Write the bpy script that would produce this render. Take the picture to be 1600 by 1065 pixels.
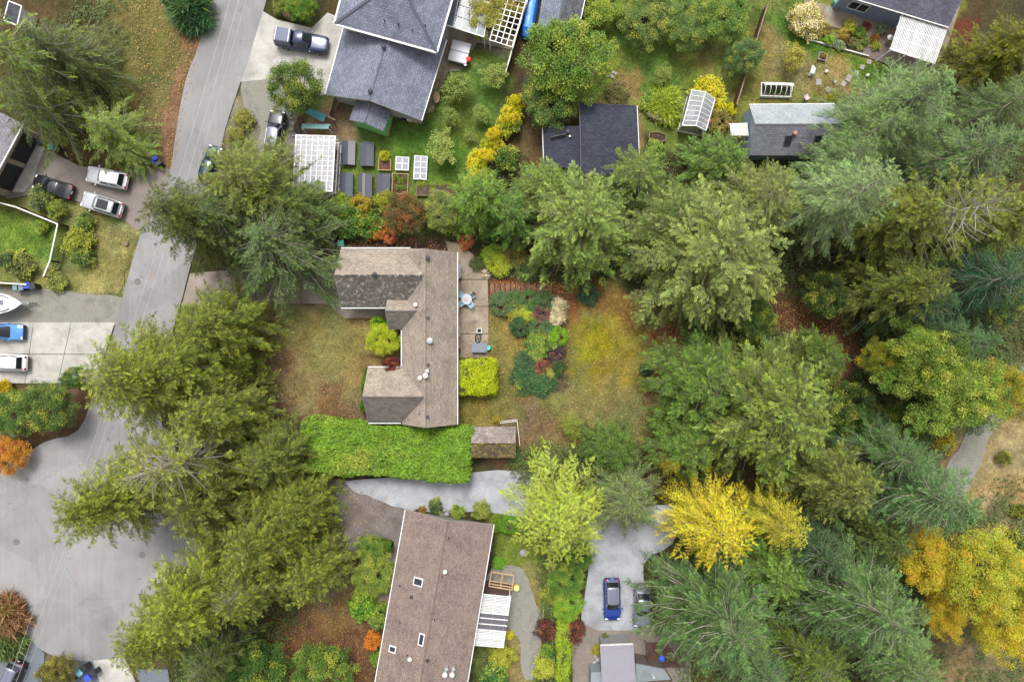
import bpy, bmesh, math, random
import numpy as np
from mathutils import Vector, Matrix

# ------------------------------------------------------------------ camera, sky, sun, exposure
SC = bpy.context.scene
for o in list(bpy.data.objects): bpy.data.objects.remove(o)
COL = SC.collection
GS = 0.07            # metres per photo pixel on the ground
CH = 68.4            # camera height (m)
cam_d = bpy.data.cameras.new('camera'); cam = bpy.data.objects.new('camera', cam_d); COL.objects.link(cam)
cam.location = (0, 0, CH); cam.rotation_euler = (0, 0, 0)
cam_d.sensor_width = 36; cam_d.lens = 36 * CH / (1600 * GS); cam_d.clip_end = 1500; cam_d.clip_start = 0.5
SC.camera = cam
SUN_EL, SUN_AZ = math.radians(60), math.radians(-10)     # azimuth from +Y (image up), clockwise positive
w = bpy.data.worlds.new('World'); SC.world = w; w.use_nodes = True
nt = w.node_tree; nt.nodes.clear()
sky = nt.nodes.new('ShaderNodeTexSky'); sky.sky_type = 'NISHITA'; sky.sun_disc = False
sky.sun_elevation = SUN_EL; sky.sun_rotation = SUN_AZ; sky.dust_density = 4; sky.air_density = 1.0
hs = nt.nodes.new('ShaderNodeHueSaturation'); hs.inputs['Saturation'].default_value = 0.14
bg = nt.nodes.new('ShaderNodeBackground'); bg.inputs['Strength'].default_value = 0.15
wo = nt.nodes.new('ShaderNodeOutputWorld')
nt.links.new(sky.outputs[0], hs.inputs['Color']); nt.links.new(hs.outputs[0], bg.inputs[0]); nt.links.new(bg.outputs[0], wo.inputs[0])
sl = bpy.data.lights.new('sun', 'SUN'); sl.energy = 1.5; sl.angle = math.radians(18); sl.color = (1, 0.97, 0.93)
so = bpy.data.objects.new('sun', sl); COL.objects.link(so)
dv = Vector((math.sin(SUN_AZ) * math.cos(SUN_EL), math.cos(SUN_AZ) * math.cos(SUN_EL), math.sin(SUN_EL)))
so.rotation_euler = dv.to_track_quat('Z', 'Y').to_euler(); so.location = (0, 0, 60)
vs = SC.view_settings; vs.view_transform = 'Standard'; vs.look = 'None'; vs.gamma = 1; vs.use_curve_mapping = False
vs.exposure = 0.85

# ------------------------------------------------------------------ helpers
RND = random.Random(7)
def P(px, py, z=0.0):
    k = GS * (CH - z) / CH
    return Vector(((px - 800) * k, (532.5 - py) * k, z))
def lin(c, k=1.0):
    r = []
    for v in c:
        v = v / 255.0
        r.append((v / 12.92 if v <= 0.04045 else ((v + 0.055) / 1.055) ** 2.4) * k)
    return tuple(r)

MATS = {}
def newmat(name):
    m = bpy.data.materials.new(name); m.use_nodes = True
    n = m.node_tree; b = n.nodes['Principled BSDF']
    return m, n, b
def N(n, t, **kw):
    x = n.nodes.new('ShaderNode' + t)
    for k, v in kw.items():
        if k in x.inputs: x.inputs[k].default_value = v
        else: setattr(x, k, v)
    return x
def ramp(n, fac, stops):
    r = n.nodes.new('ShaderNodeValToRGB')
    e = r.color_ramp.elements
    while len(e) < len(stops): e.new(0.5)
    for el, (p, c) in zip(e, stops):
        el.position = p; el.color = (*c, 1) if len(c) == 3 else c
    n.links.new(fac, r.inputs[0]); return r
def mixc(n, fac, a, b, mode='MIX'):
    m = n.nodes.new('ShaderNodeMix'); m.data_type = 'RGBA'; m.blend_type = mode
    for s, v in ((0, fac), (6, a), (7, b)):
        if hasattr(v, 'is_linked') or hasattr(v, 'links'): n.links.new(v, m.inputs[s])
        else: m.inputs[s].default_value = v if s == 0 else (*v[:3], 1)
    return m.outputs[2]
def paint(name, col, rough=0.5, metal=0.0, spec=0.5, var=0.12, scale=3.0, coat=0.0):
    """plain surface with slight grime variation"""
    if name in MATS: return MATS[name]
    m, n, b = newmat(name)
    tc = N(n, 'TexCoord'); g = N(n, 'NewGeometry')
    no = N(n, 'TexNoise', Scale=scale, Detail=5.0, Roughness=0.65); n.links.new(g.outputs['Position'], no.inputs['Vector'])
    lo = tuple(c * (1 - var) for c in col); hi = tuple(min(1, c * (1 + var)) for c in col)
    r = ramp(n, no.outputs[0], [(0.3, lo), (0.7, hi)])
    n.links.new(r.outputs[0], b.inputs['Base Color'])
    b.inputs['Roughness'].default_value = rough; b.inputs['Metallic'].default_value = metal
    b.inputs['Specular IOR Level'].default_value = spec; b.inputs['Coat Weight'].default_value = coat
    MATS[name] = m; return m
def mottled(name, cols, scale=0.4, fine=9.0, rough=0.9, bump=0.3, fineamt=0.35, speck=None, cracks=None, bdist=0.03):
    """ground-like material: large blotches x fine grain (world space)"""
    if name in MATS: return MATS[name]
    m, n, b = newmat(name); g = N(n, 'NewGeometry')
    a = N(n, 'TexNoise', Scale=scale, Detail=6.0, Roughness=0.6, Distortion=0.4); n.links.new(g.outputs['Position'], a.inputs['Vector'])
    k = len(cols); st = [(0.3 + 0.4 * i / max(1, k - 1), c) for i, c in enumerate(cols)]
    r = ramp(n, a.outputs[0], st)
    f = N(n, 'TexNoise', Scale=fine, Detail=4.0, Roughness=0.75); n.links.new(g.outputs['Position'], f.inputs['Vector'])
    fr = ramp(n, f.outputs[0], [(0.25, (1 - fineamt,) * 3), (0.75, (1 + fineamt,) * 3)])
    c = mixc(n, 1.0, r.outputs[0], fr.outputs[0], 'MULTIPLY')
    if speck:
        v = N(n, 'TexVoronoi', Scale=speck[1]); n.links.new(g.outputs['Position'], v.inputs['Vector'])
        sr = ramp(n, v.outputs['Distance'], [(speck[2], (1, 1, 1)), (speck[2] + 0.08, (0, 0, 0))])
        c = mixc(n, sr.outputs[0], c, speck[0])
    if cracks:
        v = N(n, 'TexVoronoi', Scale=cracks[1], feature='DISTANCE_TO_EDGE')
        d = N(n, 'TexNoise', Scale=1.2, Detail=4.0); n.links.new(g.outputs['Position'], d.inputs['Vector'])
        ad = n.nodes.new('ShaderNodeVectorMath'); ad.operation = 'ADD'
        n.links.new(g.outputs['Position'], ad.inputs[0]); n.links.new(d.outputs['Color'], ad.inputs[1]); n.links.new(ad.outputs[0], v.inputs['Vector'])
        sr = ramp(n, v.outputs['Distance'], [(0.0, (cracks[2],) * 3), (cracks[3], (0, 0, 0))])
        c = mixc(n, sr.outputs[0], c, cracks[0])
    n.links.new(c, b.inputs['Base Color'])
    b.inputs['Roughness'].default_value = rough; b.inputs['Specular IOR Level'].default_value = 0.25
    if bump:
        bp = N(n, 'Bump', Strength=bump, Distance=bdist); n.links.new(f.outputs[0], bp.inputs['Height']); n.links.new(bp.outputs[0], b.inputs['Normal'])
    MATS[name] = m; return m
def shingle(name, base, lichen=None, course=0.26, var=0.25, mort=0.55):
    """roof shingles: courses from the UV map (metres), blotches and stains"""
    if name in MATS: return MATS[name]
    m, n, b = newmat(name)
    uv = N(n, 'UVMap'); br = N(n, 'TexBrick', Scale=1.0)
    br.inputs['Brick Width'].default_value = course * 1.7; br.inputs['Row Height'].default_value = course
    br.inputs['Mortar Size'].default_value = 0.022; br.inputs['Mortar Smooth'].default_value = 0.4
    br.inputs['Color1'].default_value = (*[c * (1 - var) for c in base], 1); br.inputs['Color2'].default_value = (*[c * (1 + var) for c in base], 1)
    br.inputs['Mortar'].default_value = (*[c * mort for c in base], 1)
    n.links.new(uv.outputs[0], br.inputs['Vector'])
    g = N(n, 'NewGeometry')
    a = N(n, 'TexNoise', Scale=0.55, Detail=7.0, Roughness=0.68); n.links.new(g.outputs['Position'], a.inputs['Vector'])
    r = ramp(n, a.outputs[0], [(0.28, (0.72, 0.72, 0.74)), (0.5, (1, 1, 1)), (0.75, (1.2, 1.18, 1.14))])
    c = mixc(n, 1.0, br.outputs[0], r.outputs[0], 'MULTIPLY')
    f = N(n, 'TexNoise', Scale=6.5, Detail=4.0, Roughness=0.85); n.links.new(g.outputs['Position'], f.inputs['Vector'])
    fr = ramp(n, f.outputs[0], [(0.3, (0.55,) * 3), (0.7, (1.42,) * 3)])
    c = mixc(n, 1.0, c, fr.outputs[0], 'MULTIPLY')
    if lichen:
        v = N(n, 'TexNoise', Scale=2.6, Detail=5.0, Roughness=0.7); n.links.new(g.outputs['Position'], v.inputs['Vector'])
        sr = ramp(n, v.outputs[0], [(lichen[1], (0, 0, 0)), (lichen[1] + 0.1, (1, 1, 1))])
        c = mixc(n, sr.outputs[0], c, lichen[0])
    n.links.new(c, b.inputs['Base Color']); b.inputs['Roughness'].default_value = 0.92; b.inputs['Specular IOR Level'].default_value = 0.2
    bp = N(n, 'Bump', Strength=0.5, Distance=0.02); n.links.new(br.outputs['Fac'], bp.inputs['Height']); bp.invert = True; n.links.new(bp.outputs[0], b.inputs['Normal'])
    MATS[name] = m; return m
def leafmat(name, accent, amount=0.25, soft=0.25, trans=0.14, vmin=0.55, vmax=1.45, rel=False):
    """foliage: object colour x per-leaf variation, part of the sprays turned to the accent colour"""
    if name in MATS: return MATS[name]
    m = bpy.data.materials.new(name); m.use_nodes = True; n = m.node_tree; n.nodes.clear()
    oi = N(n, 'ObjectInfo'); at = N(n, 'Attribute', attribute_name='leaf'); sp = N(n, 'SeparateColor')
    n.links.new(at.outputs['Color'], sp.inputs[0])
    mr = N(n, 'MapRange'); mr.inputs['To Min'].default_value = vmin; mr.inputs['To Max'].default_value = vmax; n.links.new(sp.outputs[0], mr.inputs['Value'])
    ac = ramp(n, sp.outputs[1], [(max(0.0, 1 - amount - soft), (0, 0, 0)), (min(1.0, 1 - amount + 0.02), (1, 1, 1))])
    if rel: accent = mixc(n, 1.0, oi.outputs['Color'], accent, 'MULTIPLY')
    c = mixc(n, ac.outputs[0], oi.outputs['Color'], accent)
    h = N(n, 'HueSaturation'); n.links.new(c, h.inputs['Color']); n.links.new(mr.outputs[0], h.inputs['Value'])
    hm = N(n, 'MapRange'); hm.inputs['To Min'].default_value = 0.485; hm.inputs['To Max'].default_value = 0.515
    n.links.new(sp.outputs[2], hm.inputs['Value']); n.links.new(hm.outputs[0], h.inputs['Hue'])
    d = N(n, 'BsdfPrincipled'); d.inputs['Roughness'].default_value = 0.55; d.inputs['Specular IOR Level'].default_value = 0.3
    t = N(n, 'BsdfTranslucent'); mx = N(n, 'MixShader'); mx.inputs[0].default_value = trans; o = N(n, 'OutputMaterial')
    n.links.new(h.outputs[0], d.inputs['Base Color']); n.links.new(h.outputs[0], t.inputs[0])
    n.links.new(d.outputs[0], mx.inputs[1]); n.links.new(t.outputs[0], mx.inputs[2]); n.links.new(mx.outputs[0], o.inputs[0])
    MATS[name] = m; return m
def glass(name, col, alpha=0.5, rough=0.08):
    if name in MATS: return MATS[name]
    m, n, b = newmat(name)
    b.inputs['Base Color'].default_value = (*col, 1); b.inputs['Roughness'].default_value = rough; b.inputs['Alpha'].default_value = alpha
    b.inputs['Specular IOR Level'].default_value = 0.6
    MATS[name] = m; return m

# --- objects
WM = {}
def setp(o, label=None, cat=None, group=None, kind=None):
    if label: o['label'] = label
    if cat: o['category'] = cat
    if group: o['group'] = group
    if kind: o['kind'] = kind
    return o
def thing(name, label, cat, loc=(0, 0, 0), rz=0.0, group=None):
    o = bpy.data.objects.new(name, None); COL.objects.link(o); o.empty_display_size = 0.3
    o.location = loc; o.rotation_euler = (0, 0, rz); setp(o, label, cat, group)
    WM[o.name] = Matrix.Translation(Vector(loc)) @ Matrix.Rotation(rz, 4, 'Z')
    return o
class MB:
    def __init__(s): s.v = []; s.f = []; s.uv = {}
    def add(s, vs, fs):
        k = len(s.v); s.v += [Vector(v) for v in vs]; s.f += [[i + k for i in f] for f in fs]; return s
    def box(s, c, size, rz=0.0, rot=None):
        hx, hy, hz = size[0] / 2, size[1] / 2, size[2] / 2
        M = Matrix.Translation(Vector(c)) @ (rot if rot else Matrix.Rotation(rz, 4, 'Z'))
        vs = [M @ Vector((x, y, z)) for z in (-hz, hz) for x, y in ((-hx, -hy), (hx, -hy), (hx, hy), (-hx, hy))]
        return s.add(vs, [(3, 2, 1, 0), (4, 5, 6, 7), (0, 1, 5, 4), (1, 2, 6, 5), (2, 3, 7, 6), (3, 0, 4, 7)])
    def bar(s, a, b, wd, ht=None):
        """beam from a to b"""
        a = Vector(a); b = Vector(b); d = b - a; L = d.length
        ht = ht or wd
        rot = d.to_track_quat('X', 'Z').to_matrix().to_4x4()
        return s.box((a + b) / 2, (L, wd, ht), rot=rot)
    def prism(s, poly, z0, z1):
        n = len(poly); vs = [(p[0], p[1], z0) for p in poly] + [(p[0], p[1], z1) for p in poly]
        ar = sum(poly[i][0] * poly[(i + 1) % n][1] - poly[(i + 1) % n][0] * poly[i][1] for i in range(n))
        fs = [list(range(n))[::-1], list(range(n, 2 * n))] + [(i, (i + 1) % n, (i + 1) % n + n, i + n) for i in range(n)]
        if ar < 0: fs = [list(f)[::-1] for f in fs]
        return s.add(vs, fs)
    def slab(s, top, th):
        """thick sheet under a polygon of 3-D points (top face given)"""
        n = len(top); t = [Vector(p) for p in top]; nr = (t[1] - t[0]).cross(t[2] - t[0]).normalized()
        if nr.z < 0: t = t[::-1]; nr = -nr
        vs = t + [p - nr * th for p in t]
        return s.add(vs, [list(range(n)), list(range(n, 2 * n))[::-1]] + [((i + 1) % n, i, i + n, (i + 1) % n + n) for i in range(n)])
    def tube(s, pts, rad, seg=6, cap=True):
        pts = [Vector(p) for p in pts]; k = len(pts)
        if not isinstance(rad, (list, tuple)): rad = [rad] * k
        vs = []; fs = []
        for i, p in enumerate(pts):
            d = (pts[min(i + 1, k - 1)] - pts[max(i - 1, 0)]).normalized()
            u = d.cross(Vector((0, 0, 1)) if abs(d.z) < 0.95 else Vector((1, 0, 0))).normalized(); w2 = d.cross(u)
            for j in range(seg):
                a = 2 * math.pi * j / seg; vs.append(p + (u * math.cos(a) + w2 * math.sin(a)) * rad[i])
        for i in range(k - 1):
            for j in range(seg):
                fs.append((i * seg + j, i * seg + (j + 1) % seg, (i + 1) * seg + (j + 1) % seg, (i + 1) * seg + j))
        if cap: fs += [list(range(seg)), list(range((k - 1) * seg, k * seg))[::-1]]
        return s.add(vs, fs)
    def cyl(s, c, r, h, seg=16, r2=None):
        c = Vector(c); return s.tube([c, c + Vector((0, 0, h))], [r, r if r2 is None else r2], seg)
    def lathe(s, c, prof, seg=16):
        c = Vector(c); vs = []; fs = []; k = len(prof)
        for r, z in prof:
            for j in range(seg):
                a = 2 * math.pi * j / seg; vs.append(c + Vector((r * math.cos(a), r * math.sin(a), z)))
        for i in range(k - 1):
            for j in range(seg): fs.append((i * seg + j, i * seg + (j + 1) % seg, (i + 1) * seg + (j + 1) % seg, (i + 1) * seg + j))
        fs += [list(range(seg))[::-1], list(range((k - 1) * seg, k * seg))]
        return s.add(vs, fs)
    def loft(s, rings, cap=True):
        n = len(rings[0]); k = len(rings); vs = [v for r in rings for v in r]; fs = []
        for i in range(k - 1):
            for j in range(n): fs.append((i * n + j, i * n + (j + 1) % n, (i + 1) * n + (j + 1) % n, (i + 1) * n + j))
        if cap: fs += [list(range(n))[::-1], list(range((k - 1) * n, k * n))]
        return s.add(vs, fs)
    def build(s, name, mat, parent=None, world=True, smooth=False, uvaxis=None, bevel=0.0, kind=None):
        me = bpy.data.meshes.new(name); vs = s.v
        if parent is not None and world:
            inv = WM[parent.name].inverted(); vs = [inv @ v for v in vs]
        me.from_pydata([tuple(v) for v in vs], [], s.f)
        if uvaxis is not None:
            uvl = me.uv_layers.new(name='UVMap'); o0, u, vv = uvaxis
            for lp in me.loops:
                q = s.v[lp.vertex_index] - o0; uvl.data[lp.index].uv = (q.dot(u), q.dot(vv))
        bm = bmesh.new(); bm.from_mesh(me); bmesh.ops.recalc_face_normals(bm, faces=bm.faces)
        if bevel: bmesh.ops.bevel(bm, geom=list(bm.edges), offset=bevel, segments=2, affect='EDGES', clamp_overlap=True)
        bm.to_mesh(me); bm.free()
        if smooth:
            me.polygons.foreach_set('use_smooth', [True] * len(me.polygons)); me.set_sharp_from_angle(angle=math.radians(40))
        me.materials.append(mat if not isinstance(mat, str) else MATS[mat])
        o = bpy.data.objects.new(name, me); COL.objects.link(o)
        if parent is not None: o.parent = parent; WM[o.name] = WM[parent.name]
        else: WM[o.name] = Matrix.Identity(4)
        if kind: o['kind'] = kind
        return o
def single(name, mb, mat, label, cat, group=None, base=None, **kw):
    """a thing that is one mesh, origin at its base"""
    xs = [v.x for v in mb.v]; ys = [v.y for v in mb.v]; z0 = min(v.z for v in mb.v)
    b = Vector(((min(xs) + max(xs)) / 2, (min(ys) + max(ys)) / 2, z0)) if base is None else Vector(base)
    mb.v = [v - b for v in mb.v]
    o = mb.build(name, mat, None, **kw); o.location = b; WM[o.name] = Matrix.Translation(b)
    return setp(o, label, cat, group)
_unit = {}
def piece(name, mat, parent, a, b, wd, ht, world=True):
    """a beam child that shares one unit-cube mesh per name/material"""
    key = (name, mat.name)
    if key not in _unit:
        o = MB().box((0, 0, 0), (1, 1, 1)).build(name, mat); me = o.data; bpy.data.objects.remove(o); _unit[key] = me
    a = Vector(a); b = Vector(b); d = b - a
    M = Matrix.Translation((a + b) / 2) @ d.to_track_quat('X', 'Z').to_matrix().to_4x4() @ Matrix.Diagonal((d.length, wd, ht, 1))
    o = bpy.data.objects.new(name, _unit[key]); COL.objects.link(o); o.parent = parent
    o.matrix_local = (WM[parent.name].inverted() @ M) if world else M
    return o

# --- numpy noise
def vnoise(x, y, scale, seed):
    rs = np.random.RandomState(seed); T = rs.rand(128, 128)
    u = x / scale + 512; v = y / scale + 512; i = np.floor(u).astype(int); j = np.floor(v).astype(int)
    f = u - i; g = v - j; f = f * f * (3 - 2 * f); g = g * g * (3 - 2 * g)
    a = T[i % 128, j % 128]; b = T[(i + 1) % 128, j % 128]; c = T[i % 128, (j + 1) % 128]; d = T[(i + 1) % 128, (j + 1) % 128]
    return (a * (1 - f) + b * f) * (1 - g) + (c * (1 - f) + d * f) * g
def fbm(x, y, scale, seed, octv=4):
    t = 0; a = 1; s = 0
    for k in range(octv): t = t + a * vnoise(x, y, scale / 2 ** k, seed + k); s += a; a *= 0.55
    return t / s
def sdf(poly, x, y):
    """signed distance, negative inside"""
    d = np.full(x.shape, 1e9); ins = np.zeros(x.shape, bool); n = len(poly)
    for i in range(n):
        ax, ay = poly[i]; bx, by = poly[(i + 1) % n]; ex, ey = bx - ax, by - ay
        wx, wy = x - ax, y - ay; t = np.clip((wx * ex + wy * ey) / (ex * ex + ey * ey + 1e-9), 0, 1)
        d = np.minimum(d, (wx - ex * t) ** 2 + (wy - ey * t) ** 2)
        cr = ((ay > y) != (by > y)) & (x < (bx - ax) * (y - ay) / (by - ay + 1e-12) + ax); ins ^= cr
    d = np.sqrt(d); return np.where(ins, -d, d)
def W2(poly): return [tuple(P(*p)[:2]) for p in poly]
# ------------------------------------------------------------------ ground colour field (albedo of soil, turf, litter)
KG = 0.62
ZONES = [  # polygon in photo pixels, colour as seen (sRGB), softness m, opacity, noise
 # forest floor / brown verges
 ([(150,-60),(330,-60),(318,60),(262,300),(200,270),(150,150)], (120,112,68), 3.0, .9, .8),
 ([(318,0),(314,58),(289,127),(262,265),(240,262),(268,130),(290,40)], (150,112,84), 1.2, .95, .7),
 ([(180,0),(280,-10),(270,110),(230,190),(190,120)], (108,110,58), 3.5, .7, .9),
 ([(-40,300),(215,330),(215,470),(-40,470)], (132,136,82), 2.0, .9, .7),
 ([(-40,310),(100,345),(90,400),(-40,420)], (108,138,54), 2.5, .95, .6),
 ([(130,330),(215,365),(190,465),(130,460)], (158,152,100), 1.6, .8, .8),
 ([(-40,690),(60,680),(140,650),(160,600),(-40,600)], (120,96,74), 1.5, .9, .5),
 # front lawn of the tan house
 ([(285,475),(515,474),(545,497),(605,500),(630,560),(600,665),(470,668),(420,610),(300,500)], (146,128,86), 1.2, .95, .6),
 ([(450,478),(530,490),(585,520),(560,570),(520,600),(470,560),(430,500)], (140,136,80), 2.5, .75, .8),
 ([(395,500),(450,560),(460,640),(600,668),(430,668),(380,560)], (122,90,66), 2.5, .85, .8),
 ([(500,600),(580,640),(580,668),(480,668)], (126,92,70), 2.0, .7, .8),
 # back lawn
 ([(714,545),(765,470),(880,470),(960,440),(1060,500),(1090,600),(1000,700),(860,720),(714,680)], (136,128,70), 1.6, .95, .7),
 ([(765,470),(815,475),(810,560),(770,600),(720,640),(720,555)], (132,120,66), 1.5, .8, .7),
 ([(885,500),(960,470),(1010,520),(1000,575),(950,600),(890,580)], (150,136,44), 4.0, .85, .8),
 ([(905,515),(965,505),(985,545),(945,570),(910,560)], (152,150,28), 3.2, .75, .9),
 ([(880,455),(990,460),(1040,520),(990,510),(940,480),(890,500)], (156,108,60), 2.2, .75, .9),
 ([(765,442),(890,440),(905,490),(880,490),(865,462),(765,462)], (138,88,58), .9, .9, .6),
 ([(1000,600),(1040,560),(1050,660),(1000,660)], (138,90,66), 1.5, .85, .8),
 ([(1010,520),(1060,500),(1080,560),(1040,580)], (130,80,56), 1.4, .9, .6),
 ([(800,625),(880,640),(920,700),(800,720),(770,650)], (138,108,84), 3.0, .8, .9),
 ([(860,600),(960,585),(1000,640),(960,670),(890,640)], (140,130,80), 3.0, .8, .9),
 ([(930,630),(1000,640),(980,675),(930,670)], (128,130,76), 2.0, .6, .8),
 ([(715,590),(800,610),(810,650),(720,660)], (130,122,62), 2.0, .8, .8),
 ([(772,462),(880,460),(888,505),(884,560),(880,612),(812,616),(802,585),(826,552),(822,528),(800,522),(786,498),(770,490)], (98,76,58), .7, .9, .6),
 # bark path north of the tan house
 ([(515,372),(700,370),(740,395),(720,405),(690,388),(530,390),(505,470),(490,420)], (92,70,58), .8, .95, .6),
 ([(640,330),(690,335),(700,372),(640,372)], (140,92,66), 1.0, .9, .6),
 # blue-roof yard
 ([(490,150),(640,180),(690,80),(800,60),(800,140),(740,300),(690,320),(500,315)], (108,130,60), 1.3, .95, .7),
 ([(600,210),(720,190),(760,130),(740,250),(680,300),(620,230)], (88,124,42), 2.5, .7, .9),
 ([(505,160),(555,170),(560,220),(530,240),(525,310),(500,312),(520,215),(480,200)], (146,122,94), 1.2, .95, .6),
 ([(690,20),(800,60),(790,85),(740,75),(690,110),(675,170),(660,190)], (118,112,100), .8, .85, .4),
 # gravel strips west of the blue-roof house
 ([(345,180),(380,130),(440,150),(480,200),(460,240),(400,260),(350,240)], (150,144,118), 1.5, .8, .7),
 # middle yard
 ([(930,-20),(1200,-20),(1150,170),(1020,260),(1000,170),(900,165),(940,100)], (120,134,58), 1.8, .95, .6),
 ([(960,30),(1120,60),(1100,110),(1030,140),(960,110)], (100,126,54), 2.2, .85, .8),
 ([(975,115),(1000,110),(1010,260),(990,270),(985,165),(930,165),(960,150)], (158,132,84), 1.4, .9, .7),
 ([(1070,70),(1140,60),(1130,120),(1080,130)], (150,144,84), 1.8, .85, .8),
 ([(820,190),(910,160),(850,260),(810,270)], (104,88,60), 1.2, .9, .6),
 # right yard
 ([(1170,-20),(1520,-20),(1440,140),(1400,200),(1160,200),(1150,160)], (126,130,66), 1.6, .95, .6),
 ([(1180,30),(1240,10),(1330,90),(1400,110),(1400,150),(1350,140),(1290,90),(1230,60)], (84,122,38), 1.8, .9, .7),
 ([(1195,50),(1240,70),(1330,110),(1370,170),(1300,150),(1220,130),(1180,160)], (160,140,92), 1.6, .85, .9),
 ([(1340,95),(1415,100),(1400,150),(1362,140)], (86,124,40), 1.2, .9, .5),
 ([(1480,40),(1530,30),(1530,140),(1480,130)], (110,66,50), 1.0, .9, .6),
 # red litter clearing
 ([(1195,470),(1350,470),(1345,560),(1310,610),(1260,560),(1200,520)], (106,74,56), 1.2, .95, .5),
 # dry grass right side and path shoulders
 ([(1470,640),(1640,560),(1640,900),(1560,900),(1490,800)], (168,146,102), 2.5, .95, .9),
 ([(1520,930),(1640,930),(1640,1100),(1400,1100),(1480,1000)], (146,130,96), 2.5, .9, .9),
 ([(1440,620),(1500,640),(1480,720),(1420,700)], (120,90,62), 1.8, .8, .7),
 # brown-roof house garden
 ([(770,800),(830,800),(870,860),(860,960),(830,1100),(740,1100),(770,900)], (124,136,56), 1.2, .95, .6),
 ([(775,800),(830,805),(840,835),(772,835)], (98,142,44), .8, .9, .5),
 ([(812,880),(850,890),(846,960),(825,930)], (150,134,84), 1.0, .8, .8),
 ([(790,1000),(835,1000),(825,1100),(785,1100)], (150,132,88), 1.2, .85, .8),
 ([(400,960),(560,880),(600,1000),(590,1100),(380,1100)], (114,84,62), 2.0, .95, .6),
 ([(500,905),(560,905),(575,970),(520,980),(470,960)], (134,112,72), 2.0, .8, .8),
 ([(490,755),(560,790),(550,900),(500,960),(480,900)], (132,112,98), 1.5, .95, .5),
 ([(20,940),(60,980),(110,1000),(120,1040),(60,1030),(0,1000)], (150,124,106), 1.5, .6, .8),
]
def ground_colour(x, y):
    n1 = fbm(x, y, 6, 11); n2 = fbm(x, y, 1.6, 23); n3 = fbm(x, y, .55, 31, 3)
    c = np.empty(x.shape + (3,)); b0 = np.array(lin((92, 78, 56), KG)); b1 = np.array(lin((70, 74, 42), KG))
    t = np.clip((n1 - .35) * 3, 0, 1)[..., None]; c[:] = b0 * (1 - t) + b1 * t
    for k, (poly, col, soft, op, nz) in enumerate(ZONES):
        W = W2(poly); xs = [p[0] for p in W]; ys = [p[1] for p in W]; m = soft * 2 + 1
        sel = (x > min(xs) - m) & (x < max(xs) + m) & (y > min(ys) - m) & (y < max(ys) + m)
        if not sel.any(): continue
        X = x[sel]; Y = y[sel]
        d = sdf(W, X, Y) + (fbm(X, Y, 2.2, 60 + k) - .5) * soft * 2.2 * nz * 1.4 + (n3[sel] - .5) * soft * .8
        a = np.clip(.5 - d / soft, 0, 1); a = a * a * (3 - 2 * a) * op
        c[sel] = c[sel] * (1 - a[:, None]) + np.array(lin(col, KG)) * a[:, None]
    n4 = vnoise(x, y, .28, 91); f = (.62 + .76 * n2) * (.72 + .56 * n3) * (.88 + .24 * n4)
    c *= f[..., None]
    # slight hue drift towards straw
    s = np.clip((fbm(x, y, 3.3, 77) - .5) * 1.5, -.3, .3)
    c[..., 0] *= 1 + s * .35; c[..., 2] *= 1 - s * .3
    return np.clip(c, .004, .9)
def grid_mesh(name, xs, ys, zfun, mat, keep=None, zoff=0.0):
    X, Y = np.meshgrid(xs, ys); Z = zfun(X, Y) + zoff; C = ground_colour(X, Y)
    ny, nx = X.shape; idx = np.arange(nx * ny).reshape(ny, nx)
    q = np.stack([idx[:-1, :-1], idx[:-1, 1:], idx[1:, 1:], idx[1:, :-1]], -1).reshape(-1, 4)
    V = np.stack([X, Y, Z], -1).reshape(-1, 3); C = C.reshape(-1, 3)
    if keep is not None:
        k = keep((X[:-1, :-1] + X[1:, 1:]) / 2, (Y[:-1, :-1] + Y[1:, 1:]) / 2).reshape(-1); q = q[k]
        u, inv = np.unique(q, return_inverse=True); V = V[u]; C = C[u]; q = inv.reshape(-1, 4)
    me = bpy.data.meshes.new(name); me.vertices.add(len(V)); me.vertices.foreach_set('co', V.astype(np.float32).ravel())
    me.loops.add(q.size); me.loops.foreach_set('vertex_index', q.astype(np.int32).ravel())
    me.polygons.add(len(q)); me.polygons.foreach_set('loop_start', np.arange(0, q.size, 4, dtype=np.int32))
    me.polygons.foreach_set('use_smooth', np.ones(len(q), bool)); me.update()
    at = me.color_attributes.new('soil', 'FLOAT_COLOR', 'POINT')
    at.data.foreach_set('color', np.concatenate([C, np.ones((len(C), 1))], 1).astype(np.float32).ravel())
    me.materials.append(mat); o = bpy.data.objects.new(name, me); COL.objects.link(o); return o
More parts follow.
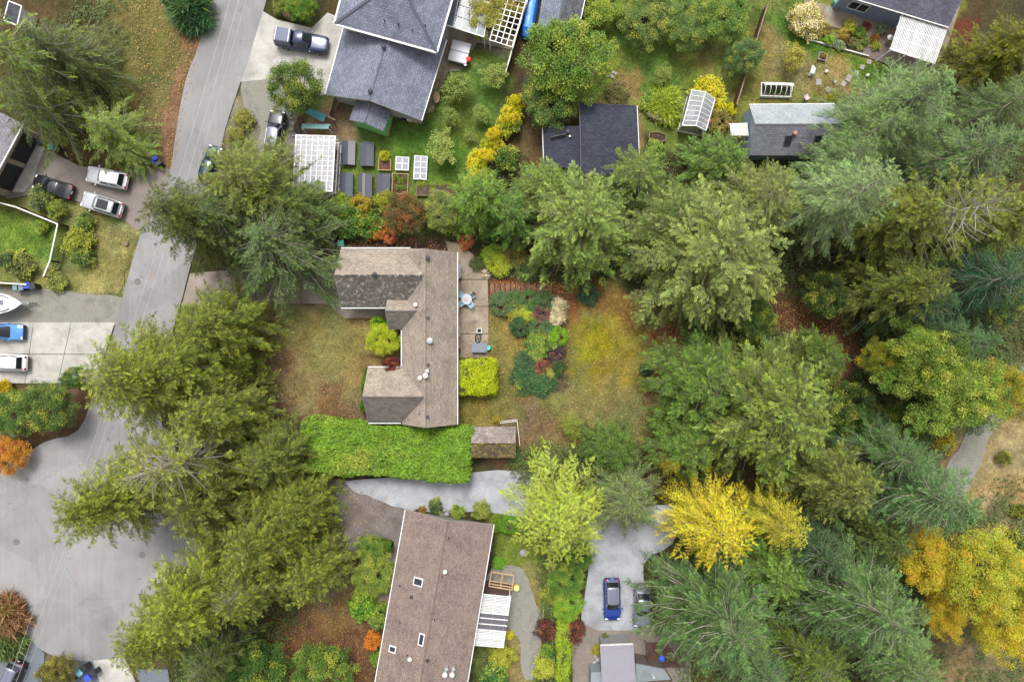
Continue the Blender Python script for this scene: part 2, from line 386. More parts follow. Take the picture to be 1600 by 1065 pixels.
def soilmat(name, fine, amt, bump, dist, streak=(1, 1, 1)):
    m, n, b = newmat(name); g = N(n, 'NewGeometry'); a = N(n, 'Attribute', attribute_name='soil')
    f = N(n, 'TexNoise', Scale=fine, Detail=5.0, Roughness=0.78); n.links.new(g.outputs['Position'], f.inputs['Vector'])
    fr = ramp(n, f.outputs[0], [(0.28, (1 - amt,) * 3), (0.72, (1 + amt,) * 3)])
    c = mixc(n, 1.0, a.outputs['Color'], fr.outputs[0], 'MULTIPLY')
    v = N(n, 'TexVoronoi', Scale=7.0); n.links.new(g.outputs['Position'], v.inputs['Vector'])
    hs = N(n, 'HueSaturation'); n.links.new(c, hs.inputs['Color'])
    sp = N(n, 'SeparateColor'); n.links.new(v.outputs['Color'], sp.inputs[0])
    mr = N(n, 'MapRange'); mr.inputs['To Min'].default_value = .8; mr.inputs['To Max'].default_value = 1.2; n.links.new(sp.outputs[0], mr.inputs['Value']); n.links.new(mr.outputs[0], hs.inputs['Value'])
    n.links.new(hs.outputs[0], b.inputs['Base Color']); b.inputs['Roughness'].default_value = 1; b.inputs['Specular IOR Level'].default_value = .1
    bp = N(n, 'Bump', Strength=bump, Distance=dist); n.links.new(f.outputs[0], bp.inputs['Height']); n.links.new(bp.outputs[0], b.inputs['Normal'])
    MATS[name] = m; return m
soilmat('forest_soil', 6.0, .42, .9, .06); soilmat('turf', 8.0, .30, .8, .05)
fx = np.arange(-62, 62.01, .28); fy = np.arange(-42, 42.01, .28); far = np.array([70, 85, 110, 150, 220, 320.])
gx = np.concatenate([-far[::-1], fx, far]); gy = np.concatenate([-far[::-1], fy, far])
setp(grid_mesh('ground', gx, gy, lambda x, y: -.10 + (fbm(x, y, 1.1, 5) - .5) * .10, MATS['forest_soil']), kind='structure')
LAWNS = [
 [(300,478),(515,477),(545,500),(603,503),(628,560),(575,600),(572,655),(480,662),(420,610)],
 [(716,556),(766,556),(766,464),(870,466),(960,460),(1050,505),(1040,600),(1000,690),(860,715),(812,690),(716,662)],
 [(530,205),(640,185),(690,105),(790,75),(790,130),(735,290),(690,312),(530,312)],
 [(945,0),(1180,-10),(1140,150),(1060,140),(1000,165),(940,110)],
 [(1170,0),(1250,0),(1255,60),(1345,92),(1410,110),(1395,195),(1320,160),(1170,158),(1155,150)],
 [(-30,318),(105,352),(85,425),(-30,425)],
 [(125,325),(214,368),(186,462),(125,455)],
 [(773,800),(825,800),(858,860),(848,965),(815,885),(773,880)],
]
for lp in LAWNS:
    W = W2(lp); x0 = min(p[0] for p in W); x1 = max(p[0] for p in W); y0 = min(p[1] for p in W); y1 = max(p[1] for p in W)
    setp(grid_mesh('lawn', np.arange(x0, x1 + .2, .2), np.arange(y0, y1 + .2, .2),
        lambda x, y: -.035 + (fbm(x, y, .8, 9) - .5) * .05, MATS['turf'], keep=lambda x, y: sdf(W, x, y) + (fbm(x, y, 1.2, 3) - .5) * .8 < 0), kind='structure')

# ------------------------------------------------------------------ hard surfaces
def smooth_poly(poly, jit=0.0, sub=3, seed=1):
    """Catmull-Rom rounding of a pixel polygon, in metres"""
    W = [Vector(p) for p in W2(poly)]; n = len(W); out = []; r = random.Random(seed)
    for i in range(n):
        a, b, c, d = W[i - 1], W[i], W[(i + 1) % n], W[(i + 2) % n]
        for k in range(sub):
            t = k / sub
            p = .5 * ((2 * b) + (c - a) * t + (2 * a - 5 * b + 4 * c - d) * t * t + (3 * b - a - 3 * c + d) * t ** 3)
            out.append((p.x + r.uniform(-jit, jit), p.y + r.uniform(-jit, jit)))
    return out
def sheet(name, poly, z, mat, th=.12, smooth=0, jit=0.0, seed=1):
    pts = smooth_poly(poly, jit, smooth, seed) if smooth else W2(poly)
    o = MB().prism(pts, z - th, z).build(name, mat); return setp(o, kind='structure')
asphalt = mottled('asphalt', [lin((142,141,140), KG), lin((160,158,158), KG), lin((174,172,172), KG)], .16, 14, .88, .3, .16, cracks=(lin((126,122,122), KG), .1, .3, .008))
def road_wear(m):
    n = m.node_tree; b = n.nodes['Principled BSDF']; src = b.inputs['Base Color'].links[0].from_socket; g = N(n, 'NewGeometry')
    mp = N(n, 'Mapping'); mp.inputs['Rotation'].default_value = (0, 0, math.radians(17)); mp.inputs['Scale'].default_value = (2.6, .12, 1); n.links.new(g.outputs['Position'], mp.inputs['Vector'])
    s = N(n, 'TexNoise', Scale=1.0, Detail=4.0, Roughness=.6); n.links.new(mp.outputs[0], s.inputs['Vector'])
    c = mixc(n, 1.0, src, ramp(n, s.outputs[0], [(.35, (.95,) * 3), (.5, (1,) * 3), (.7, (1.04,) * 3)]).outputs[0], 'MULTIPLY')
    v = N(n, 'TexVoronoi', Scale=.13); n.links.new(g.outputs['Position'], v.inputs['Vector']); sp = N(n, 'SeparateColor'); n.links.new(v.outputs['Color'], sp.inputs[0])
    c = mixc(n, 1.0, c, ramp(n, sp.outputs[0], [(.2, (.93, .93, .935)), (.8, (1.05,) * 3)]).outputs[0], 'MULTIPLY')
    o = N(n, 'TexNoise', Scale=.9, Detail=2.0); n.links.new(g.outputs['Position'], o.inputs['Vector'])
    c = mixc(n, ramp(n, o.outputs[0], [(.70, (0, 0, 0)), (.76, (.5,) * 3)]).outputs[0], c, lin((104, 100, 98), KG))
    q = N(n, 'TexNoise', Scale=.35, Detail=5.0, Roughness=.7); n.links.new(g.outputs['Position'], q.inputs['Vector'])
    c = mixc(n, ramp(n, q.outputs[0], [(.58, (0, 0, 0)), (.75, (.35,) * 3)]).outputs[0], c, lin((178, 150, 128), KG))
    n.links.new(c, b.inputs['Base Color'])
road_wear(asphalt)
asph_brown = mottled('asphalt_brown', [lin((128,116,108), KG), lin((150,140,134), KG), lin((160,148,138), KG)], .22, 12, .9, .25, .16)
asph_blue = mottled('asphalt_blue', [lin((112,120,130), KG), lin((132,138,146), KG)], .3, 12, .9, .2, .12)
conc_light = mottled('concrete_light', [lin((172,166,158), KG), lin((200,195,187), KG), lin((216,211,205), KG)], .6, 5, .85, .15, .14)
conc_old = mottled('concrete_old', [lin((140,126,112), KG), lin((166,153,140), KG), lin((184,172,160), KG)], .4, 6, .9, .15, .14)
conc_patio = mottled('concrete_patio', [lin((136,120,104), KG), lin((168,153,134), KG), lin((188,174,156), KG)], .6, 5, .9, .15, .16)
gravel = mottled('gravel_pale', [lin((156,158,160), KG), lin((186,189,193), KG), lin((202,205,209), KG)], .5, 9, .95, 1.0, .34, bdist=.05)
gravel_grey = mottled('gravel_grey', [lin((136,132,122), KG), lin((160,156,146), KG), lin((150,150,132), KG)], .6, 9, .95, 1.0, .42, bdist=.05)
gravel_dark = mottled('gravel_dark', [lin((116,104,98), KG), lin((146,138,134), KG)], .6, 9, .95, 1.0, .4, bdist=.05)
sheet('road', [(332,-90),(314,58),(289,127),(268,253),(255,300),(220,366),(177,518),(150,600),(122,672),(70,690),(20,722),(-60,760),(-150,880),(-60,960),(0,968),(35,992),(65,1015),(110,1030),(190,1032),(260,1000),(310,900),(300,800),(262,700),(250,600),(281,480),(295,427),(330,300),(352,203),(375,132),(400,55),(430,-90)], .02, asphalt, smooth=3, jit=.05)
sheet('driveway', [(20,232),(60,225),(120,258),(200,268),(262,262),(262,305),(224,360),(205,352),(180,335),(120,315),(60,300),(10,310)], .012, asph_brown, smooth=2, jit=.05, seed=2)
sheet('gravel_yard', [(-60,452),(60,450),(130,458),(205,468),(190,508),(-60,508)], .004, gravel_grey, smooth=2, jit=.08, seed=3)
sheet('gravel_yard', [(378,128),(420,118),(450,150),(468,205),(462,245),(425,256),(395,240),(408,200),(385,170)], .004, gravel_grey, smooth=3, jit=.1, seed=4)
sheet('driveway', [(411,18),(433,31),(487,44),(512,20),(560,40),(560,130),(500,150),(440,122),(376,128),(392,80)], .014, conc_light, smooth=0, seed=5)
sheet('gravel_drive', [(505,760),(560,750),(700,742),(812,735),(880,770),(940,800),(1050,790),(1050,850),(1005,880),(1003,985),(915,985),(912,940),(922,880),(905,850),(840,815),(770,800),(690,800),(640,800),(640,850),(600,870),(560,840),(520,800)], .008, gravel, smooth=3, jit=.12, seed=6)
sheet('gravel_turnout', [(500,752),(540,752),(560,770),(600,786),(640,795),(636,806),(622,870),(570,860),(520,850),(495,800)], .013, gravel_dark, smooth=3, jit=.25, seed=16)
sheet('gravel_path', [(768,888),(812,885),(826,905),(838,945),(852,965),(846,1010),(832,1060),(815,1050),(812,1000),(790,990),(752,1010),(745,960)], .006, gravel_grey, smooth=3, jit=.1, seed=7)
sheet('gravel_path', [(1478,740),(1496,700),(1520,660),(1545,640),(1580,600),(1620,540),(1640,580),(1570,650),(1545,690),(1525,740),(1500,790),(1470,800)], .004, gravel_grey, smooth=3, jit=.2, seed=8)
sheet('driveway', [(30,985),(70,1020),(62,1110),(-40,1110),(-40,1040)], .026, asph_blue, seed=9)
sheet('driveway', [(112,1034),(146,1031),(170,1110),(95,1110)], .028, asph_blue, seed=10)
sheet('driveway', [(146,1031),(195,1026),(232,1110),(170,1110)], .031, conc_light, seed=11)
sheet('driveway', [(212,1045),(262,1045),(272,1110),(232,1110)], .026, asph_blue, seed=12)
# slabs cut by real joints
def slabs(name, polys, z, mat, th=.14):
    root = setp(MB().prism(W2(polys[0]), z - .3, z - .25).build(name, mat), kind='structure')
    for p in polys: MB().prism(W2(p), z - th, z).build('slab', mat, root)
    return root
g = .35
def quadcut(c, us, vs, gp):
    """cells of a pixel quad c (TL,TR,BR,BL) cut at fractions us, vs with pixel gap gp"""
    out = []
    def at(u, v):
        a = [c[0][i] + (c[1][i] - c[0][i]) * u for i in (0, 1)]; b = [c[3][i] + (c[2][i] - c[3][i]) * u for i in (0, 1)]
        return (a[0] + (b[0] - a[0]) * v, a[1] + (b[1] - a[1]) * v)
    wd = max(abs(c[1][0] - c[0][0]), 1); hg = max(abs(c[3][1] - c[0][1]), 1)
    for u0, u1 in zip(us, us[1:]):
        for v0, v1 in zip(vs, vs[1:]):
            du = gp / wd; dv_ = gp / hg
            out.append([at(u0 + du, v0 + dv_), at(u1 - du, v0 + dv_), at(u1 - du, v1 - dv_), at(u0 + du, v1 - dv_)])
    return out
slabs('driveway', quadcut([(-60,503),(180,503),(150,600),(-60,598)], [0, .24, .47, .715, 1], [0, .52, 1], .45), .018, conc_light)
slabs('driveway', [[(283,480),(297,427),(398,418),(398,474)], [(399,474),(399,418),(470,414),(470,474)], [(471,474),(471,414),(545,414),(545,480),(606,482),(606,497),(538,497),(513,475)]], .016, conc_old)
slabs('patio', [[(696,376),(718,381),(740,398),(762,436),(712,436)], [(712,437.2),(762,437.2),(763,478),(712,478)], [(712,479),(763,479),(763,521),(712,521)], [(712,522),(763,522),(763,558),(712,558)]], .03, conc_patio)
def paving(name, c, nu, nv, z, mat, gp):
    return slabs(name, quadcut(c, [i / nu for i in range(nu + 1)], [i / nv for i in range(nv + 1)], gp), z, mat)
pav = mottled('paver', [lin((138,128,116), KG), lin((160,150,138), KG)], .8, 8, .9, .2, .16)
sheet('paved_court', [(895,1070),(893,1010),(903,985),(916,976),(935,984),(985,984),(1000,978),(1060,978),(1080,1020),(1080,1110),(880,1110)], .012, pav, seed=13)
sheet('concrete_yard', [(690,18),(745,42),(800,62),(798,78),(745,66),(722,110),(700,112),(676,175),(664,178)], .01, conc_patio, seed=14)
flag = mottled('flagstone', [lin((168,158,150), KG), lin((186,178,170), KG)], 1.2, 8, .9, .2, .12)
sheet('concrete_walk', [(600,850),(640,840),(612,960),(585,950)], .008, conc_patio, seed=15)
sheet('paved_terrace', [(1340,60),(1400,72),(1470,110),(1420,112),(1345,86),(1325,80)], .01, mottled('terrace', [lin((122,108,102), KG), lin((142,128,122), KG)], .8, 9, .9, .2, .15), seed=17)
sheet('concrete_walk', [(1255,0),(1345,20),(1410,46),(1400,75),(1260,28)], .008, conc_patio, seed=18)
sheet('concrete_walk', [(1486,10),(1500,10),(1478,80),(1462,112),(1462,70)], .008, conc_patio, seed=19)
sheet('apron', [(62,218),(72,224),(50,285),(38,300),(20,300)], .022, conc_light, seed=20)
# timber-edged garden steps going down from the patio
timber = mottled('step_timber', [lin((84,58,46), KG), lin((112,80,64), KG)], 1.5, 10, .9, .3, .25)
tread = mottled('step_tread', [lin((126,84,66), KG), lin((150,112,96), KG)], 1.2, 9, .95, .4, .25)
st = thing('garden_steps', 'timber edged garden steps with earth treads leading off the concrete patio', 'steps', P(812, 451, -.05))
for i in range(12):
    x = 764.5 + i * 8.1; yc = 452 - .12 * i; a = P(x + .9, yc - 8); b = P(x + 8, yc + 8); z = .02 - i * .004
    MB().prism([(a.x, b.y), (b.x, b.y), (b.x, a.y), (a.x, a.y)], -.15, z).build('tread', tread, st)
    MB().box(((a.x - .03), (a.y + b.y) / 2, z - .06), (.12, abs(a.y - b.y) + .1, .22)).build('riser', timber, st)
# ------------------------------------------------------------------ building kit
white = paint('white_trim', (.62, .62, .60), .45, var=.08)
off_white = paint('aged_white', lin((222, 218, 208), .8), .6, var=.12)
dark_metal = paint('dark_metal', (.03, .03, .035), .45, var=.2)
trim_tan = paint('aged_trim', lin((176, 166, 154), KG), .7)
galv = paint('galvanised', (.42, .43, .44), .35, .5, var=.12)
wood = mottled('weathered_wood', [lin((134, 112, 92), KG), lin((168, 146, 122), KG)], 1.4, 12, .85, .2, .25)
wood_dark = mottled('dark_wood', [lin((74, 54, 46), KG), lin((104, 80, 68), KG)], 1.4, 12, .85, .2, .25)
cedar_wood = mottled('new_wood', [lin((196, 164, 120), KG), lin((216, 188, 146), KG)], 1.4, 10, .75, .15, .15)
pane_dark = glass('window_glass', (.02, .025, .03), 1.0, .06)
clear = glass('greenhouse_glass', (.34, .37, .4), .4, .12)
slat_white = paint('slat_white', (.52, .52, .51), .6, var=.14, scale=5)
poly = glass('polycarbonate', (.5, .5, .53), .4, .25)
def uvax(a, b, up): return (Vector(a), (Vector(b) - Vector(a)).normalized(), Vector(up).normalized())
def slope(parent, a, b, c, d, mat, th=.14, name='roof_slope'):
    """a-b along the eave, c-d along the ridge (b->c, d->a up the slope)"""
    a, b, c, d = map(Vector, (a, b, c, d)); mid = (c + d) / 2 - (a + b) / 2; u = (b - a).normalized(); v = mid - u * mid.dot(u)
    return MB().slab([a, b, c, d] if (c - d).length > .01 else [a, b, c], th).build(name, mat, parent, uvaxis=(a, u, v.normalized()))
def gable(parent, A, B, C, D, zr, roof, wall, inset=.45, roof2=None, cap=True, gut=(1, 1), rake=0.0, base=0.0, capmat=None, barge=None):
    """A-B and D-C: eave lines (world, at eave height); the ridge runs from mid A-D to mid B-C"""
    A, B, C, D = map(Vector, (A, B, C, D)); R1 = (A + D) / 2; R2 = (B + C) / 2; ze = A.z; R1.z = R2.z = zr
    slope(parent, A, B, R2, R1, roof); slope(parent, C, D, R1, R2, roof2 or roof)
    if cap:
        u = (R2 - R1).normalized(); s = (B - C); s.z = 0; s.normalize(); k = .1; dz = k * (zr - ze) / max(.1, ((B - C).length / 2))
        up = Vector((0, 0, .018))
        m = MB().slab([R1 + up, R2 + up, R2 + s * k - Vector((0, 0, dz)) + up, R1 + s * k - Vector((0, 0, dz)) + up], .03)
        m.slab([R1 + up, R2 + up, R2 - s * k - Vector((0, 0, dz)) + up, R1 - s * k - Vector((0, 0, dz)) + up], .03)
        m.build('ridge_cap', capmat or roof, parent)
    for on, p, q in ((gut[0], A, B), (gut[1], D, C)):
        if on:
            out = (A - D) if p == A else (D - A); out.z = 0; out.normalize()
            MB().bar(p + out * .07 - Vector((0, 0, .06)), q + out * .07 - Vector((0, 0, .06)),   .09, .1).build('gutter', white, parent)
    # walls with gable ends
    u = (B - A).normalized(); s = (D - A); wd = s.length; s.normalize(); L = (B - A).length
    zi = ze + (zr - ze) * (inset / (wd / 2)) - .16; zt = zr - .2
    c = [A + u * inset + s * inset, B - u * inset + s * inset, B - u * inset + s * (wd - inset), A + u * inset + s * (wd - inset)]
    lo = [Vector((p.x, p.y, base)) for p in c]; hi = [Vector((p.x, p.y, zi)) for p in c]
    m1 = (c[0] + c[3]) / 2; m2 = (c[1] + c[2]) / 2; m1.z = m2.z = zt
    m = MB(); m.add(lo + hi + [m1, m2], [(3, 2, 1, 0), (0, 1, 5, 4), (2, 3, 7, 6), (1, 2, 6, 9, 5), (3, 0, 4, 8, 7), (4, 5, 9, 8), (6, 7, 8, 9)]); m.build('wall', wall, parent)
    # barge boards
    for e, f, g2 in ((A, D, R1), (B, C, R2)):
        o = -u if g2 == R1 else u
        m = MB(); 
        for q in (e, f): m.bar(q + o * .012 - Vector((0, 0, .1)), g2 + o * .012 - Vector((0, 0, .1)), .03, .14)
        m.build('barge_board', barge or trim_tan, parent)
    return R1, R2
def on_slope(A, B, C, D, zr, px, py):
    """world point on gable roof under a photo pixel (few fixed-point steps)"""
    z = A.z
    for _ in range(12):
        p = P(px, py, z); s = (D - A).normalized(); wd = (D - A).length; t = (p - A).dot(s) / wd
        t = max(0, min(1, t)); z = A.z + (zr - A.z) * (1 - abs(2 * t - 1))
    return P(px, py, z)
def vent(parent, p, kind='pipe'):
    if kind == 'pipe': MB().cyl(p - Vector((0, 0, .1)), .06, .4, 10).build('vent_pipe', dark_metal, parent, smooth=True)
    elif kind == 'cap':
        m = MB().cyl(p - Vector((0, 0, .1)), .13, .32, 14); m.lathe(p + Vector((0, 0, .22)), [(.24, 0), (.24, .05), (.14, .14), (.02, .17)], 16); m.build('roof_vent', dark_metal, parent, smooth=True)
    elif kind == 'white':
        m = MB().cyl(p - Vector((0, 0, .1)), .12, .45, 14); m.lathe(p + Vector((0, 0, .35)), [(.22, 0), (.22, .06), (.1, .16), (.02, .2)], 16); m.build('chimney_cap', white, parent, smooth=True)
    elif kind == 'pair':
        m = MB().box(p + Vector((0, 0, .12)), (.34, .34, .5), .3); m.build('flue', galv, parent)
        m = MB().cyl(p + Vector((-.12, -.45, -.1)), .15, .75, 14); m.lathe(p + Vector((-.12, -.45, .62)), [(.26, 0), (.26, .08), (.1, .2), (.02, .24)], 16); m.build('chimney_cap', white, parent, smooth=True)
    elif kind == 'box': MB().box(p + Vector((0, 0, .06)), (.32, .28, .22), .3).build('roof_vent', dark_metal, parent, bevel=.03)
def skylight(parent, p, u, v, w_, h_, frame=None):
    """u, v: unit vectors in the roof plane"""
    n = u.cross(v).normalized(); n = n if n.z > 0 else -n
    rot = Matrix((u, v, n)).transposed().to_4x4()
    f = MB(); fr = frame or white
    for dx, dy, sx, sy in ((-w_ / 2, 0, .09, h_ + .09), (w_ / 2, 0, .09, h_ + .09), (0, -h_ / 2, w_ - .09, .09), (0, h_ / 2, w_ - .09, .09)):
        f.box(p + u * dx + v * dy + n * .06, (sx, sy, .2), rot=rot)
    s = f.build('skylight', fr, parent)
    MB().box(p + n * .09, (w_ - .08, h_ - .08, .03), rot=rot).build('pane', pane_dark, s)
def window(parent, a, b, z0, z1, nrm, panes=2, frame=None):
    """window on a wall between plan points a, b"""
    a = Vector((a[0], a[1], 0)); b = Vector((b[0], b[1], 0)); nrm = Vector(nrm); u = (b - a).normalized(); L = (b - a).length
    m = MB(); o = nrm * .03
    Z = lambda z: Vector((0, 0, z))
    m.bar(a + o + Z(z0), b + o + Z(z0), .09, .09); m.bar(a + o + Z(z1), b + o + Z(z1), .09, .09)
    for i in range(panes + 1):
        p = a + u * (L * i / panes) + o; m.bar(p + Z(z0 + .045), p + Z(z1 - .045), .07, .07)
    f = m.build('window', frame or white, parent)
    for i in range(panes):
        p = a + u * (L * (i + .5) / panes) + nrm * .012
        MB().box(p + Z((z0 + z1) / 2), (L / panes - .08, .015, z1 - z0 - .1), math.atan2(u.y, u.x)).build('pane', pane_dark, f)

# ------------------------------------------------------------------ the tan-roofed house in the middle
tan_roof = shingle('tan_shingles', lin((176, 163, 149), KG), course=.27, var=.13, mort=.7)
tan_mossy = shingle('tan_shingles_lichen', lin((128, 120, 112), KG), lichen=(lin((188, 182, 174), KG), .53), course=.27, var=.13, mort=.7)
tan_shade = shingle('tan_shingles_shaded', lin((146, 137, 129), KG), course=.27, var=.13, mort=.7)  # south slopes: shade put into a darker copy of the tan shingles
siding = mottled('cream_siding', [lin((176, 162, 142), KG), lin((196, 184, 166), KG)], .8, 5, .8, .05, .08)
h1 = thing('bungalow', 'tan shingle roofed bungalow with three gabled wings and a concrete patio', 'house', (-10, 0, 0))
ze, zr = 2.6, 5.2
V = lambda x, y, z=ze: Vector((x, y, z))
mainR = (V(-5.79, 9.29), V(-5.79, -8.75), V(-11.58, -8.75), V(-11.58, 9.29))
gable(h1, *mainR, zr, tan_roof, siding, gut=(1, 0))
garR = (V(-17.97, 9.72), V(-9.1, 9.72), V(-9.1, 3.53), V(-17.97, 3.53))
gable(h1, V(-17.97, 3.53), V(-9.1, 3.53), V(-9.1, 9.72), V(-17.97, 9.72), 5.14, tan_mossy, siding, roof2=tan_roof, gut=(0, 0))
MB().bar(V(-17.97, 9.79, 2.54), V(-10.7, 9.79, 2.54),   .09, .1).build('gutter', white, h1)
MB().bar(V(-17.97, 3.46, 2.54), V(-13.3, 3.46, 2.54),   .09, .1).build('gutter', white, h1)
gable(h1, V(-15.14, -8.58), V(-9.0, -8.58), V(-9.0, -2.79), V(-15.14, -2.79), 5.12, tan_shade, siding, roof2=tan_roof, gut=(0, 0))
MB().bar(V(-15.14, -8.65, 2.54), V(-11.7, -8.65, 2.54),   .09, .1).build('gutter', white, h1)
MB().bar(V(-15.14, -2.72, 2.54), V(-11.6, -2.72, 2.54),   .09, .1).build('gutter', white, h1)
gable(h1, V(-13.0, 1.2), V(-9.6, 1.2), V(-9.6, 4.9), V(-13.0, 4.9), 4.25, tan_shade, siding, roof2=tan_roof, gut=(0, 0))
MB().bar(V(-11.65, 1.15, 2.54), V(-11.65, -3.2, 2.54),   .09, .1).build('gutter', white, h1)
MB().bar(V(-12.9, 1.5, 0), V(-12.9, 1.5, 2.4), .16).build('porch_post', white, h1)
MB().tube([V(-6.2, -8.6, 2.5), V(-6.3, -8.4, 2.2), V(-6.3, -8.4, 0)], .05, 8).build('downpipe', white, h1)
for px, py, k in ((669, 404, 'cap'), (656, 410, 'pipe'), (668, 496, 'box'), (650, 476, 'white'), (668, 651, 'box'), (655, 646, 'pipe'), (669, 570, 'box'), (668, 579, 'pair'), (657, 590, 'white')):
    vent(h1, on_slope(*mainR, zr, px, py), k)
vent(h1, on_slope(garR[3], garR[2], garR[1], garR[0], 5.14, 586, 429), 'cap')
p = on_slope(*mainR, zr, 672, 532); m = MB().cyl(p - Vector((0, 0, .2)), .24, .5, 18); m.lathe(p + Vector((0, 0, .3)), [(.3, 0), (.32, .04), (.3, .08), (.05, .16)], 20)
m.build('light_tube', paint('tube_grey', lin((186, 194, 200), KG), .3), h1, smooth=True)
window(h1, (-6.24, 6.9), (-6.24, 5.0), .9, 2.1, (1, 0, 0)); window(h1, (-6.24, 3.2), (-6.24, .7), .1, 2.1, (1, 0, 0)); window(h1, (-6.24, -5.2), (-6.24, -7.0), .9, 2.1, (1, 0, 0))
window(h1, (-14.0, -8.13), (-12.0, -8.13), .9, 2.1, (0, -1, 0)); window(h1, (-14.69, -6.6), (-14.69, -4.8), .9, 2.1, (-1, 0, 0))
MB().box((-17.56, 6.6, 1.1), (.12, 4.6, 2.2)).build('garage_door', white, h1)

# ------------------------------------------------------------------ brown-roofed house to the south
brown_roof = shingle('brown_shingles', lin((152, 134, 125), KG), course=.24, var=.12, mort=.72)
h2 = thing('house', 'long house with pinkish brown shingle roof, skylights and chimney caps', 'house', P(680, 950))
A2, B2, C2, D2 = P(634, 796, 2.9), P(570, 1160, 2.9), P(714, 1160, 2.9), P(771, 819, 2.9)
gable(h2, A2, B2, C2, D2, 4.3, brown_roof, paint('grey_siding', lin((150, 146, 140), KG), .8), gut=(1, 1), inset=.85)
def r2(px, py): return on_slope(A2, B2, C2, D2, 4.3, px, py)
ud = (B2 - A2).normalized(); sd = (D2 - A2).normalized(); Ls = (D2 - A2).length / 2; vL = (sd * Ls + Vector((0, 0, 1.4))).normalized()
skylight(h2, r2(654, 908), vL, ud, .95, .75); skylight(h2, r2(659, 998), vL, ud, .52, 1.15); skylight(h2, r2(614, 1013), vL, ud, .7, .6)
for px, py, k in ((701, 839, 'pipe'), (691, 899, 'pipe'), (696, 891, 'white'), (643, 932, 'box'), (679, 967, 'pipe'), (625, 914, 'pipe'), (625, 971, 'pipe'), (641, 1027, 'white'), (636, 1022, 'pipe'), (668, 1031, 'box'), (698, 1042, 'pair'), (709, 1042, 'pair')):
    vent(h2, r2(px, py), k)
# slatted white patio cover with bare glazed middle bay
pc = thing('patio_cover', 'white slatted patio cover with a clear middle bay beside the brown roofed house', 'patio cover', P(770, 968))
TL, TR, BR, BL = P(749, 926, 2.4), P(799, 931, 2.4), P(787, 1012, 2.4), P(739, 1008, 2.4)
def lerp(a, b, t): return a + (b - a) * t
for i in range(34):
    t = (i + .5) / 34
    if .36 < t < .68: continue
    piece('slat', slat_white, pc, lerp(TL, BL, t) + Vector((0, 0, RND.uniform(-.01, .01))), lerp(TR, BR, t) + Vector((0, 0, RND.uniform(-.01, .01))), .118 + RND.uniform(-.014, .012), .03)
for t in (.36, .46, .57, .68): piece('rafter', white, pc, lerp(TL, BL, t), lerp(TR, BR, t), .08, .12)
for s_ in (.02, .5, .9, .97): piece('beam', white, pc, lerp(TL, TR, s_) - Vector((0, 0, .11)), lerp(BL, BR, s_) - Vector((0, 0, .11)), .08, .14)
MB().slab([lerp(TL, BL, .36) - Vector((0, 0, .04)), lerp(TR, BR, .36) - Vector((0, 0, .04)), lerp(TR, BR, .68) - Vector((0, 0, .04)), lerp(TL, BL, .68) - Vector((0, 0, .04))], .02).build('clear_panel', glass('smoked_panel', lin((120, 116, 124), KG), .75, .2), pc)
for q in (lerp(TL, TR, .95), lerp(BL, BR, .95), lerp(TL, TR, .03), lerp(BL, BR, .03)): piece('post', white, pc, Vector((q.x, q.y, 0)), Vector((q.x, q.y, 2.2)), .1, .1)
dk = MB().prism(W2([(752, 905), (800, 911), (798, 935), (748, 930)]), -.05, .16)
single('deck', dk, paint('maroon_deck', lin((96, 66, 62), KG), .7), 'low maroon deck between the wooden frame and the white patio cover', 'deck')
# wooden frame shelter
wf = thing('timber_trellis', 'bare wooden garden frame with cross rails standing by the gravel path', 'frame', P(783, 907))
c4 = [P(768, 893, 1.2), P(803, 898, 1.2), P(800, 921, 1.2), P(764, 915, 1.2)]
for a, b in ((0, 1), (1, 2), (2, 3), (3, 0)): piece('rail', cedar_wood, wf, c4[a], c4[b], .12, .12)
piece('rail', cedar_wood, wf, lerp(c4[0], c4[1], .5), lerp(c4[3], c4[2], .5), .1, .1)
for t in (.62, .82): piece('rail', cedar_wood, wf, lerp(c4[0], c4[3], t), lerp(c4[1], c4[2], t), .1, .09)
for q in c4: piece('post', cedar_wood, wf, Vector((q.x, q.y, 0)), q, .1, .1)

# ------------------------------------------------------------------ blue-grey roofed house at the top
blue_roof = shingle('bluegrey_shingles', lin((138, 143, 158), KG), course=.25, var=.16, mort=.6)
h3 = thing('house', 'large house with blue grey hipped upper roof and a gabled lower wing', 'house', P(600, 60))
SW, SE, NE, NW = P(523, 37, 5.2), P(682, 81, 5.2), P(730, -85, 5.2), P(566, -130, 5.2)
K, M_, Nn = P(643, 8, 6.7), P(629, -38, 7.6), P(657, -90, 7.6)
for tri in ((SW, SE, K), (SW, K, M_)): pass
u = (SE - SW).normalized(); up = Vector((-u.y, u.x, .45)).normalized()
MB().add([SW, SE, K, M_], [(0, 1, 2, 3)]).build('roof_slope', blue_roof, h3, uvaxis=(SW, u, up))
u2 = (NE - SE).normalized(); up2 = Vector((-u2.y, u2.x, .45)).normalized()
MB().add([SE, NE, Nn, M_, K], [(0, 1, 2, 3, 4)]).build('roof_slope', blue_roof, h3, uvaxis=(SE, u2, up2))
MB().add([NW, SW, M_, Nn], [(0, 1, 2, 3)]).build('roof_slope', blue_roof, h3, uvaxis=(NW, -u2, -up2))
hipm = paint('hip_shingle', lin((96, 98, 110), KG), .9)
for a, b in ((SW, M_), (SE, K), (K, M_), (M_, Nn)): MB().bar(a + Vector((0, 0, .03)), b + Vector((0, 0, .03)), .26, .05).build('ridge_cap', hipm, h3)
for a, b in ((SW, SE), (SE, NE), (NW, SW)):
    o = Vector(((b - a).y, -(b - a).x, 0)).normalized() * .07 - Vector((0, 0, .07)); MB().bar(a + o, b + o, .16, .16).build('gutter', white, h3)
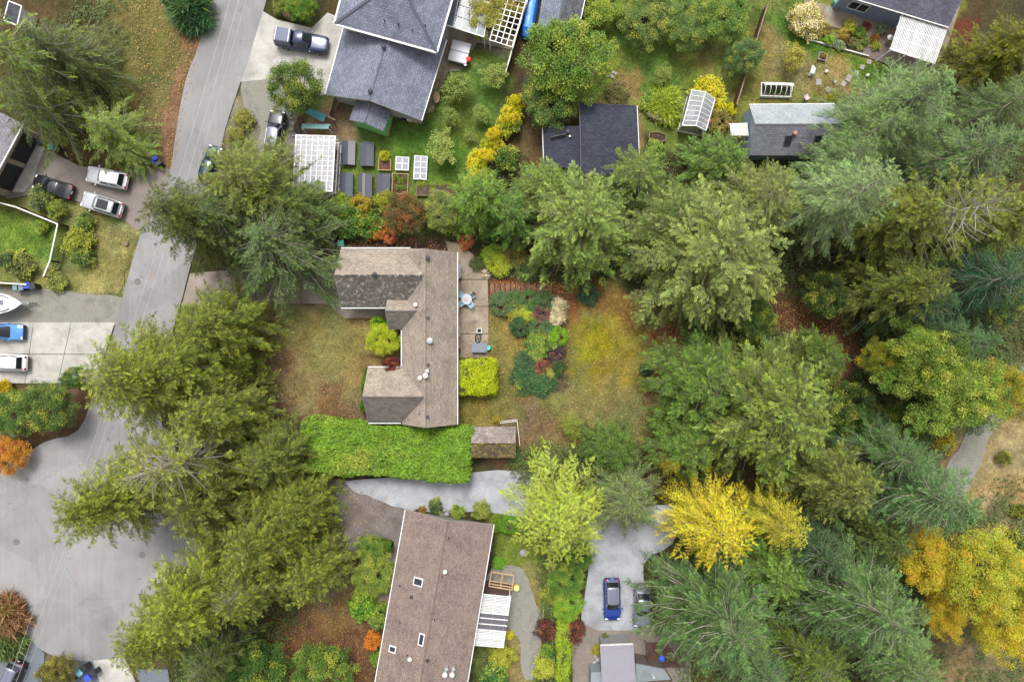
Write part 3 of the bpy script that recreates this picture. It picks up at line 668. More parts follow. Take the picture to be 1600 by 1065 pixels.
blue_wall = paint('pale_siding', lin((196, 196, 192), KG), .8)
ctr = (SW + SE + NE + NW) / 4
MB().prism([tuple((q + (ctr - q).normalized() * .7)[:2]) for q in (SW, SE, NE, NW)], 0, 5.25).build('wall', blue_wall, h3)
for px, py in ((600, 31), (622, 37), (644, 46), (664, 39)):
    q = P(px, py, 6.1 if py < 40 else 5.9); MB().cyl(q - Vector((0, 0, .6)), .07, .8, 10).build('vent_pipe', dark_metal, h3)
A3, B3, C3, D3 = P(509, 148, 2.8), P(540, 32, 2.8), P(697, 62, 2.8), P(658, 188, 2.8)
gable(h3, A3, B3, C3, D3, 4.7, blue_roof, blue_wall, gut=(1, 1))
for px, py in ((600, 75), (579, 144)): vent(h3, on_slope(A3, B3, C3, D3, 4.7, px, py), 'cap')
# green-fronted lean-to with small gable roof
h4 = thing('garden_shed', 'small blue grey roofed shed with bright green gable front', 'shed', P(580, 190))
A4, B4, C4, D4 = P(546, 187, 2.3), P(556, 156, 2.3), P(611, 175, 2.3), P(599, 205, 2.3)
gable(h4, A4, B4, C4, D4, 3.15, blue_roof, paint('green_wall', lin((150, 235, 150), KG), .6, var=.06), inset=.14, gut=(0, 0))
bd = MB().prism(W2([(609, 178), (615, 180), (607, 213), (600, 210)]), -.05, .18)
single('boardwalk', bd, cedar_wood, 'narrow new wood boardwalk along the green fronted shed', 'boardwalk')

# ------------------------------------------------------------------ black-roofed building
black_roof = shingle('charcoal_shingles', lin((74, 78, 90), KG), course=.24, var=.2, mort=.6)
h5 = thing('outbuilding', 'low outbuilding with two charcoal shed roofs and a black pipe on top', 'building', P(930, 220))
wallw = paint('cream_wall', lin((206, 200, 188), KG), .8)
q = [P(906, 160, 3.3), P(995, 165, 3.3), P(1000, 275, 2.8), P(908, 275, 2.8)]
slope(h5, q[3], q[2], q[1], q[0], black_roof)
MB().prism([tuple(v[:2]) for v in (lerp(q[0], q[2], .04), lerp(q[1], q[3], .04), lerp(q[2], q[0], .04), lerp(q[3], q[1], .04))], 0, 2.75).build('wall', wallw, h5)
q2 = [P(848, 200, 2.7), P(907, 196, 2.7), P(907.5, 262, 2.5), P(850, 262, 2.5)]
slope(h5, q2[3], q2[2], q2[1], q2[0], black_roof)
MB().prism([tuple(v[:2]) for v in (lerp(q2[0], q2[2], .05), lerp(q2[1], q2[3], .05), lerp(q2[2], q2[0], .05), lerp(q2[3], q2[1], .05))], 0, 2.4).build('wall', wallw, h5)
piece('barge_board', white, h5, q[1] + Vector((.03, 0, -.05)), q[2] + Vector((.03, 0, -.05)), .07, .18)
piece('barge_board', white, h5, q2[0] + Vector((-.03, 0, -.05)), q2[3] + Vector((-.03, 0, -.05)), .07, .18)
piece('barge_board', dark_metal, h5, q[0] + Vector((-.03, 0, -.05)), q[3] + Vector((-.03, 0, -.05)), .1, .25)
MB().tube([P(860, 215, 2.95), P(885, 209, 2.98)], .11, 10).build('flue_pipe', paint('black_pipe', (.008, .008, .008), .4), h5, smooth=True)
MB().cyl(P(887, 207, 2.7), .12, .4, 12).build('vent_pipe', dark_metal, h5); MB().cyl(P(890, 214, 2.7), .1, .3, 12).build('vent_pipe', white, h5)

# ------------------------------------------------------------------ grey roof shed with skylights, top right garden
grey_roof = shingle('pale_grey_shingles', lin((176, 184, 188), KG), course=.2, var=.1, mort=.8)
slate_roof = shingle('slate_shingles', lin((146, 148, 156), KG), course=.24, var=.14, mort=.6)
h6 = thing('garden_studio', 'pale blue garden studio with half light, half dark grey roof and two skylights', 'shed', P(1240, 205))
A6, B6, C6, D6 = P(1171, 243, 2.5), P(1306, 243, 2.5), P(1304, 163, 2.5), P(1171, 164, 2.5)
pale_blue = paint('pale_blue_siding', lin((176, 198, 214), KG), .7, var=.06)
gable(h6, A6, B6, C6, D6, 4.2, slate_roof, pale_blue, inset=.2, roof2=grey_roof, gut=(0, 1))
v6 = (Vector((0, (D6 - A6).length / 2, 1.7))).normalized()
for px, py in ((1231, 219), (1277, 219)): skylight(h6, on_slope(A6, B6, C6, D6, 4.2, px, py), Vector((1, 0, 0)), v6, .62, .85, dark_metal)
q = on_slope(A6, B6, C6, D6, 4.2, 1241, 209); MB().lathe(q - Vector((0, 0, .1)), [(.16, 0), (.16, .3), (.24, .32), (.2, .42), (.02, .48)], 16).build('roof_vent', paint('terracotta_vent', lin((196, 130, 110), KG), .7), h6, smooth=True)
ll = thing('lean_to_roof', 'small white slatted roof leaning on the pale blue studio', 'roof', P(1155, 200))
a, b, c, d = P(1140, 193, 2.0), P(1168, 192, 2.1), P(1170, 212, 2.1), P(1142, 212, 2.0)
for i in range(11): piece('slat', off_white, ll, lerp(a, b, (i + .5) / 11), lerp(d, c, (i + .5) / 11), .15, .03)
for t in (.1, .9): piece('beam', off_white, ll, lerp(a, d, t) - Vector((0, 0, .08)), lerp(b, c, t) - Vector((0, 0, .08)), .08, .1)
for qq in (a, b, c, d): piece('post', off_white, ll, Vector((qq.x, qq.y, 0)), qq - Vector((0, 0, .1)), .08, .08)

# ------------------------------------------------------------------ house with white pergola, top right
h7 = thing('house', 'light blue house with dark grey roof at the edge of the flower garden', 'house', P(1420, 0))
ink_roof = shingle('dark_grey_shingles', lin((106, 107, 120), KG), course=.22, var=.18, mort=.7)
A7, B7, C7, D7 = P(1318, -8, 3.0), P(1483, 42, 3.0), P(1540, -130, 3.0), P(1376, -180, 3.0)
gable(h7, A7, B7, C7, D7, 4.6, ink_roof, paint('blue_siding', lin((150, 166, 192), KG), .7, var=.05), inset=.25, gut=(1, 0))
nn = (A7 - D7).normalized(); w0 = A7 - nn * .25; uu = (B7 - A7).normalized()
window(h7, (w0 + uu * 1.4)[:2], (w0 + uu * 3.4)[:2], .9, 2.2, nn, 2)
pg = thing('pergola', 'white slatted pergola on posts built against the light blue house', 'pergola', P(1435, 60))
TL, TR, BR, BL = P(1408, 22, 2.7), P(1482, 42, 2.7), P(1461, 101, 2.7), P(1390, 78, 2.7)
for i in range(30):
    t = (i + .5) / 30; s0 = RND.choice([0, 0, .02, .05]); piece('slat', slat_white, pg, lerp(lerp(TL, TR, t), lerp(BL, BR, t), s0), lerp(BL, BR, t), .122 + RND.uniform(-.016, .01), .035)
for t in (.06, .35, .65, .95): piece('beam', white, pg, lerp(TL, BL, t) - Vector((0, 0, .1)), lerp(TR, BR, t) - Vector((0, 0, .1)), .1, .16)
for s_ in (.02, .35, .68, .98):
    qq = lerp(BL, BR, s_) ; piece('post', white, pg, Vector((qq.x, qq.y, 0)), qq - Vector((0, 0, .18)), .12, .12)

# ------------------------------------------------------------------ left edge house with garage doors
h8 = thing('house', 'beige walled house with grey roof and two dark garage doors', 'house', P(-10, 230))
f0, f1 = P(64, 212), P(12, 308); n8 = Vector(((f0 - f1).y, -(f0 - f1).x, 0)).normalized(); n8 = n8 if n8.x > 0 else -n8
beige = paint('beige_siding', lin((190, 174, 152), KG), .8)
b0, b1 = f0 - n8 * 9, f1 - n8 * 9
MB().prism([tuple(v[:2]) for v in (f0, f1, b1, b0)], 0, 3.4).build('wall', beige, h8)
up_ = Vector((0, 0, 3.4)); e = (f0 - f1).normalized()
r_grey = shingle('light_grey_shingles', lin((164, 160, 168), KG), course=.24, var=.1, mort=.7)
E0, E1 = f0 + n8 * .5 + e * .4 + up_, f1 + n8 * .5 - e * .4 + up_
slope(h8, E1, E0, E0 - n8 * 5 + Vector((0, 0, 1.6)), E1 - n8 * 5 + Vector((0, 0, 1.6)), r_grey)
slope(h8, E0 - n8 * 10, E1 - n8 * 10, E1 - n8 * 5 + Vector((0, 0, 1.6)), E0 - n8 * 5 + Vector((0, 0, 1.6)), r_grey)
MB().bar(E0 + n8 * .07 - Vector((0, 0, .08)), E1 + n8 * .07 - Vector((0, 0, .08)), .14, .14).build('gutter', white, h8)
black_door = paint('black_door', (.018, .019, .024), .4)
LL = (f0 - f1).length
for t0, t1 in ((.1, .47), (.54, .93)):
    a = lerp(f1, f0, t0) + n8 * .03; b = lerp(f1, f0, t1) + n8 * .03; g8 = None
    d0 = MB().box((a + b) / 2 + Vector((0, 0, .22)), ((b - a).length, .05, .42), math.atan2((b - a).y, (b - a).x)).build('garage_door', black_door, h8)
    for k in range(1, 5): MB().box((a + b) / 2 + Vector((0, 0, .22 + .44 * k)), ((b - a).length, .05, .42), math.atan2((b - a).y, (b - a).x)).build('panel', black_door, d0)
h9 = thing('garden_shed', 'small dark roofed shed with white roof edge beyond the tall cedar', 'shed', P(22, 24))
qa = [P(14, 2, 2.4), P(34, 10, 2.4), P(27, 40, 2.2), P(6, 32, 2.2)]
slope(h9, qa[3], qa[2], qa[1], qa[0], shingle('shed_shingles', lin((92, 92, 100), KG)), .1); MB().prism([tuple(lerp(qa[i], qa[(i + 2) % 4], .06)[:2]) for i in range(4)], 0, 2.15).build('wall', off_white, h9)
for i in range(4): piece('barge_board', white, h9, qa[i] - Vector((0, 0, .03)), qa[(i + 1) % 4] - Vector((0, 0, .03)), .12, .16)

# ------------------------------------------------------------------ small garden shed south-east of the bungalow
h10 = thing('garden_shed', 'small shed whose grey roof is half covered in yellow leaf litter', 'shed', P(770, 692))
A10, B10, C10, D10 = P(737, 715, 2.1), P(805, 715, 2.1), P(805, 666, 2.1), P(738, 666, 2.1)
littered = shingle('littered_shingles', lin((126, 112, 88), KG), lichen=(lin((190, 166, 70), KG), .53), course=.24)
gable(h10, A10, B10, C10, D10, 3.2, littered, paint('shed_wall', lin((120, 100, 84), KG), .85), inset=.25, roof2=shingle('shed_grey', lin((164, 150, 142), KG), course=.24), gut=(0, 0))
fe = thing('trellis_fence', 'white trellis fence with chicken wire frames behind the leaf strewn shed', 'fence', P(798, 664))
pts = [P(782, 658, 0), P(808, 655, 0), P(812, 692, 0)]
for a, b in zip(pts, pts[1:]):
    for z in (.15, 1.4): piece('rail', off_white, fe, a + Vector((0, 0, z)), b + Vector((0, 0, z)), .06, .06)
    for k in range(5): qq = lerp(a, b, k / 4); piece('post', off_white, fe, qq, qq + Vector((0, 0, 1.45)), .06, .06)
sp = MB().bar(P(708, 672, .25), P(737, 676, .25), .5, .05); sp.bar(P(710, 672, 0), P(710, 672, .25), .1); sp.bar(P(735, 676, 0), P(735, 676, .25), .1)
single('plank_bench', sp, paint('pale_plank', lin((196, 196, 200), KG), .6), 'pale grey plank bench between the bungalow and the leaf strewn shed', 'bench')

# ------------------------------------------------------------------ metal-roofed cabin at the bottom edge
h11 = thing('cabin', 'small cabin with ribbed silver metal roof beside a paved court', 'cabin', P(965, 1040))
q = [P(938, 1008, 2.9), P(989, 1006, 2.9), P(993, 1064, 3.2), P(941, 1066, 3.2)]
metal = paint('silver_roof', lin((176, 174, 184), KG), .4, .25, var=.05)
MB().slab(q, .06).build('roof_sheet', metal, h11)
for i in range(14): piece('rib', metal, h11, lerp(q[0], q[1], i / 13) + Vector((0, 0, .035)), lerp(q[3], q[2], i / 13) + Vector((0, 0, .05)), .06, .1)
piece('ridge_cap', metal, h11, lerp(q[0], q[3], .1) + Vector((0, 0, .08)), lerp(q[1], q[2], .1) + Vector((0, 0, .08)), .12, .03)
piece('fascia', off_white, h11, q[0] + Vector((0, .05, -.05)), q[1] + Vector((0, .05, -.05)), .08, .2)
MB().prism([tuple(lerp(q[i], q[(i + 2) % 4], .07)[:2]) for i in range(4)], 0, 2.85).build('wall', paint('cabin_wall', lin((150, 150, 150), KG), .8), h11)
MB().prism(W2([(920, 1035), (938, 1033), (942, 1100), (918, 1100)]), 0, 2.0).build('side_wing', paint('wing_roof', lin((150, 160, 168), KG), .5), h11)
h12 = thing('flat_roof_annex', 'grey green flat roofed annex with dark fascia next to the metal roofed cabin', 'annex', P(1025, 1050))
qq = [P(993, 1036, 2.5), P(1040, 1045, 2.5), P(1050, 1062, 2.5), P(994, 1066, 2.5)]
MB().prism([tuple(v[:2]) for v in qq], 2.35, 2.5).build('roof_sheet', mottled('annex_roof', [lin((128, 138, 140), KG), lin((150, 158, 160), KG)], .8, 6, .7, .1, .1), h12)
MB().prism([tuple(lerp(qq[i], sum(qq, Vector()) / 4, .08)[:2]) for i in range(4)], 0, 2.34).build('wall', paint('annex_wall', lin((110, 100, 92), KG), .8), h12)
for i in (1, 2): piece('fascia', wood_dark, h12, qq[i] - Vector((0, 0, .06)), qq[(i + 1) % 4] - Vector((0, 0, .06)), .12, .3)
MB().cyl(P(1020, 1054, 2.5), .08, .5, 10).build('vent_pipe', white, h12)
dk = thing('deck', 'brown timber deck with stairs under the fir branches', 'deck', P(1035, 1025))
for i in range(14): piece('plank', wood_dark, dk, P(1012 + i * 3.4, 1003 + max(0, i - 8) * 4, .9), P(1014 + i * 3.4, 1042, .9), .21, .05)
for x, y in ((1013, 1005), (1016, 1040), (1055, 1038), (1040, 1005)): piece('post', wood_dark, dk, P(x, y, 0), P(x, y, 1.0) * 1, .12, .12)
for a, b in (((1008, 1000), (1016, 1048)), ((1040, 1030), (1070, 1042))): piece('handrail', wood_dark, dk, P(*a, 1.8), P(*b, 1.8), .1, .1)
for x, y in ((1008, 1000), (1016, 1048), (1040, 1030), (1070, 1042), (1011, 1024)): piece('post', wood_dark, dk, P(x, y, 0), Vector((P(x, y, 1.8).x, P(x, y, 1.8).y, 1.8)), .09, .09)

# ------------------------------------------------------------------ other roofs at the top edge
h13 = thing('workshop', 'workshop with two tone blue grey shingle roof next to the blue tarpaulin', 'building', P(870, 15))
A13, B13, C13, D13 = P(838, 55, 2.8), P(856, -60, 2.8), P(925, -55, 2.8), P(902, 50, 2.8)
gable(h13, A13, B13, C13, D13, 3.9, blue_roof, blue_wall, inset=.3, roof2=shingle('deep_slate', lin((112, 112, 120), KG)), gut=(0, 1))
# ------------------------------------------------------------------ vegetation prototypes
KV = 0.9
bark = mottled('bark', [lin((92, 78, 66), .8), lin((128, 114, 100), .8)], 1.5, 9, .95, .5, .3)
twig_grey = mottled('grey_twig', [lin((150, 140, 128), .8), lin((176, 166, 152), .8)], 1.5, 9, .95, .3, .2)
LM = dict(
    cedar=leafmat('cedar_leaf', (1.9, 1.75, 1.8), .22, .35, vmin=.3, vmax=1.8, trans=.08, rel=True),
    fir=leafmat('fir_leaf', (1.9, 1.8, 1.9), .2, .35, vmin=.3, vmax=1.8, trans=.08, rel=True),
    broad=leafmat('broad_leaf', lin((168, 168, 62), KV), .12, .3, vmin=.38, vmax=1.6),
    autumn=leafmat('autumn_leaf', lin((214, 160, 44), KV), .08, .25, .2),
    gold=leafmat('gold_leaf', lin((176, 190, 70), KV), .15, .4, .2),
    plain=leafmat('plain_leaf', lin((120, 130, 60), KV), .06, .2),
    redtip=leafmat('redtip_leaf', lin((180, 104, 60), KV), .10, .25),
    bloom=leafmat('bloom_leaf', lin((240, 225, 180), KV), .25, .4, vmin=.5, vmax=1.4))
def nrm(a): return a / np.maximum(np.linalg.norm(a, axis=-1, keepdims=True), 1e-9)
def leaf_mesh(name, C, D, Nn_, L, W, A, mat, fold=.0):
    n = len(C); D = nrm(D); S = nrm(np.cross(D, Nn_)); U = np.cross(S, D)
    L = np.broadcast_to(L, (n,))[:, None]; W = np.broadcast_to(W, (n,))[:, None]
    V = np.stack([C, C + D * L * .45 + S * W * .5 + U * W * fold, C + D * L, C + D * L * .45 - S * W * .5 + U * W * fold], 1).reshape(-1, 3)
    me = bpy.data.meshes.new(name); me.vertices.add(4 * n); me.vertices.foreach_set('co', V.astype(np.float32).ravel())
    me.loops.add(4 * n); me.loops.foreach_set('vertex_index', np.arange(4 * n, dtype=np.int32))
    me.polygons.add(n); me.polygons.foreach_set('loop_start', np.arange(0, 4 * n, 4, dtype=np.int32)); me.update()
    at = me.color_attributes.new('leaf', 'FLOAT_COLOR', 'POINT')
    A = np.repeat(np.concatenate([A, np.ones((n, 1))], 1), 4, 0); at.data.foreach_set('color', A.astype(np.float32).ravel())
    me.materials.append(mat); return me
def mesh_only(mb, name, mat, smooth=True):
    o = mb.build(name, mat, smooth=smooth); me = o.data; bpy.data.objects.remove(o); return me
PROTO = {}
def conifer(key, seed, h, R, nb, p=.75, droop=.3, tip_up=.15, l2=.82, sp2=.36, sp3=.082, ll=.25, lw=.062, z0=.08, rise_top=.9, rise_low=.05, mat='cedar', bare=0.0, limb=bark, hang=.35, tilt=.38, gap=.36, thick=1.0):
    rs = np.random.RandomState(seed); tr = MB()
    tr.tube([(0, 0, -.2), (rs.uniform(-.1, .1), rs.uniform(-.1, .1), h * .4), (rs.uniform(-.15, .15), rs.uniform(-.15, .15), h * .75), (0, 0, h * .985)], [h * .022, h * .016, h * .008, .02], 8)
    Cs, Ds, Ns, Ls, Ws, As = [], [], [], [], [], []; ph = rs.uniform(0, 6, 3)
    for i in range(nb):
        u = (i + rs.rand()) / nb; u = u ** .85
        z = h * (z0 + (1 - z0) * u); az = i * 2.39996 + rs.uniform(-.4, .4)
        L = R * max(.04, ((1 - u ** 1.45) ** p) * (.66 + .34 * min(1, u * 5 + .35))) * rs.uniform(.74, 1.1)
        if u > .97: L = max(L, .3)
        rise = rise_low + (rise_top - rise_low) * u ** 1.6 + rs.uniform(-.08, .08)
        f = np.array([math.cos(az), math.sin(az), 0.]); sd = np.array([-f[1], f[0], 0.]); bend = rs.uniform(-.25, .25)
        def pt(s):
            s = np.asarray(s)[..., None]
            zz = L * (rise * s - droop * s ** 2 + tip_up * s ** 3)
            return np.array([0, 0, z]) + f * (L * s) + sd * (L * bend * s * s) + np.array([0, 0, 1.]) * zz
        k = np.linspace(0, 1, 4); B = pt(k); r0 = thick * max(.012, min(.09, L * .014))
        tr.tube([tuple(q) for q in B], [r0, r0 * .75, r0 * .5, .006 * thick], 3, cap=False)
        n2 = max(3, int(L / sp2)); s = np.linspace(.12 + bare * rs.rand(), 1, n2)
        tang = nrm(pt(np.minimum(s + .03, 1.05)) - pt(s - .03)); base = pt(s)
        brand = rs.rand()
        for sgn in (-1, 1, 0):
            if sgn == 0: ss = s[-1:]; bb = base[-1:]; tt = tang[-1:]
            else: ss, bb, tt = s, base, tang
            ln = l2 * (np.minimum(1, L / 3) * (.42 + .58 * (1 - ss ** 4)) + .1) * rs.uniform(.7, 1.2, len(ss))
            ang = np.radians(58) - .35 * ss
            d2 = tt * np.cos(ang)[:, None] + sd * (sgn * np.sin(ang))[:, None]; d2[:, 2] -= hang * rs.uniform(.3, 1.2, len(ss)); d2 = nrm(d2)
            if sgn == 0: ln = np.array([min(.75, .3 + L * .12)])
            c2 = rs.rand(len(ss))
            for j in range(len(ss)):
                q0 = bb[j] + d2[j] * ln[j] * .5
                if ss[j] > .4 and math.sin(q0[0] * 2.1 + ph[0]) * math.sin(q0[1] * 2.1 + ph[1]) + .5 * math.sin(q0[2] * 1.7 + ph[2]) > gap: continue   # holes between the boughs
                # one flat frond: paired leaflets along its rib, all sharing the frond's own tilt
                m = max(3, int(ln[j] / sp3)); t = (np.arange(m) + .4) / m; dj = d2[j]
                nf = nrm(np.array([0, 0, 1.]) + rs.normal(0, tilt, 3)); sj = np.cross(dj, nf); sj /= max(1e-6, np.linalg.norm(sj))
                q = bb[j] + dj * (t * ln[j])[:, None]; q[:, 2] -= hang * .45 * ln[j] * t * t
                for sg in (-1, 1):
                    dd = dj * .82 + sj * sg * .62 + rs.normal(0, .12, (m, 3)); dd[:, 2] -= hang * .4 * t
                    nn = nf + rs.normal(0, .2, (m, 3))
                    Cs.append(q + rs.normal(0, .015, (m, 3))); Ds.append(dd); Ns.append(nn)
                    Ls.append(ll * rs.uniform(.75, 1.2, m) * (1.15 - .55 * t) * min(1.3, .6 + ln[j] * .6)); Ws.append(lw * rs.uniform(.8, 1.2, m))
                    As.append(np.stack([rs.rand(m) * .3 + .55 * c2[j] + .15 * brand, np.clip(c2[j] * .35 + .25 * rs.rand(m) + .4 * t, 0, 1), np.full(m, brand)], 1))  # lighter towards frond tips: new growth, with highlights put into the colour
    C = np.concatenate(Cs); me = leaf_mesh('crown', C, np.concatenate(Ds), np.concatenate(Ns), np.concatenate(Ls), np.concatenate(Ws), np.concatenate(As), LM[mat])
    PROTO[key] = (mesh_only(tr, 'trunk', limb), me, h, R)
def broadleaf(key, seed, h, R, rz, ncl, per, leaf, mat='broad', trunk=.3, flat=0.0, lob=.28, cr=.55, droopy=0.0, shell=.45, base=None, upn=.6, limb=bark, fill=1.0, zmin=.08, strap=1.0):
    rs = np.random.RandomState(seed); tr = MB(); zc = h - rz if base is None else base
    d = nrm(rs.normal(size=(ncl, 3))); d[:, 2] = np.where(d[:, 2] < -.35, -d[:, 2], d[:, 2])
    lobes = nrm(rs.normal(size=(9, 3))); am = rs.uniform(.3, 1, 9)
    bump = np.max(np.maximum(0, d @ lobes.T) ** 6 * am, axis=1)
    rr = (shell + (1 - shell) * rs.rand(ncl) ** .5) * (1 - lob + lob * 1.4 * bump + rs.uniform(-.06, .06, ncl))
    cc = d * rr[:, None] * np.array([R, R, rz]) + np.array([0, 0, zc]); cc[:, 2] = np.maximum(cc[:, 2], zmin * h + rs.rand(ncl) * .08 * h)
    nl = max(3, int(ncl ** .5))
    if trunk > 0:
        zt = max(.12 * h, zc - rz * .55); tr.tube([(0, 0, -.15), (rs.uniform(-.05, .05) * R, rs.uniform(-.05, .05) * R, zt), (0, 0, zc)], [trunk, trunk * .75, trunk * .4], 8)
        for j in rs.choice(ncl, min(ncl, 26), replace=False):
            e = cc[j]; mid = np.array([0, 0, zt]) * .45 + e * .55 + rs.normal(0, .06 * R, 3); tr.tube([(0, 0, zt * .9), tuple(mid), tuple(e)], [trunk * .42, trunk * .2, .012], 4, cap=False)
    n = ncl * per; ci = np.repeat(np.arange(ncl), per); off = rs.normal(0, 1, (n, 3)); off = nrm(off) * (rs.rand(n) ** .5)[:, None] * cr * (R if R < 1.2 else 1 + .12 * (R - 1.2)) ; off[:, 2] *= .7
    C = cc[ci] + off; C[:, 2] = np.maximum(C[:, 2], .03)
    out = nrm(C - np.array([0, 0, zc - rz * .3])); nn = nrm(out * (1 - upn) + np.array([0, 0, upn]) + rs.normal(0, .42, (n, 3)))
    D = nrm(np.cross(nn, rs.normal(size=(n, 3)))) + out * .5; D[:, 2] -= droopy
    c2 = rs.rand(ncl)[ci]; A = np.stack([rs.rand(n) * .6 + .4 * c2, np.clip(c2 * .7 + .3 * rs.rand(n), 0, 1), rs.rand(ncl)[ci]], 1)
    me = leaf_mesh('crown', C, D, nn, leaf * rs.uniform(.6, 1.3, n) * strap, leaf * .62 * rs.uniform(.7, 1.2, n) / strap, A, LM[mat], fold=.12)
    PROTO[key] = (mesh_only(tr, 'trunk', limb) if trunk > 0 else None, me, h, R)
def hedge_proto(key, seed, sx, sy, sz, n, leaf, mat, soft=.35):
    rs = np.random.RandomState(seed)
    q = rs.uniform(-1, 1, (n, 3)); ax = rs.choice(3, n, p=[sy * sz / (sy * sz + sx * sz + sx * sy), sx * sz / (sy * sz + sx * sz + sx * sy), sx * sy / (sy * sz + sx * sz + sx * sy)])
    sg = np.where(rs.rand(n) < .5, -1., 1.); sg = np.where(ax == 2, 1., sg); q[np.arange(n), ax] = sg
    hf = np.array([sx / 2, sy / 2, sz / 2]); X = q * hf; rad = min(soft, sz / 2)
    inn = np.clip(X, -hf + rad, hf - rad); dl = X - inn; X = inn + nrm(dl) * np.minimum(np.linalg.norm(dl, axis=1, keepdims=True), rad)
    nn = nrm(dl + 1e-6); w_ = fbm(X[:, 0] + 50, X[:, 1] + X[:, 2] + 50, 1.1, seed)[:, None]
    X = X + nn * ((w_ - .5) * 1.2 - .26 * rs.rand(n, 1) ** 2); X[:, 2] += sz / 2
    nv = nrm(nn * .6 + np.array([0, 0, .35]) + rs.normal(0, .5, (n, 3))); D = nrm(np.cross(nv, rs.normal(size=(n, 3)))) + nn * .3
    c2 = fbm(X[:, 0] + 20, X[:, 1] + X[:, 2] + 20, .6, seed + 9); c2 = np.clip((c2 - .5) * 2.2 + .5, 0, 1)
    A = np.stack([rs.rand(n) * .65 + .35 * c2, np.clip(fbm(X[:, 0] + 9, X[:, 1] + 9, 2.5, seed + 5) * 1.1 - .1 + .25 * (rs.rand(n) - .5), 0, 1), rs.rand(n)], 1)
    me = leaf_mesh('foliage', X, D, nv, leaf * rs.uniform(.6, 1.3, n), leaf * .6 * rs.uniform(.7, 1.2, n), A, LM[mat], fold=.1)
    core = MB().box((0, 0, sz * .45), (sx - .55, sy - .55, sz * .82)); cm = mesh_only(core, 'stems', paint('hedge_stems', lin((58, 52, 36), .7), .9, var=.3), False)
    PROTO[key] = (cm, me, sz, sx / 2)
conifer('cedar0', 1, 15, 6.2, 230)
conifer('cedar1', 2, 15, 6.2, 220, p=.62, droop=.42, tip_up=.25, l2=.88)
conifer('cedar2', 3, 16, 5.8, 200, p=.85, droop=.25, bare=.35, l2=.78, limb=twig_grey)
conifer('cedar3', 9, 16, 5.8, 130, p=.85, droop=.22, bare=.8, l2=.7, limb=twig_grey, thick=1.7, gap=.3)
conifer('fir0', 4, 16, 5.6, 200, p=.95, droop=.12, tip_up=.05, l2=.8, sp2=.33, ll=.2, lw=.052, rise_low=.0, rise_top=.7, mat='fir', hang=.25, limb=twig_grey, tilt=.3)
conifer('fir1', 5, 16, 5.6, 180, p=.8, droop=.2, tip_up=.05, l2=.85, sp2=.35, ll=.21, lw=.052, rise_low=-.05, rise_top=.8, mat='fir', hang=.3, bare=.25, limb=twig_grey, tilt=.3)
conifer('fir2', 8, 15, 6.5, 80, p=.8, droop=.15, tip_up=.0, l2=.8, sp2=.36, ll=.22, lw=.07, rise_low=.02, rise_top=.6, mat='fir', hang=.45, limb=twig_grey, tilt=.3)
conifer('gold0', 6, 12, 4.8, 210, p=.55, droop=.4, tip_up=.2, l2=.55, sp2=.36, sp3=.085, ll=.18, lw=.05, rise_top=.6, rise_low=.2, mat='gold', hang=.45, bare=.2, gap=.9)
conifer('deodar', 7, 13, 4.8, 130, p=.6, droop=.25, tip_up=.0, l2=.75, sp2=.36, ll=.2, lw=.065, rise_top=.55, rise_low=.15, mat='gold', hang=.3)
broadleaf('maple0', 11, 11, 5.2, 4.2, 260, 120, .15, 'autumn', .26, lob=.45, cr=.5, shell=.35)
broadleaf('maple1', 12, 11, 5.2, 4.4, 230, 150, .17, 'broad', .26, lob=.45, cr=.5, shell=.35)
broadleaf('round0', 13, 5, 3.2, 2.4, 180, 95, .14, 'broad', .16, lob=.2, cr=.42, shell=.5)
broadleaf('round1', 14, 5, 3.2, 2.3, 170, 90, .15, 'redtip', .14, lob=.25, cr=.42, shell=.5)
broadleaf('airy0', 15, 3.2, 1.7, 1.2, 80, 30, .14, 'plain', .07, lob=.45, cr=.3, shell=.25)
broadleaf('airy1', 16, 3.2, 1.7, 1.2, 60, 34, .15, 'plain', .07, lob=.5, cr=.28, shell=.2)
broadleaf('shrub0', 17, 1.6, 1.3, 1.1, 90, 42, .13, 'broad', .06, lob=.4, cr=.27, shell=.5, base=.5)
broadleaf('shrub1', 18, 1.6, 1.3, 1.1, 80, 42, .15, 'broad', .06, lob=.45, cr=.27, shell=.5, base=.5)
broadleaf('shrubr', 19, 1.6, 1.3, 1.1, 80, 42, .14, 'redtip', .06, lob=.3, cr=.27, shell=.5, base=.5)
broadleaf('ball', 20, 1.2, 1.0, .95, 110, 36, .09, 'plain', .05, lob=.18, cr=.22, shell=.7, base=.3)
broadleaf('cover', 21, .7, 1.4, .55, 90, 40, .12, 'plain', .03, lob=.2, cr=.3, shell=.2, base=.15)
broadleaf('bloom', 22, 1.6, 1.2, 1.1, 110, 50, .1, 'bloom', .06, lob=.3, cr=.24, shell=.7, base=.5)
broadleaf('spiky', 23, 1.3, 1.2, .9, 50, 90, .26, 'plain', .05, lob=.35, cr=.4, shell=.1, base=.25, upn=.2, droopy=-.3, strap=2.4)
hedge_proto('hedge', 24, 10, 5.2, 2.6, 52000, .17, 'broad')
hedge_proto('cube', 25, 4.3, 3.9, 2.0, 17000, .16, 'gold', .6)
hedge_proto('strip', 26, 8, 1.6, 1.6, 16000, .14, 'broad')
VEG_N = {}
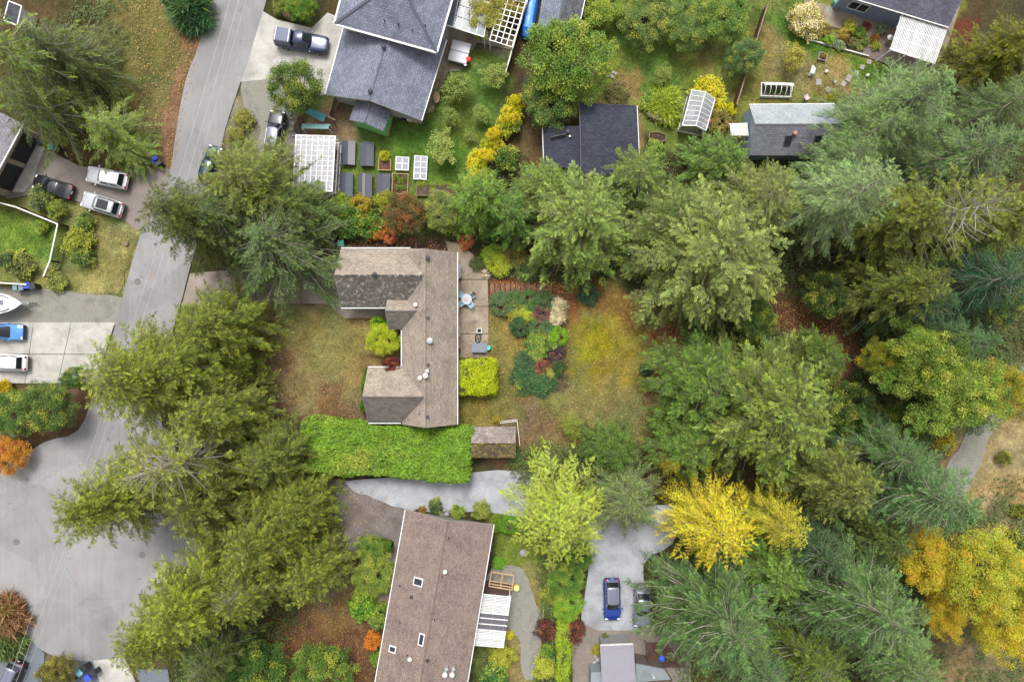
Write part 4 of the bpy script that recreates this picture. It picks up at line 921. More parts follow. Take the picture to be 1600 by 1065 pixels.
def veg(kind, px, py, Rpx, h, col, name, label, cat, group=None, rz=None, zfrac=None, sxy=(1, 1), rot=None):
    tm, cm, ph, pr = PROTO[kind]
    con = kind[:3] in ('ced', 'fir', 'gol', 'deo')
    h = h * (.74 if kind[:3] in ('ced', 'fir') else 1.0)
    zf = zfrac if zfrac is not None else (.85 if con else .6)
    Rpx = Rpx * (1.2 if con else 1.22 if (770 < px < 886 and 462 < py < 614) else 1.0); b = P(px, py, h * zf); s = Rpx * GS / pr; sz = h / ph
    r = RND.uniform(0, 6.28) if rot is None else rot
    o = bpy.data.objects.new(name, None); COL.objects.link(o); o.empty_display_size = .3
    o.location = (b.x, b.y, 0); o.rotation_euler = (0, 0, r); o.scale = (s * sxy[0], s * sxy[1], sz); setp(o, label, cat, group); WM[o.name] = Matrix.Identity(4)
    if tm:
        t = bpy.data.objects.new('trunk' if kind not in ('hedge', 'cube', 'strip') else 'stems', tm); COL.objects.link(t); t.parent = o
    c = bpy.data.objects.new('crown' if kind not in ('hedge', 'cube', 'strip') else 'foliage', cm); COL.objects.link(c); c.parent = o
    j = RND.uniform(.92, 1.08); tn = (.49, .53, .25) if kind[:3] == 'fir' else (.51, .58, .29) if kind[:3] == 'ced' else (.84, .88, .68); c.color = (*[v * j * t_ for v, t_ in zip(lin(col, KV), tn)], 1)
    return o
YG, OL, BG, DG, LG = (140, 146, 66), (122, 126, 66), (116, 140, 108), (74, 104, 74), (118, 146, 62)
CED = [  # kind, tip px, tip py, R px, height, colour, label
 ('cedar0', 318, 508, 66, 15, (128, 136, 50), 'dark olive cedar between the road and the front lawn'),
 ('cedar1', 190, 590, 76, 20, (142, 146, 62), 'broad yellow green cedar reaching over the road by the concrete driveway'),
 ('cedar0', 275, 575, 64, 17, (132, 140, 52), 'yellow green cedar squeezed between the lawn cedar and the cul-de-sac cedar'),
 ('cedar3', 222, 742, 70, 25, (146, 146, 78), 'tall cedar with bare grey branches showing at its tip'),
 ('cedar1', 132, 800, 60, 21, (146, 150, 64), 'cedar leaning out furthest over the cul-de-sac asphalt'),
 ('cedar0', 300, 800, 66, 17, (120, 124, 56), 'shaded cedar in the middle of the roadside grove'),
 ('cedar1', 395, 855, 66, 16, (132, 134, 54), 'cedar overhanging the dark end of the gravel driveway'),
 ('cedar0', 270, 960, 72, 21, (140, 146, 56), 'bushy yellow green cedar on the south rim of the cul-de-sac'),
 ('cedar2', 360, 935, 62, 18, (126, 130, 56), 'olive cedar behind the south rim cedar'),
 ('cedar1', 215, 1010, 52, 17, (142, 146, 60), 'small cedar at the mouth of the concrete driveway on the cul-de-sac'),
 ('cedar0', 410, 722, 52, 13, (120, 128, 58), 'lower cedar touching the west end of the bright hedge'),
 ('cedar2', 310, 1050, 52, 14, (96, 112, 50), 'dark cedar south of the grove'),
 ('cedar1', 374, 280, 76, 16, (118, 124, 60), 'golden olive cedar beside the white lattice greenhouse'),
 ('cedar1', 268, 330, 58, 21, (106, 114, 62), 'dark cedar whose branch tips reach across the road'),
 ('fir0', 412, 368, 88, 15, (104, 126, 86), 'grey green fir hanging over the concrete driveway'),
 ('cedar1', 745, 302, 44, 12, (118, 146, 62), 'bright green conifer north east of the bungalow'),
 ('cedar0', 905, 334, 84, 15, (132, 150, 84), 'broad light green cedar above the garden steps'),
 ('cedar1', 1130, 385, 102, 19, (144, 152, 98), 'largest pale green cedar north of the back lawn'),
 ('cedar2', 1205, 302, 66, 18, (128, 134, 82), 'olive cedar below the pale blue studio'),
 ('fir1', 1365, 285, 66, 24, (142, 164, 136), 'silvery spruce with pale branches at the crown'),
 ('cedar3', 1545, 318, 72, 25, (134, 140, 66), 'leaning olive cedar with long bare grey branches'),
 ('cedar0', 1440, 330, 60, 19, (126, 130, 60), 'brown tinged cedar between the spruce and the leaning cedar'),
 ('fir0', 1455, 135, 74, 20, (124, 150, 116), 'grey green fir beside the slatted pergola'),
 ('fir1', 1352, 232, 44, 17, (122, 148, 112), 'grey green fir overhanging the east end of the studio'),
 ('fir0', 1560, 225, 66, 21, (112, 138, 104), 'grey green fir at the east margin above the leaning cedar'),
 ('cedar1', 1600, 70, 62, 15, (122, 118, 22), 'mustard green cypress beside the dark grey roofed house'),
 ('cedar0', 1225, 648, 108, 18, (128, 142, 72), 'big round cedar east of the back lawn'),
 ('cedar1', 1110, 600, 74, 13, (104, 128, 58), 'green cedar edging the red litter on the back lawn'),
 ('cedar0', 1335, 765, 62, 18, (126, 132, 72), 'olive cedar behind the yellow larch'),
 ('fir0', 1490, 790, 78, 22, (98, 130, 100), 'dark blue green spruce beside the gravel track'),
 ('fir1', 1400, 975, 80, 23, (112, 142, 104), 'tall blue green spruce west of the orange yellow maple'),
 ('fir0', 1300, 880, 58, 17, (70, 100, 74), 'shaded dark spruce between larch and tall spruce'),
 ('fir1', 1150, 990, 92, 19, (102, 132, 92), 'spreading green fir above the parked silver car'),
 ('cedar0', 1225, 900, 56, 14, (118, 144, 76), 'light green cedar tucked under the yellow larch'),
 ('cedar2', 1290, 1050, 56, 15, (104, 122, 48), 'yellowish cedar at the foot of the spruces'),
 ('fir0', 1205, 1066, 56, 14, (100, 132, 100), 'fir behind the timber deck'),
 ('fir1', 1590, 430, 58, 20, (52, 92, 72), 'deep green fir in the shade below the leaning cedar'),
 ('fir0', 1535, 530, 44, 18, (84, 122, 90), 'blue green fir poking out of the yellow green maple'),
 ('cedar1', 958, 705, 38, 9, (98, 126, 58), 'fresh green cypress at the south rim of the back lawn'),
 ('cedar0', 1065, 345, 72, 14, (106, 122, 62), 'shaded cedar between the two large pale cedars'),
 ('cedar2', 1000, 270, 50, 10, (112, 132, 58), 'green cedar below the charcoal roofed outbuilding'),
 ('cedar0', 1130, 245, 52, 9, (108, 136, 62), 'bright green cypress below the glass greenhouse'),
 ('cedar1', 1440, 445, 56, 17, (112, 118, 52), 'low cedar over the east end of the red litter clearing'),
 ('fir0', 1480, 640, 40, 12, (66, 104, 66), 'dark fir beneath the yellow green maple'),
 ('cedar0', 800, 330, 44, 10, (104, 138, 60), 'small green cedar behind the bright conifer'),
 ('cedar0', 310, 650, 62, 17, (132, 138, 64), 'olive cedar whose lower boughs darken the notch in the grove'),
 ('cedar1', 450, 800, 52, 12, (126, 132, 54), 'short cedar at the hedge end of the gravel turnout'),
 ('cedar0', 470, 905, 56, 13, (132, 136, 58), 'cedar facing the large rhododendron across the brown litter'),
 ('cedar1', 1595, 335, 52, 18, (122, 128, 58), 'olive cedar east of the leaning cedar'),
 ('fir1', 1600, 150, 56, 18, (112, 136, 96), 'grey green fir below the mustard green cypress'),
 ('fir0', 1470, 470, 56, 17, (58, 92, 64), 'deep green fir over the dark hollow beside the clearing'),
 ('fir1', 1440, 1060, 60, 17, (110, 138, 96), 'blue green spruce south of the tall spruce'),
 ('fir0', 1330, 985, 52, 18, (92, 122, 84), 'mid green spruce between the tall spruce and the yellowish cedar'),
 ('cedar0', 1400, 850, 46, 15, (100, 118, 60), 'small olive cedar squeezed under the blue green spruce'),
 ('fir1', 1420, 720, 54, 17, (92, 124, 84), 'green fir on the uphill side of the gravel track'),
 ('cedar1', 1290, 560, 44, 10, (96, 116, 48), 'low dark cedar against the red litter'),
 ('cedar0', 850, 290, 50, 11, (122, 142, 66), 'light green cedar tucked against the charcoal roof'),
 ('fir1', 1390, 190, 56, 17, (120, 146, 104), 'grey green fir shading the open hoop bed'),
 ('fir1', 330, 330, 60, 17, (100, 120, 74), 'dark green fir merging with the cedar over the road'),
 ('cedar0', 450, 320, 50, 12, (98, 118, 64), 'dark green cedar behind the green bin'),
 ('cedar1', 1080, 700, 50, 11, (106, 130, 60), 'green cedar closing the gap between the larch and the back lawn'),
]
for k, px, py, R, h, col, lab in CED:
    veg(k, px, py, R, h, col, 'spruce_tree' if 'spruce' in lab else 'fir_tree' if k[:3] == 'fir' else 'cedar_tree', lab, 'tree')
veg('fir2', -40, 50, 74, 22, (138, 156, 86), 'fir_tree', 'wide open branched fir standing over the brown verge and garage yard', 'tree')
veg('fir1', 60, 60, 56, 15, (96, 112, 58), 'fir_tree', 'dark fir behind the open branched fir beside the small dark shed', 'tree')
veg('fir2', 20, 150, 60, 15, (112, 128, 66), 'fir_tree', 'spreading fir whose boughs reach the garage corner', 'tree')
veg('fir2', 150, 190, 52, 9, (138, 160, 80), 'fir_tree', 'loose yellow green fir with long arms towards the road', 'tree')
veg('fir0', 195, 232, 34, 5, (138, 160, 84), 'fir_tree', 'young light green fir next to the blue bin', 'tree')
veg('gold0', 1130, 834, 60, 12, (232, 206, 26), 'larch_tree', 'brilliant yellow larch north of the parked blue car', 'tree')
veg('gold0', 1234, 828, 40, 12, (212, 196, 40), 'larch_tree', 'smaller yellow larch against the olive cedar', 'tree')
veg('gold0', 1052, 728, 15, 7, (196, 168, 20), 'larch_tree', 'thin golden larch sprig between cypress and round cedar', 'tree')
veg('deodar', 880, 816, 74, 12, (168, 180, 72), 'golden_cedar_tree', 'lime yellow cedar arching over the gravel drive', 'tree')
veg('fir0', 985, 790, 58, 13, (128, 144, 106), 'blue_cedar_tree', 'grey green weeping cedar between the lime and yellow trees', 'tree')
BRO = [
 ('maple0', 1435, 865, 58, 11, (206, 184, 56), 'maple_tree', 'amber tinted maple against the dark blue green spruce', 'tree'),
 ('maple0', 1520, 885, 74, 13, (180, 182, 62), 'maple_tree', 'large yellow green maple near the dry grass', 'tree'),
 ('maple0', 1590, 900, 56, 11, (168, 176, 62), 'maple_tree', 'yellow green maple closest to the dry slope', 'tree'),
 ('maple0', 1555, 965, 62, 11, (206, 190, 50), 'maple_tree', 'golden maple at the south end of the maple group', 'tree'),
 ('maple0', 1470, 950, 44, 9, (204, 178, 54), 'maple_tree', 'small golden maple touching the tall spruce', 'tree'),
 ('maple1', 1430, 560, 64, 12, (116, 140, 54), 'maple_tree', 'mid green maple at the edge of the clearing', 'tree'),
 ('maple1', 1480, 610, 68, 12, (132, 156, 66), 'maple_tree', 'yellow green maple with orange patches below the dark firs', 'tree'),
 ('maple0', 1560, 610, 48, 11, (160, 160, 56), 'maple_tree', 'maple turning yellow at the head of the gravel track', 'tree'),
 ('maple0', 1380, 560, 40, 9, (138, 148, 46), 'maple_tree', 'yellow flecked maple beside the red litter clearing', 'tree'),
 ('round0', 885, 95, 72, 8, (112, 142, 56), 'walnut_tree', 'dense round green tree between the workshop and the charcoal outbuilding', 'tree'),
 ('round0', 862, 152, 52, 5, (98, 126, 64), 'walnut_tree', 'lower dark green tree touching the charcoal outbuilding', 'tree'),
 ('round0', 463, 135, 46, 6, (98, 124, 54), 'plum_tree', 'round green tree between the navy pickup and the black wagon', 'tree'),
 ('round1', 632, 332, 36, 5, (112, 100, 58), 'smoke_tree', 'round rusty olive tree with orange top north of the bungalow', 'tree'),
 ('round0', 600, 530, 29, 3.2, (190, 200, 40), 'golden_shrub', 'lemon lime shrub beside the bungalow entry', 'shrub'),
 ('ball', 590, 506, 13, 1.6, (142, 190, 24), 'golden_shrub', 'small lime ball shrub next to the porch post', 'shrub'),
 ('round1', 612, 572, 17, 3.4, (110, 44, 54), 'japanese_maple', 'dark red maple overhanging the bungalow roof edge', 'tree'),
 ('round0', 585, 900, 36, 3.5, (138, 158, 66), 'rhododendron', 'large light green rhododendron west of the brown roofed house', 'shrub'),
 ('round0', 580, 860, 26, 2.5, (112, 140, 60), 'rhododendron', 'smaller dark rhododendron against the box edging', 'shrub'),
 ('shrub1', 565, 950, 30, 2.2, (104, 148, 46), 'shrub', 'mid green shrub south of the large rhododendron', 'shrub'),
 ('shrub0', 595, 965, 26, 1.8, (108, 134, 64), 'shrub', 'greyish green shrub touching the orange maple', 'shrub'),
 ('shrubr', 583, 1003, 17, 1.8, (226, 138, 52), 'japanese_maple', 'bright orange little maple by the brown roof gutter', 'tree'),
 ('shrub0', 588, 1030, 14, 1.2, (96, 142, 40), 'shrub', 'small green shrub below the orange maple', 'shrub'),
 ('round0', 500, 1050, 52, 5, (98, 130, 54), 'laurel_tree', 'green spreading laurel south of the brown litter', 'tree'),
 ('round0', 400, 1050, 56, 6, (76, 112, 44), 'laurel_tree', 'dark laurel behind the south rim cedars', 'tree'),
 ('round0', 470, 10, 26, 2.6, (106, 148, 40), 'shrub', 'bright green shrub in the corner of the concrete drive', 'shrub'),
 ('shrub0', 437, 8, 16, 1.5, (112, 128, 62), 'shrub', 'olive shrub beside the road and concrete drive', 'shrub'),
 ('shrubr', 452, 18, 13, .9, (146, 126, 104), 'shrub', 'dry brownish ground shrub between drive and road', 'shrub'),
 ('spiky', 292, 8, 34, 3, (86, 130, 90), 'pampas_clump', 'blue green grassy clump at the roadside', 'plant'),
 ('round0', 940, 3, 42, 3, (140, 164, 60), 'shrub', 'rounded lime green shrub with a blue cover beside it', 'shrub'),
 ('round0', 760, 18, 40, 3.4, (166, 158, 72), 'grape_vine', 'yellowing grape vine sprawling over the white lattice', 'vine'),
 ('airy1', 750, 50, 22, 2.8, (150, 150, 64), 'grape_vine', 'trailing grape vine hanging below the white lattice', 'vine'),
 ('round0', 800, 8, 24, 3, (176, 160, 70), 'grape_vine', 'yellow grape vine beside the brown fence', 'vine'),
 ('round0', 1010, 25, 46, 4, (122, 144, 76), 'apple_tree', 'sprawling apple tree at the west end of the orchard row', 'tree'),
 ('round0', 1075, 35, 44, 4, (112, 138, 74), 'apple_tree', 'grey green apple tree in the middle of the orchard row', 'tree'),
 ('round0', 1130, 20, 48, 4.5, (118, 150, 70), 'apple_tree', 'brighter apple tree at the fence end of the orchard row', 'tree'),
 ('round0', 1163, 88, 30, 4, (98, 130, 86), 'apple_tree', 'dark green apple tree against the garden fence', 'tree'),
 ('airy0', 1035, 118, 22, 1.4, (124, 136, 58), 'rose_bush', 'reddish tipped rose bush alone on the orchard lawn', 'shrub'),
 ('bloom', 1262, 28, 30, 2.6, (214, 200, 110), 'hydrangea', 'cream flowering hydrangea at the corner of the flower garden', 'shrub'),
 ('airy0', 1240, 90, 26, 2.4, (170, 158, 70), 'willow_shrub', 'feathery yellow shrub on the lawn near the white hoop bed', 'shrub'),
 ('shrub0', 1110, 145, 34, 1.8, (206, 188, 20), 'golden_shrub', 'golden yellow shrub wrapped round the greenhouse', 'shrub'),
 ('shrub0', 1142, 170, 13, 1.4, (222, 206, 16), 'golden_shrub', 'small vivid yellow shrub by the garden fence', 'shrub'),
 ('shrubr', 1125, 190, 24, 1.6, (140, 130, 66), 'blueberry_bush', 'orange tinged bush between the greenhouse and the slatted lean-to', 'shrub'),
 ('spiky', 1040, 160, 27, 1.3, (164, 178, 56), 'fern_clump', 'yellow green arching lily clump west of the greenhouse', 'plant'),
 ('shrub1', 1015, 158, 20, 1.2, (126, 154, 66), 'shrub', 'leafy green bed plants next to the lily clump', 'shrub'),
 ('shrub1', 1025, 235, 22, 1.2, (116, 146, 60), 'shrub', 'green shrub below the wooden hexagon planter', 'shrub'),
 ('shrub0', 1000, 252, 16, 2.2, (176, 152, 62), 'shrub', 'yellow shrub at the corner of the charcoal roof', 'shrub'),
 ('cover', 965, 145, 22, .8, (140, 128, 84), 'shrub', 'brownish low shrub beside the charcoal outbuilding path', 'shrub'),
 ('shrub1', 795, 190, 24, 2, (104, 132, 52), 'shrub', 'dark green shrub behind the yellow fence shrubs', 'shrub'),
 ('shrub1', 790, 245, 26, 2.4, (96, 128, 56), 'shrub', 'dark green shrub between fence shrubs and outbuilding', 'shrub'),
 ('shrub1', 600, 243, 11, 1.2, (206, 204, 40), 'golden_shrub', 'vivid yellow plant growing over the brown raised bed', 'shrub'),
 ('shrub0', 532, 318, 24, 2, (128, 148, 44), 'shrub', 'green and yellow shrub below the dark covered beds', 'shrub'),
 ('shrubr', 560, 322, 24, 2, (170, 156, 44), 'shrub', 'yellow and orange shrub below the middle covered bed', 'shrub'),
 ('shrub1', 540, 348, 34, 2.4, (78, 118, 40), 'rhododendron', 'dark green rhododendron beside the grey green fir', 'shrub'),
 ('shrub1', 575, 352, 28, 2.2, (92, 128, 44), 'rhododendron', 'green rhododendron north of the garage wing', 'shrub'),
 ('shrubr', 588, 358, 20, 1.6, (206, 132, 62), 'azalea', 'orange azalea north of the garage wing', 'shrub'),
 ('shrubr', 608, 368, 15, 1.1, (208, 122, 78), 'azalea', 'salmon azalea under the rusty round tree', 'shrub'),
 ('shrub0', 600, 312, 20, 1.8, (164, 164, 48), 'shrub', 'yellow green shrub between dark covers and rusty tree', 'shrub'),
 ('round0', 690, 330, 34, 4, (138, 152, 88), 'shrub', 'pale sage green shrub below the trellis bed', 'shrub'),
 ('shrub0', 708, 345, 26, 2.6, (134, 150, 70), 'shrub', 'soft green shrub north of the bungalow ridge', 'shrub'),
 ('shrubr', 728, 376, 15, 1.0, (192, 116, 74), 'azalea', 'orange azalea on the curved edge of the patio', 'shrub'),
 ('shrub0', 780, 412, 24, 1.5, (168, 176, 44), 'shrub', 'yellow green mound above the garden steps', 'shrub'),
 ('shrub0', 768, 397, 20, 1.4, (134, 164, 48), 'shrub', 'bright green mound beside the patio curve', 'shrub'),
 ('shrubr', 802, 402, 22, 1.2, (130, 132, 66), 'shrub', 'orange flecked shrub under the broad light green cedar', 'shrub'),
 ('cover', 826, 420, 24, .8, (86, 112, 66), 'ground_cover_plant', 'dark green ground cover along the top of the steps', 'plant'),
 ('cover', 745, 412, 14, .5, (112, 120, 82), 'ground_cover_plant', 'grey green ground cover inside the patio curve', 'plant'),
 ('bloom', 759, 427, 9, .5, (150, 116, 122), 'heather', 'pink heather at the top of the garden steps', 'plant'),
 ('ball', 783, 474, 17, 1.0, (98, 122, 84), 'clipped_shrub', 'grey green clipped shrub at the patio end of the island bed', 'shrub'),
 ('ball', 805, 470, 15, .9, (84, 116, 66), 'clipped_shrub', 'dark clipped shrub second along the steps', 'shrub'),
 ('ball', 828, 470, 16, .9, (84, 118, 62), 'clipped_shrub', 'dark clipped shrub third along the steps', 'shrub'),
 ('ball', 850, 471, 15, .9, (88, 118, 70), 'clipped_shrub', 'dark clipped shrub beside the pale straw coloured shrub', 'shrub'),
 ('shrub0', 803, 484, 16, .9, (160, 158, 44), 'shrub', 'yellow flowered shrub in the island bed', 'shrub'),
 ('shrub0', 822, 492, 15, .9, (172, 182, 50), 'shrub', 'lime shrub in front of the purple barberry', 'shrub'),
 ('shrubr', 848, 491, 17, .9, (104, 68, 76), 'barberry', 'purple barberry next to the pale straw coloured shrub', 'shrub'),
 ('bloom', 873, 478, 13, 1.2, (206, 188, 156), 'spirea', 'pale straw coloured shrub at the tip of the island bed', 'shrub'),
 ('bloom', 869, 497, 12, 1.1, (206, 190, 160), 'spirea', 'pale straw coloured shrub beside the yellow lawn', 'shrub'),
 ('ball', 812, 510, 14, 1.1, (68, 102, 64), 'clipped_shrub', 'dark green ball standing west of the island bed', 'shrub'),
 ('ball', 846, 512, 17, 1.1, (90, 120, 76), 'clipped_shrub', 'sage green ball in the middle of the island bed', 'shrub'),
 ('ball', 871, 526, 14, 1.1, (130, 178, 34), 'clipped_shrub', 'vivid lime ball shrub facing the yellow lawn', 'shrub'),
 ('shrub0', 843, 536, 23, 1.4, (108, 138, 58), 'shrub', 'wide mid green shrub with brown centre in the island bed', 'shrub'),
 ('shrub0', 838, 555, 11, .8, (166, 172, 80), 'shrub', 'pale yellow green shrub in the island bed', 'shrub'),
 ('shrubr', 868, 552, 13, .8, (84, 62, 78), 'barberry', 'dark violet barberry beside the yellow lawn', 'shrub'),
 ('cover', 822, 592, 24, .6, (72, 110, 70), 'juniper', 'blue green creeping juniper at the south end of the island bed', 'shrub'),
 ('cover', 848, 598, 22, .6, (70, 112, 72), 'juniper', 'blue green creeping juniper on the lawn side', 'shrub'),
 ('cover', 825, 565, 18, .6, (70, 104, 72), 'juniper', 'dark creeping juniper in the island bed waist', 'shrub'),
 ('shrubr', 846, 574, 15, .7, (120, 72, 62), 'barberry', 'reddish barberry above the creeping junipers', 'shrub'),
 ('shrub0', 857, 583, 10, .8, (164, 166, 78), 'shrub', 'cream green shrub among the junipers', 'shrub'),
 ('cover', 870, 575, 14, .6, (76, 100, 62), 'juniper', 'dark low juniper by the violet barberry', 'shrub'),
 ('shrub1', 812, 598, 10, .5, (140, 150, 58), 'shrub', 'yellow green tuft at the edge of the island bed', 'shrub'),
 ('airy0', 895, 665, 26, 1.8, (132, 140, 54), 'sapling', 'thin sapling on the brown end of the back lawn', 'tree'),
 ('shrub0', 776, 655, 8, .9, (176, 150, 50), 'shrub', 'small golden shrub beside the trellis fence', 'shrub'),
 ('cover', 920, 460, 20, .8, (66, 96, 76), 'ground_cover_plant', 'blue green low shrub below the broad light green cedar', 'plant'),
 ('cover', 1010, 578, 12, .8, (60, 92, 66), 'ground_cover_plant', 'dark low shrub between lawn and green cedar', 'plant'),
 ('shrub1', 680, 792, 15, 1.1, (66, 98, 64), 'shrub', 'dark green shrub north of the brown roof', 'shrub'),
 ('shrub0', 715, 800, 14, 1.0, (120, 146, 62), 'shrub', 'light green shrub between rocks and brown roof', 'shrub'),
 ('shrub0', 752, 798, 18, 1.3, (132, 142, 74), 'shrub', 'olive shrub beside the gravel drive and clipped box', 'shrub'),
 ('shrub1', 660, 797, 9, .7, (150, 104, 60), 'shrub', 'rusty small shrub at the brown roof corner', 'shrub'),
 ('cover', 780, 880, 12, .5, (126, 186, 62), 'ground_cover_plant', 'bright green low plant beside the garden frame', 'plant'),
 ('shrub0', 785, 1028, 24, 2, (172, 172, 60), 'shrub', 'yellow green shrub below the white patio cover', 'shrub'),
 ('shrub1', 770, 1058, 32, 2, (80, 122, 56), 'shrub', 'dark green shrub at the foot of the brown house', 'shrub'),
 ('spiky', 742, 1030, 18, 1.6, (120, 128, 80), 'grass_clump', 'straw green grass clump by the brown roof gutter', 'plant'),
 ('shrub0', 796, 992, 9, .9, (222, 206, 60), 'shrub', 'yellow flowering plant at the patio cover corner', 'plant'),
 ('shrubr', 853, 985, 20, 1.8, (96, 58, 58), 'japanese_maple', 'dark maroon maple beside the gravel path', 'tree'),
 ('shrubr', 896, 985, 22, 2, (110, 68, 62), 'japanese_maple', 'brownish red maple at the paved court', 'tree'),
 ('shrub0', 850, 1045, 22, 1.6, (170, 172, 60), 'shrub', 'yellow green clipped shrub at the end of the gravel path', 'shrub'),
 ('shrub1', 855, 1018, 14, 1.3, (100, 142, 56), 'shrub', 'green shrub between the maroon maple and clipped shrub', 'shrub'),
 ('round0', 885, 905, 32, 3, (106, 146, 58), 'laurel_shrub', 'glossy green laurel west of the parked blue car', 'shrub'),
 ('round0', 905, 870, 26, 3, (92, 128, 54), 'laurel_shrub', 'dark laurel below the lime yellow cedar', 'shrub'),
 ('shrub0', 868, 890, 15, 1.4, (166, 148, 124), 'shrub', 'pinkish grey seed headed shrub by the lawn', 'shrub'),
 ('shrub1', 862, 930, 20, 1.5, (130, 138, 56), 'shrub', 'olive shrub along the wooden edging', 'shrub'),
 ('round0', 888, 945, 28, 2.4, (128, 168, 52), 'laurel_shrub', 'light green laurel hedge end beside the gravel', 'shrub'),
 ('shrub1', 855, 855, 20, 2, (82, 112, 52), 'shrub', 'dark shrub under the west side of the lime yellow cedar', 'shrub'),
 ('ball', 946, 996, 6, .9, (116, 126, 76), 'potted_shrub', 'small round potted shrub in front of the metal roofed cabin', 'shrub'),
 ('shrub0', 932, 1016, 10, .8, (170, 150, 60), 'shrub', 'yellow shrub beside the cabin rocks', 'shrub'),
 ('round0', 88, 1050, 30, 3.2, (122, 112, 56), 'barberry', 'round brown olive shrub between two blue grey driveways', 'shrub'),
 ('spiky', 4, 962, 30, 2, (168, 122, 96), 'grass_clump', 'rust red ornamental grass on the cul-de-sac rim', 'plant'),
 ('spiky', 2, 1008, 28, 2.2, (126, 146, 92), 'grass_clump', 'pale green ornamental grass beside the dark parked car', 'plant'),
 ('round0', 20, 645, 42, 4, (92, 124, 56), 'hazel_tree', 'green tree between the white car driveway and the cul-de-sac', 'tree'),
 ('round0', 75, 635, 46, 5, (96, 124, 58), 'hazel_tree', 'green tree touching the yellow green road cedar', 'tree'),
 ('round0', 118, 590, 20, 4, (88, 130, 56), 'hazel_tree', 'slim green tree on the concrete driveway edge', 'tree'),
 ('shrub1', 2, 605, 16, 1.8, (226, 188, 20), 'golden_shrub', 'vivid yellow shrub beside the white car', 'shrub'),
 ('round1', 10, 712, 34, 3, (206, 140, 44), 'maple_tree', 'orange maple at the top of the cul-de-sac', 'tree'),
 ('shrub0', 58, 308, 22, 2, (108, 128, 92), 'shrub', 'grey green shrub behind the black coupe', 'shrub'),
 ('shrub0', 85, 325, 18, 1.8, (130, 150, 66), 'shrub', 'light green shrub inside the white railed fence', 'shrub'),
 ('shrub1', 62, 352, 15, 1.3, (140, 164, 62), 'shrub', 'lime green shrub on the fenced lawn', 'shrub'),
 ('shrub0', 118, 378, 30, 2.2, (146, 150, 54), 'shrub', 'yellow green shrub growing through the fence corner', 'shrub'),
 ('shrub1', 125, 400, 20, 2, (92, 124, 78), 'shrub', 'dark green shrub outside the fence corner', 'shrub'),
 ('shrub0', 130, 345, 18, 1.6, (104, 132, 72), 'shrub', 'grey green shrub beside the silver cars', 'shrub'),
 ('shrub1', 85, 440, 22, 1.2, (134, 140, 78), 'shrub', 'straggly olive shrub at the gravel yard fence', 'shrub'),
 ('shrub1', 30, 415, 28, 1.4, (100, 106, 54), 'shrub', 'brownish shrub border of the fenced lawn', 'shrub'),
 ('shrub1', 5, 405, 18, 1.8, (88, 116, 80), 'shrub', 'grey green shrub at the house end of the fenced lawn', 'shrub'),
 ('shrub0', 380, 185, 20, 1.3, (138, 132, 70), 'shrub', 'olive roadside shrub beside the black wagon', 'shrub'),
 ('shrub0', 368, 212, 18, 1.2, (128, 122, 66), 'shrub', 'brownish roadside shrub beside the teal car', 'shrub'),
 ('shrub0', 1305, 155, 15, 1.8, (160, 150, 52), 'shrub', 'yellow shrub at the east end of the studio', 'shrub'),
 ('shrub1', 1318, 168, 20, 2, (112, 140, 96), 'shrub', 'grey green shrub at the studio corner', 'shrub'),
 ('shrubr', 1500, 80, 18, 1.2, (104, 58, 46), 'barberry', 'dark red shrub between pergola and mustard cypress', 'shrub'),
 ('shrub0', 1480, 690, 22, 2.5, (186, 160, 52), 'shrub', 'golden shrub beside the gravel track', 'shrub'),
 ('shrub1', 1598, 800, 16, 1.6, (116, 122, 60), 'shrub', 'olive shrub on the dry slope', 'shrub'),
 ('shrub1', 1590, 850, 22, 1.8, (106, 116, 56), 'shrub', 'dark olive shrub below the dry slope', 'shrub'),
 ('round0', 1560, 470, 40, 6, (66, 94, 52), 'holly_tree', 'dark holly under the deep green firs', 'tree'),
 ('shrub1', 1572, 715, 14, 1.5, (130, 128, 66), 'shrub', 'dry olive thicket beside the upper gravel track', 'shrub'),
 ('round0', 1330, 640, 46, 5, (74, 100, 40), 'holly_tree', 'dark holly in the gap behind the big round cedar', 'tree'),
 ('round0', 1420, 660, 44, 5, (96, 120, 50), 'holly_tree', 'mid green holly under the yellow green maple', 'tree'),
 ('round0', 1290, 460, 40, 5, (70, 92, 42), 'holly_tree', 'dark holly on the north side of the red litter clearing', 'tree'),
 ('round0', 1180, 500, 38, 5, (76, 104, 46), 'holly_tree', 'dark holly between the pale cedar and the big round cedar', 'tree'),
]
for k, px, py, R, h, col, nm, lab, cat in BRO: veg(k, px, py, R, h, col, nm, lab, cat)
for i, (px, py, R, h) in enumerate(((715, 135, 30, 3), (775, 118, 28, 2.8), (704, 182, 19, 2.2), (692, 235, 34, 3), (752, 178, 20, 2), (735, 213, 12, 1.4))):
    veg('airy%d' % (i % 2), px, py, R, h, [(132, 150, 76), (150, 160, 84)][i % 2], 'fruit_tree', 'young airy fruit tree ' + ['just below the hot tub', 'on the lawn against the brown board fence', 'next to the beige oval lounger', 'of widest spread between lounger and long cold frame', 'on the lawn beside the yellow shrub row', 'that is the smallest on the fenced lawn'][i], 'tree', 'fruit trees on the lawn')
for i in range(13):
    f = i / 12; veg(['shrub0', 'shrub1', 'airy0'][i % 3], 806 - 74 * f + RND.uniform(-6, 6), 160 + 125 * f + RND.uniform(-4, 4), 17 + RND.uniform(-3, 5), 1.8 + RND.uniform(0, .9), [(232, 214, 34), (206, 204, 48), (236, 210, 30)][i % 3], 'forsythia', 'bright yellow leaved shrub in the row along the fence', 'shrub', 'yellow shrubs along the fence')
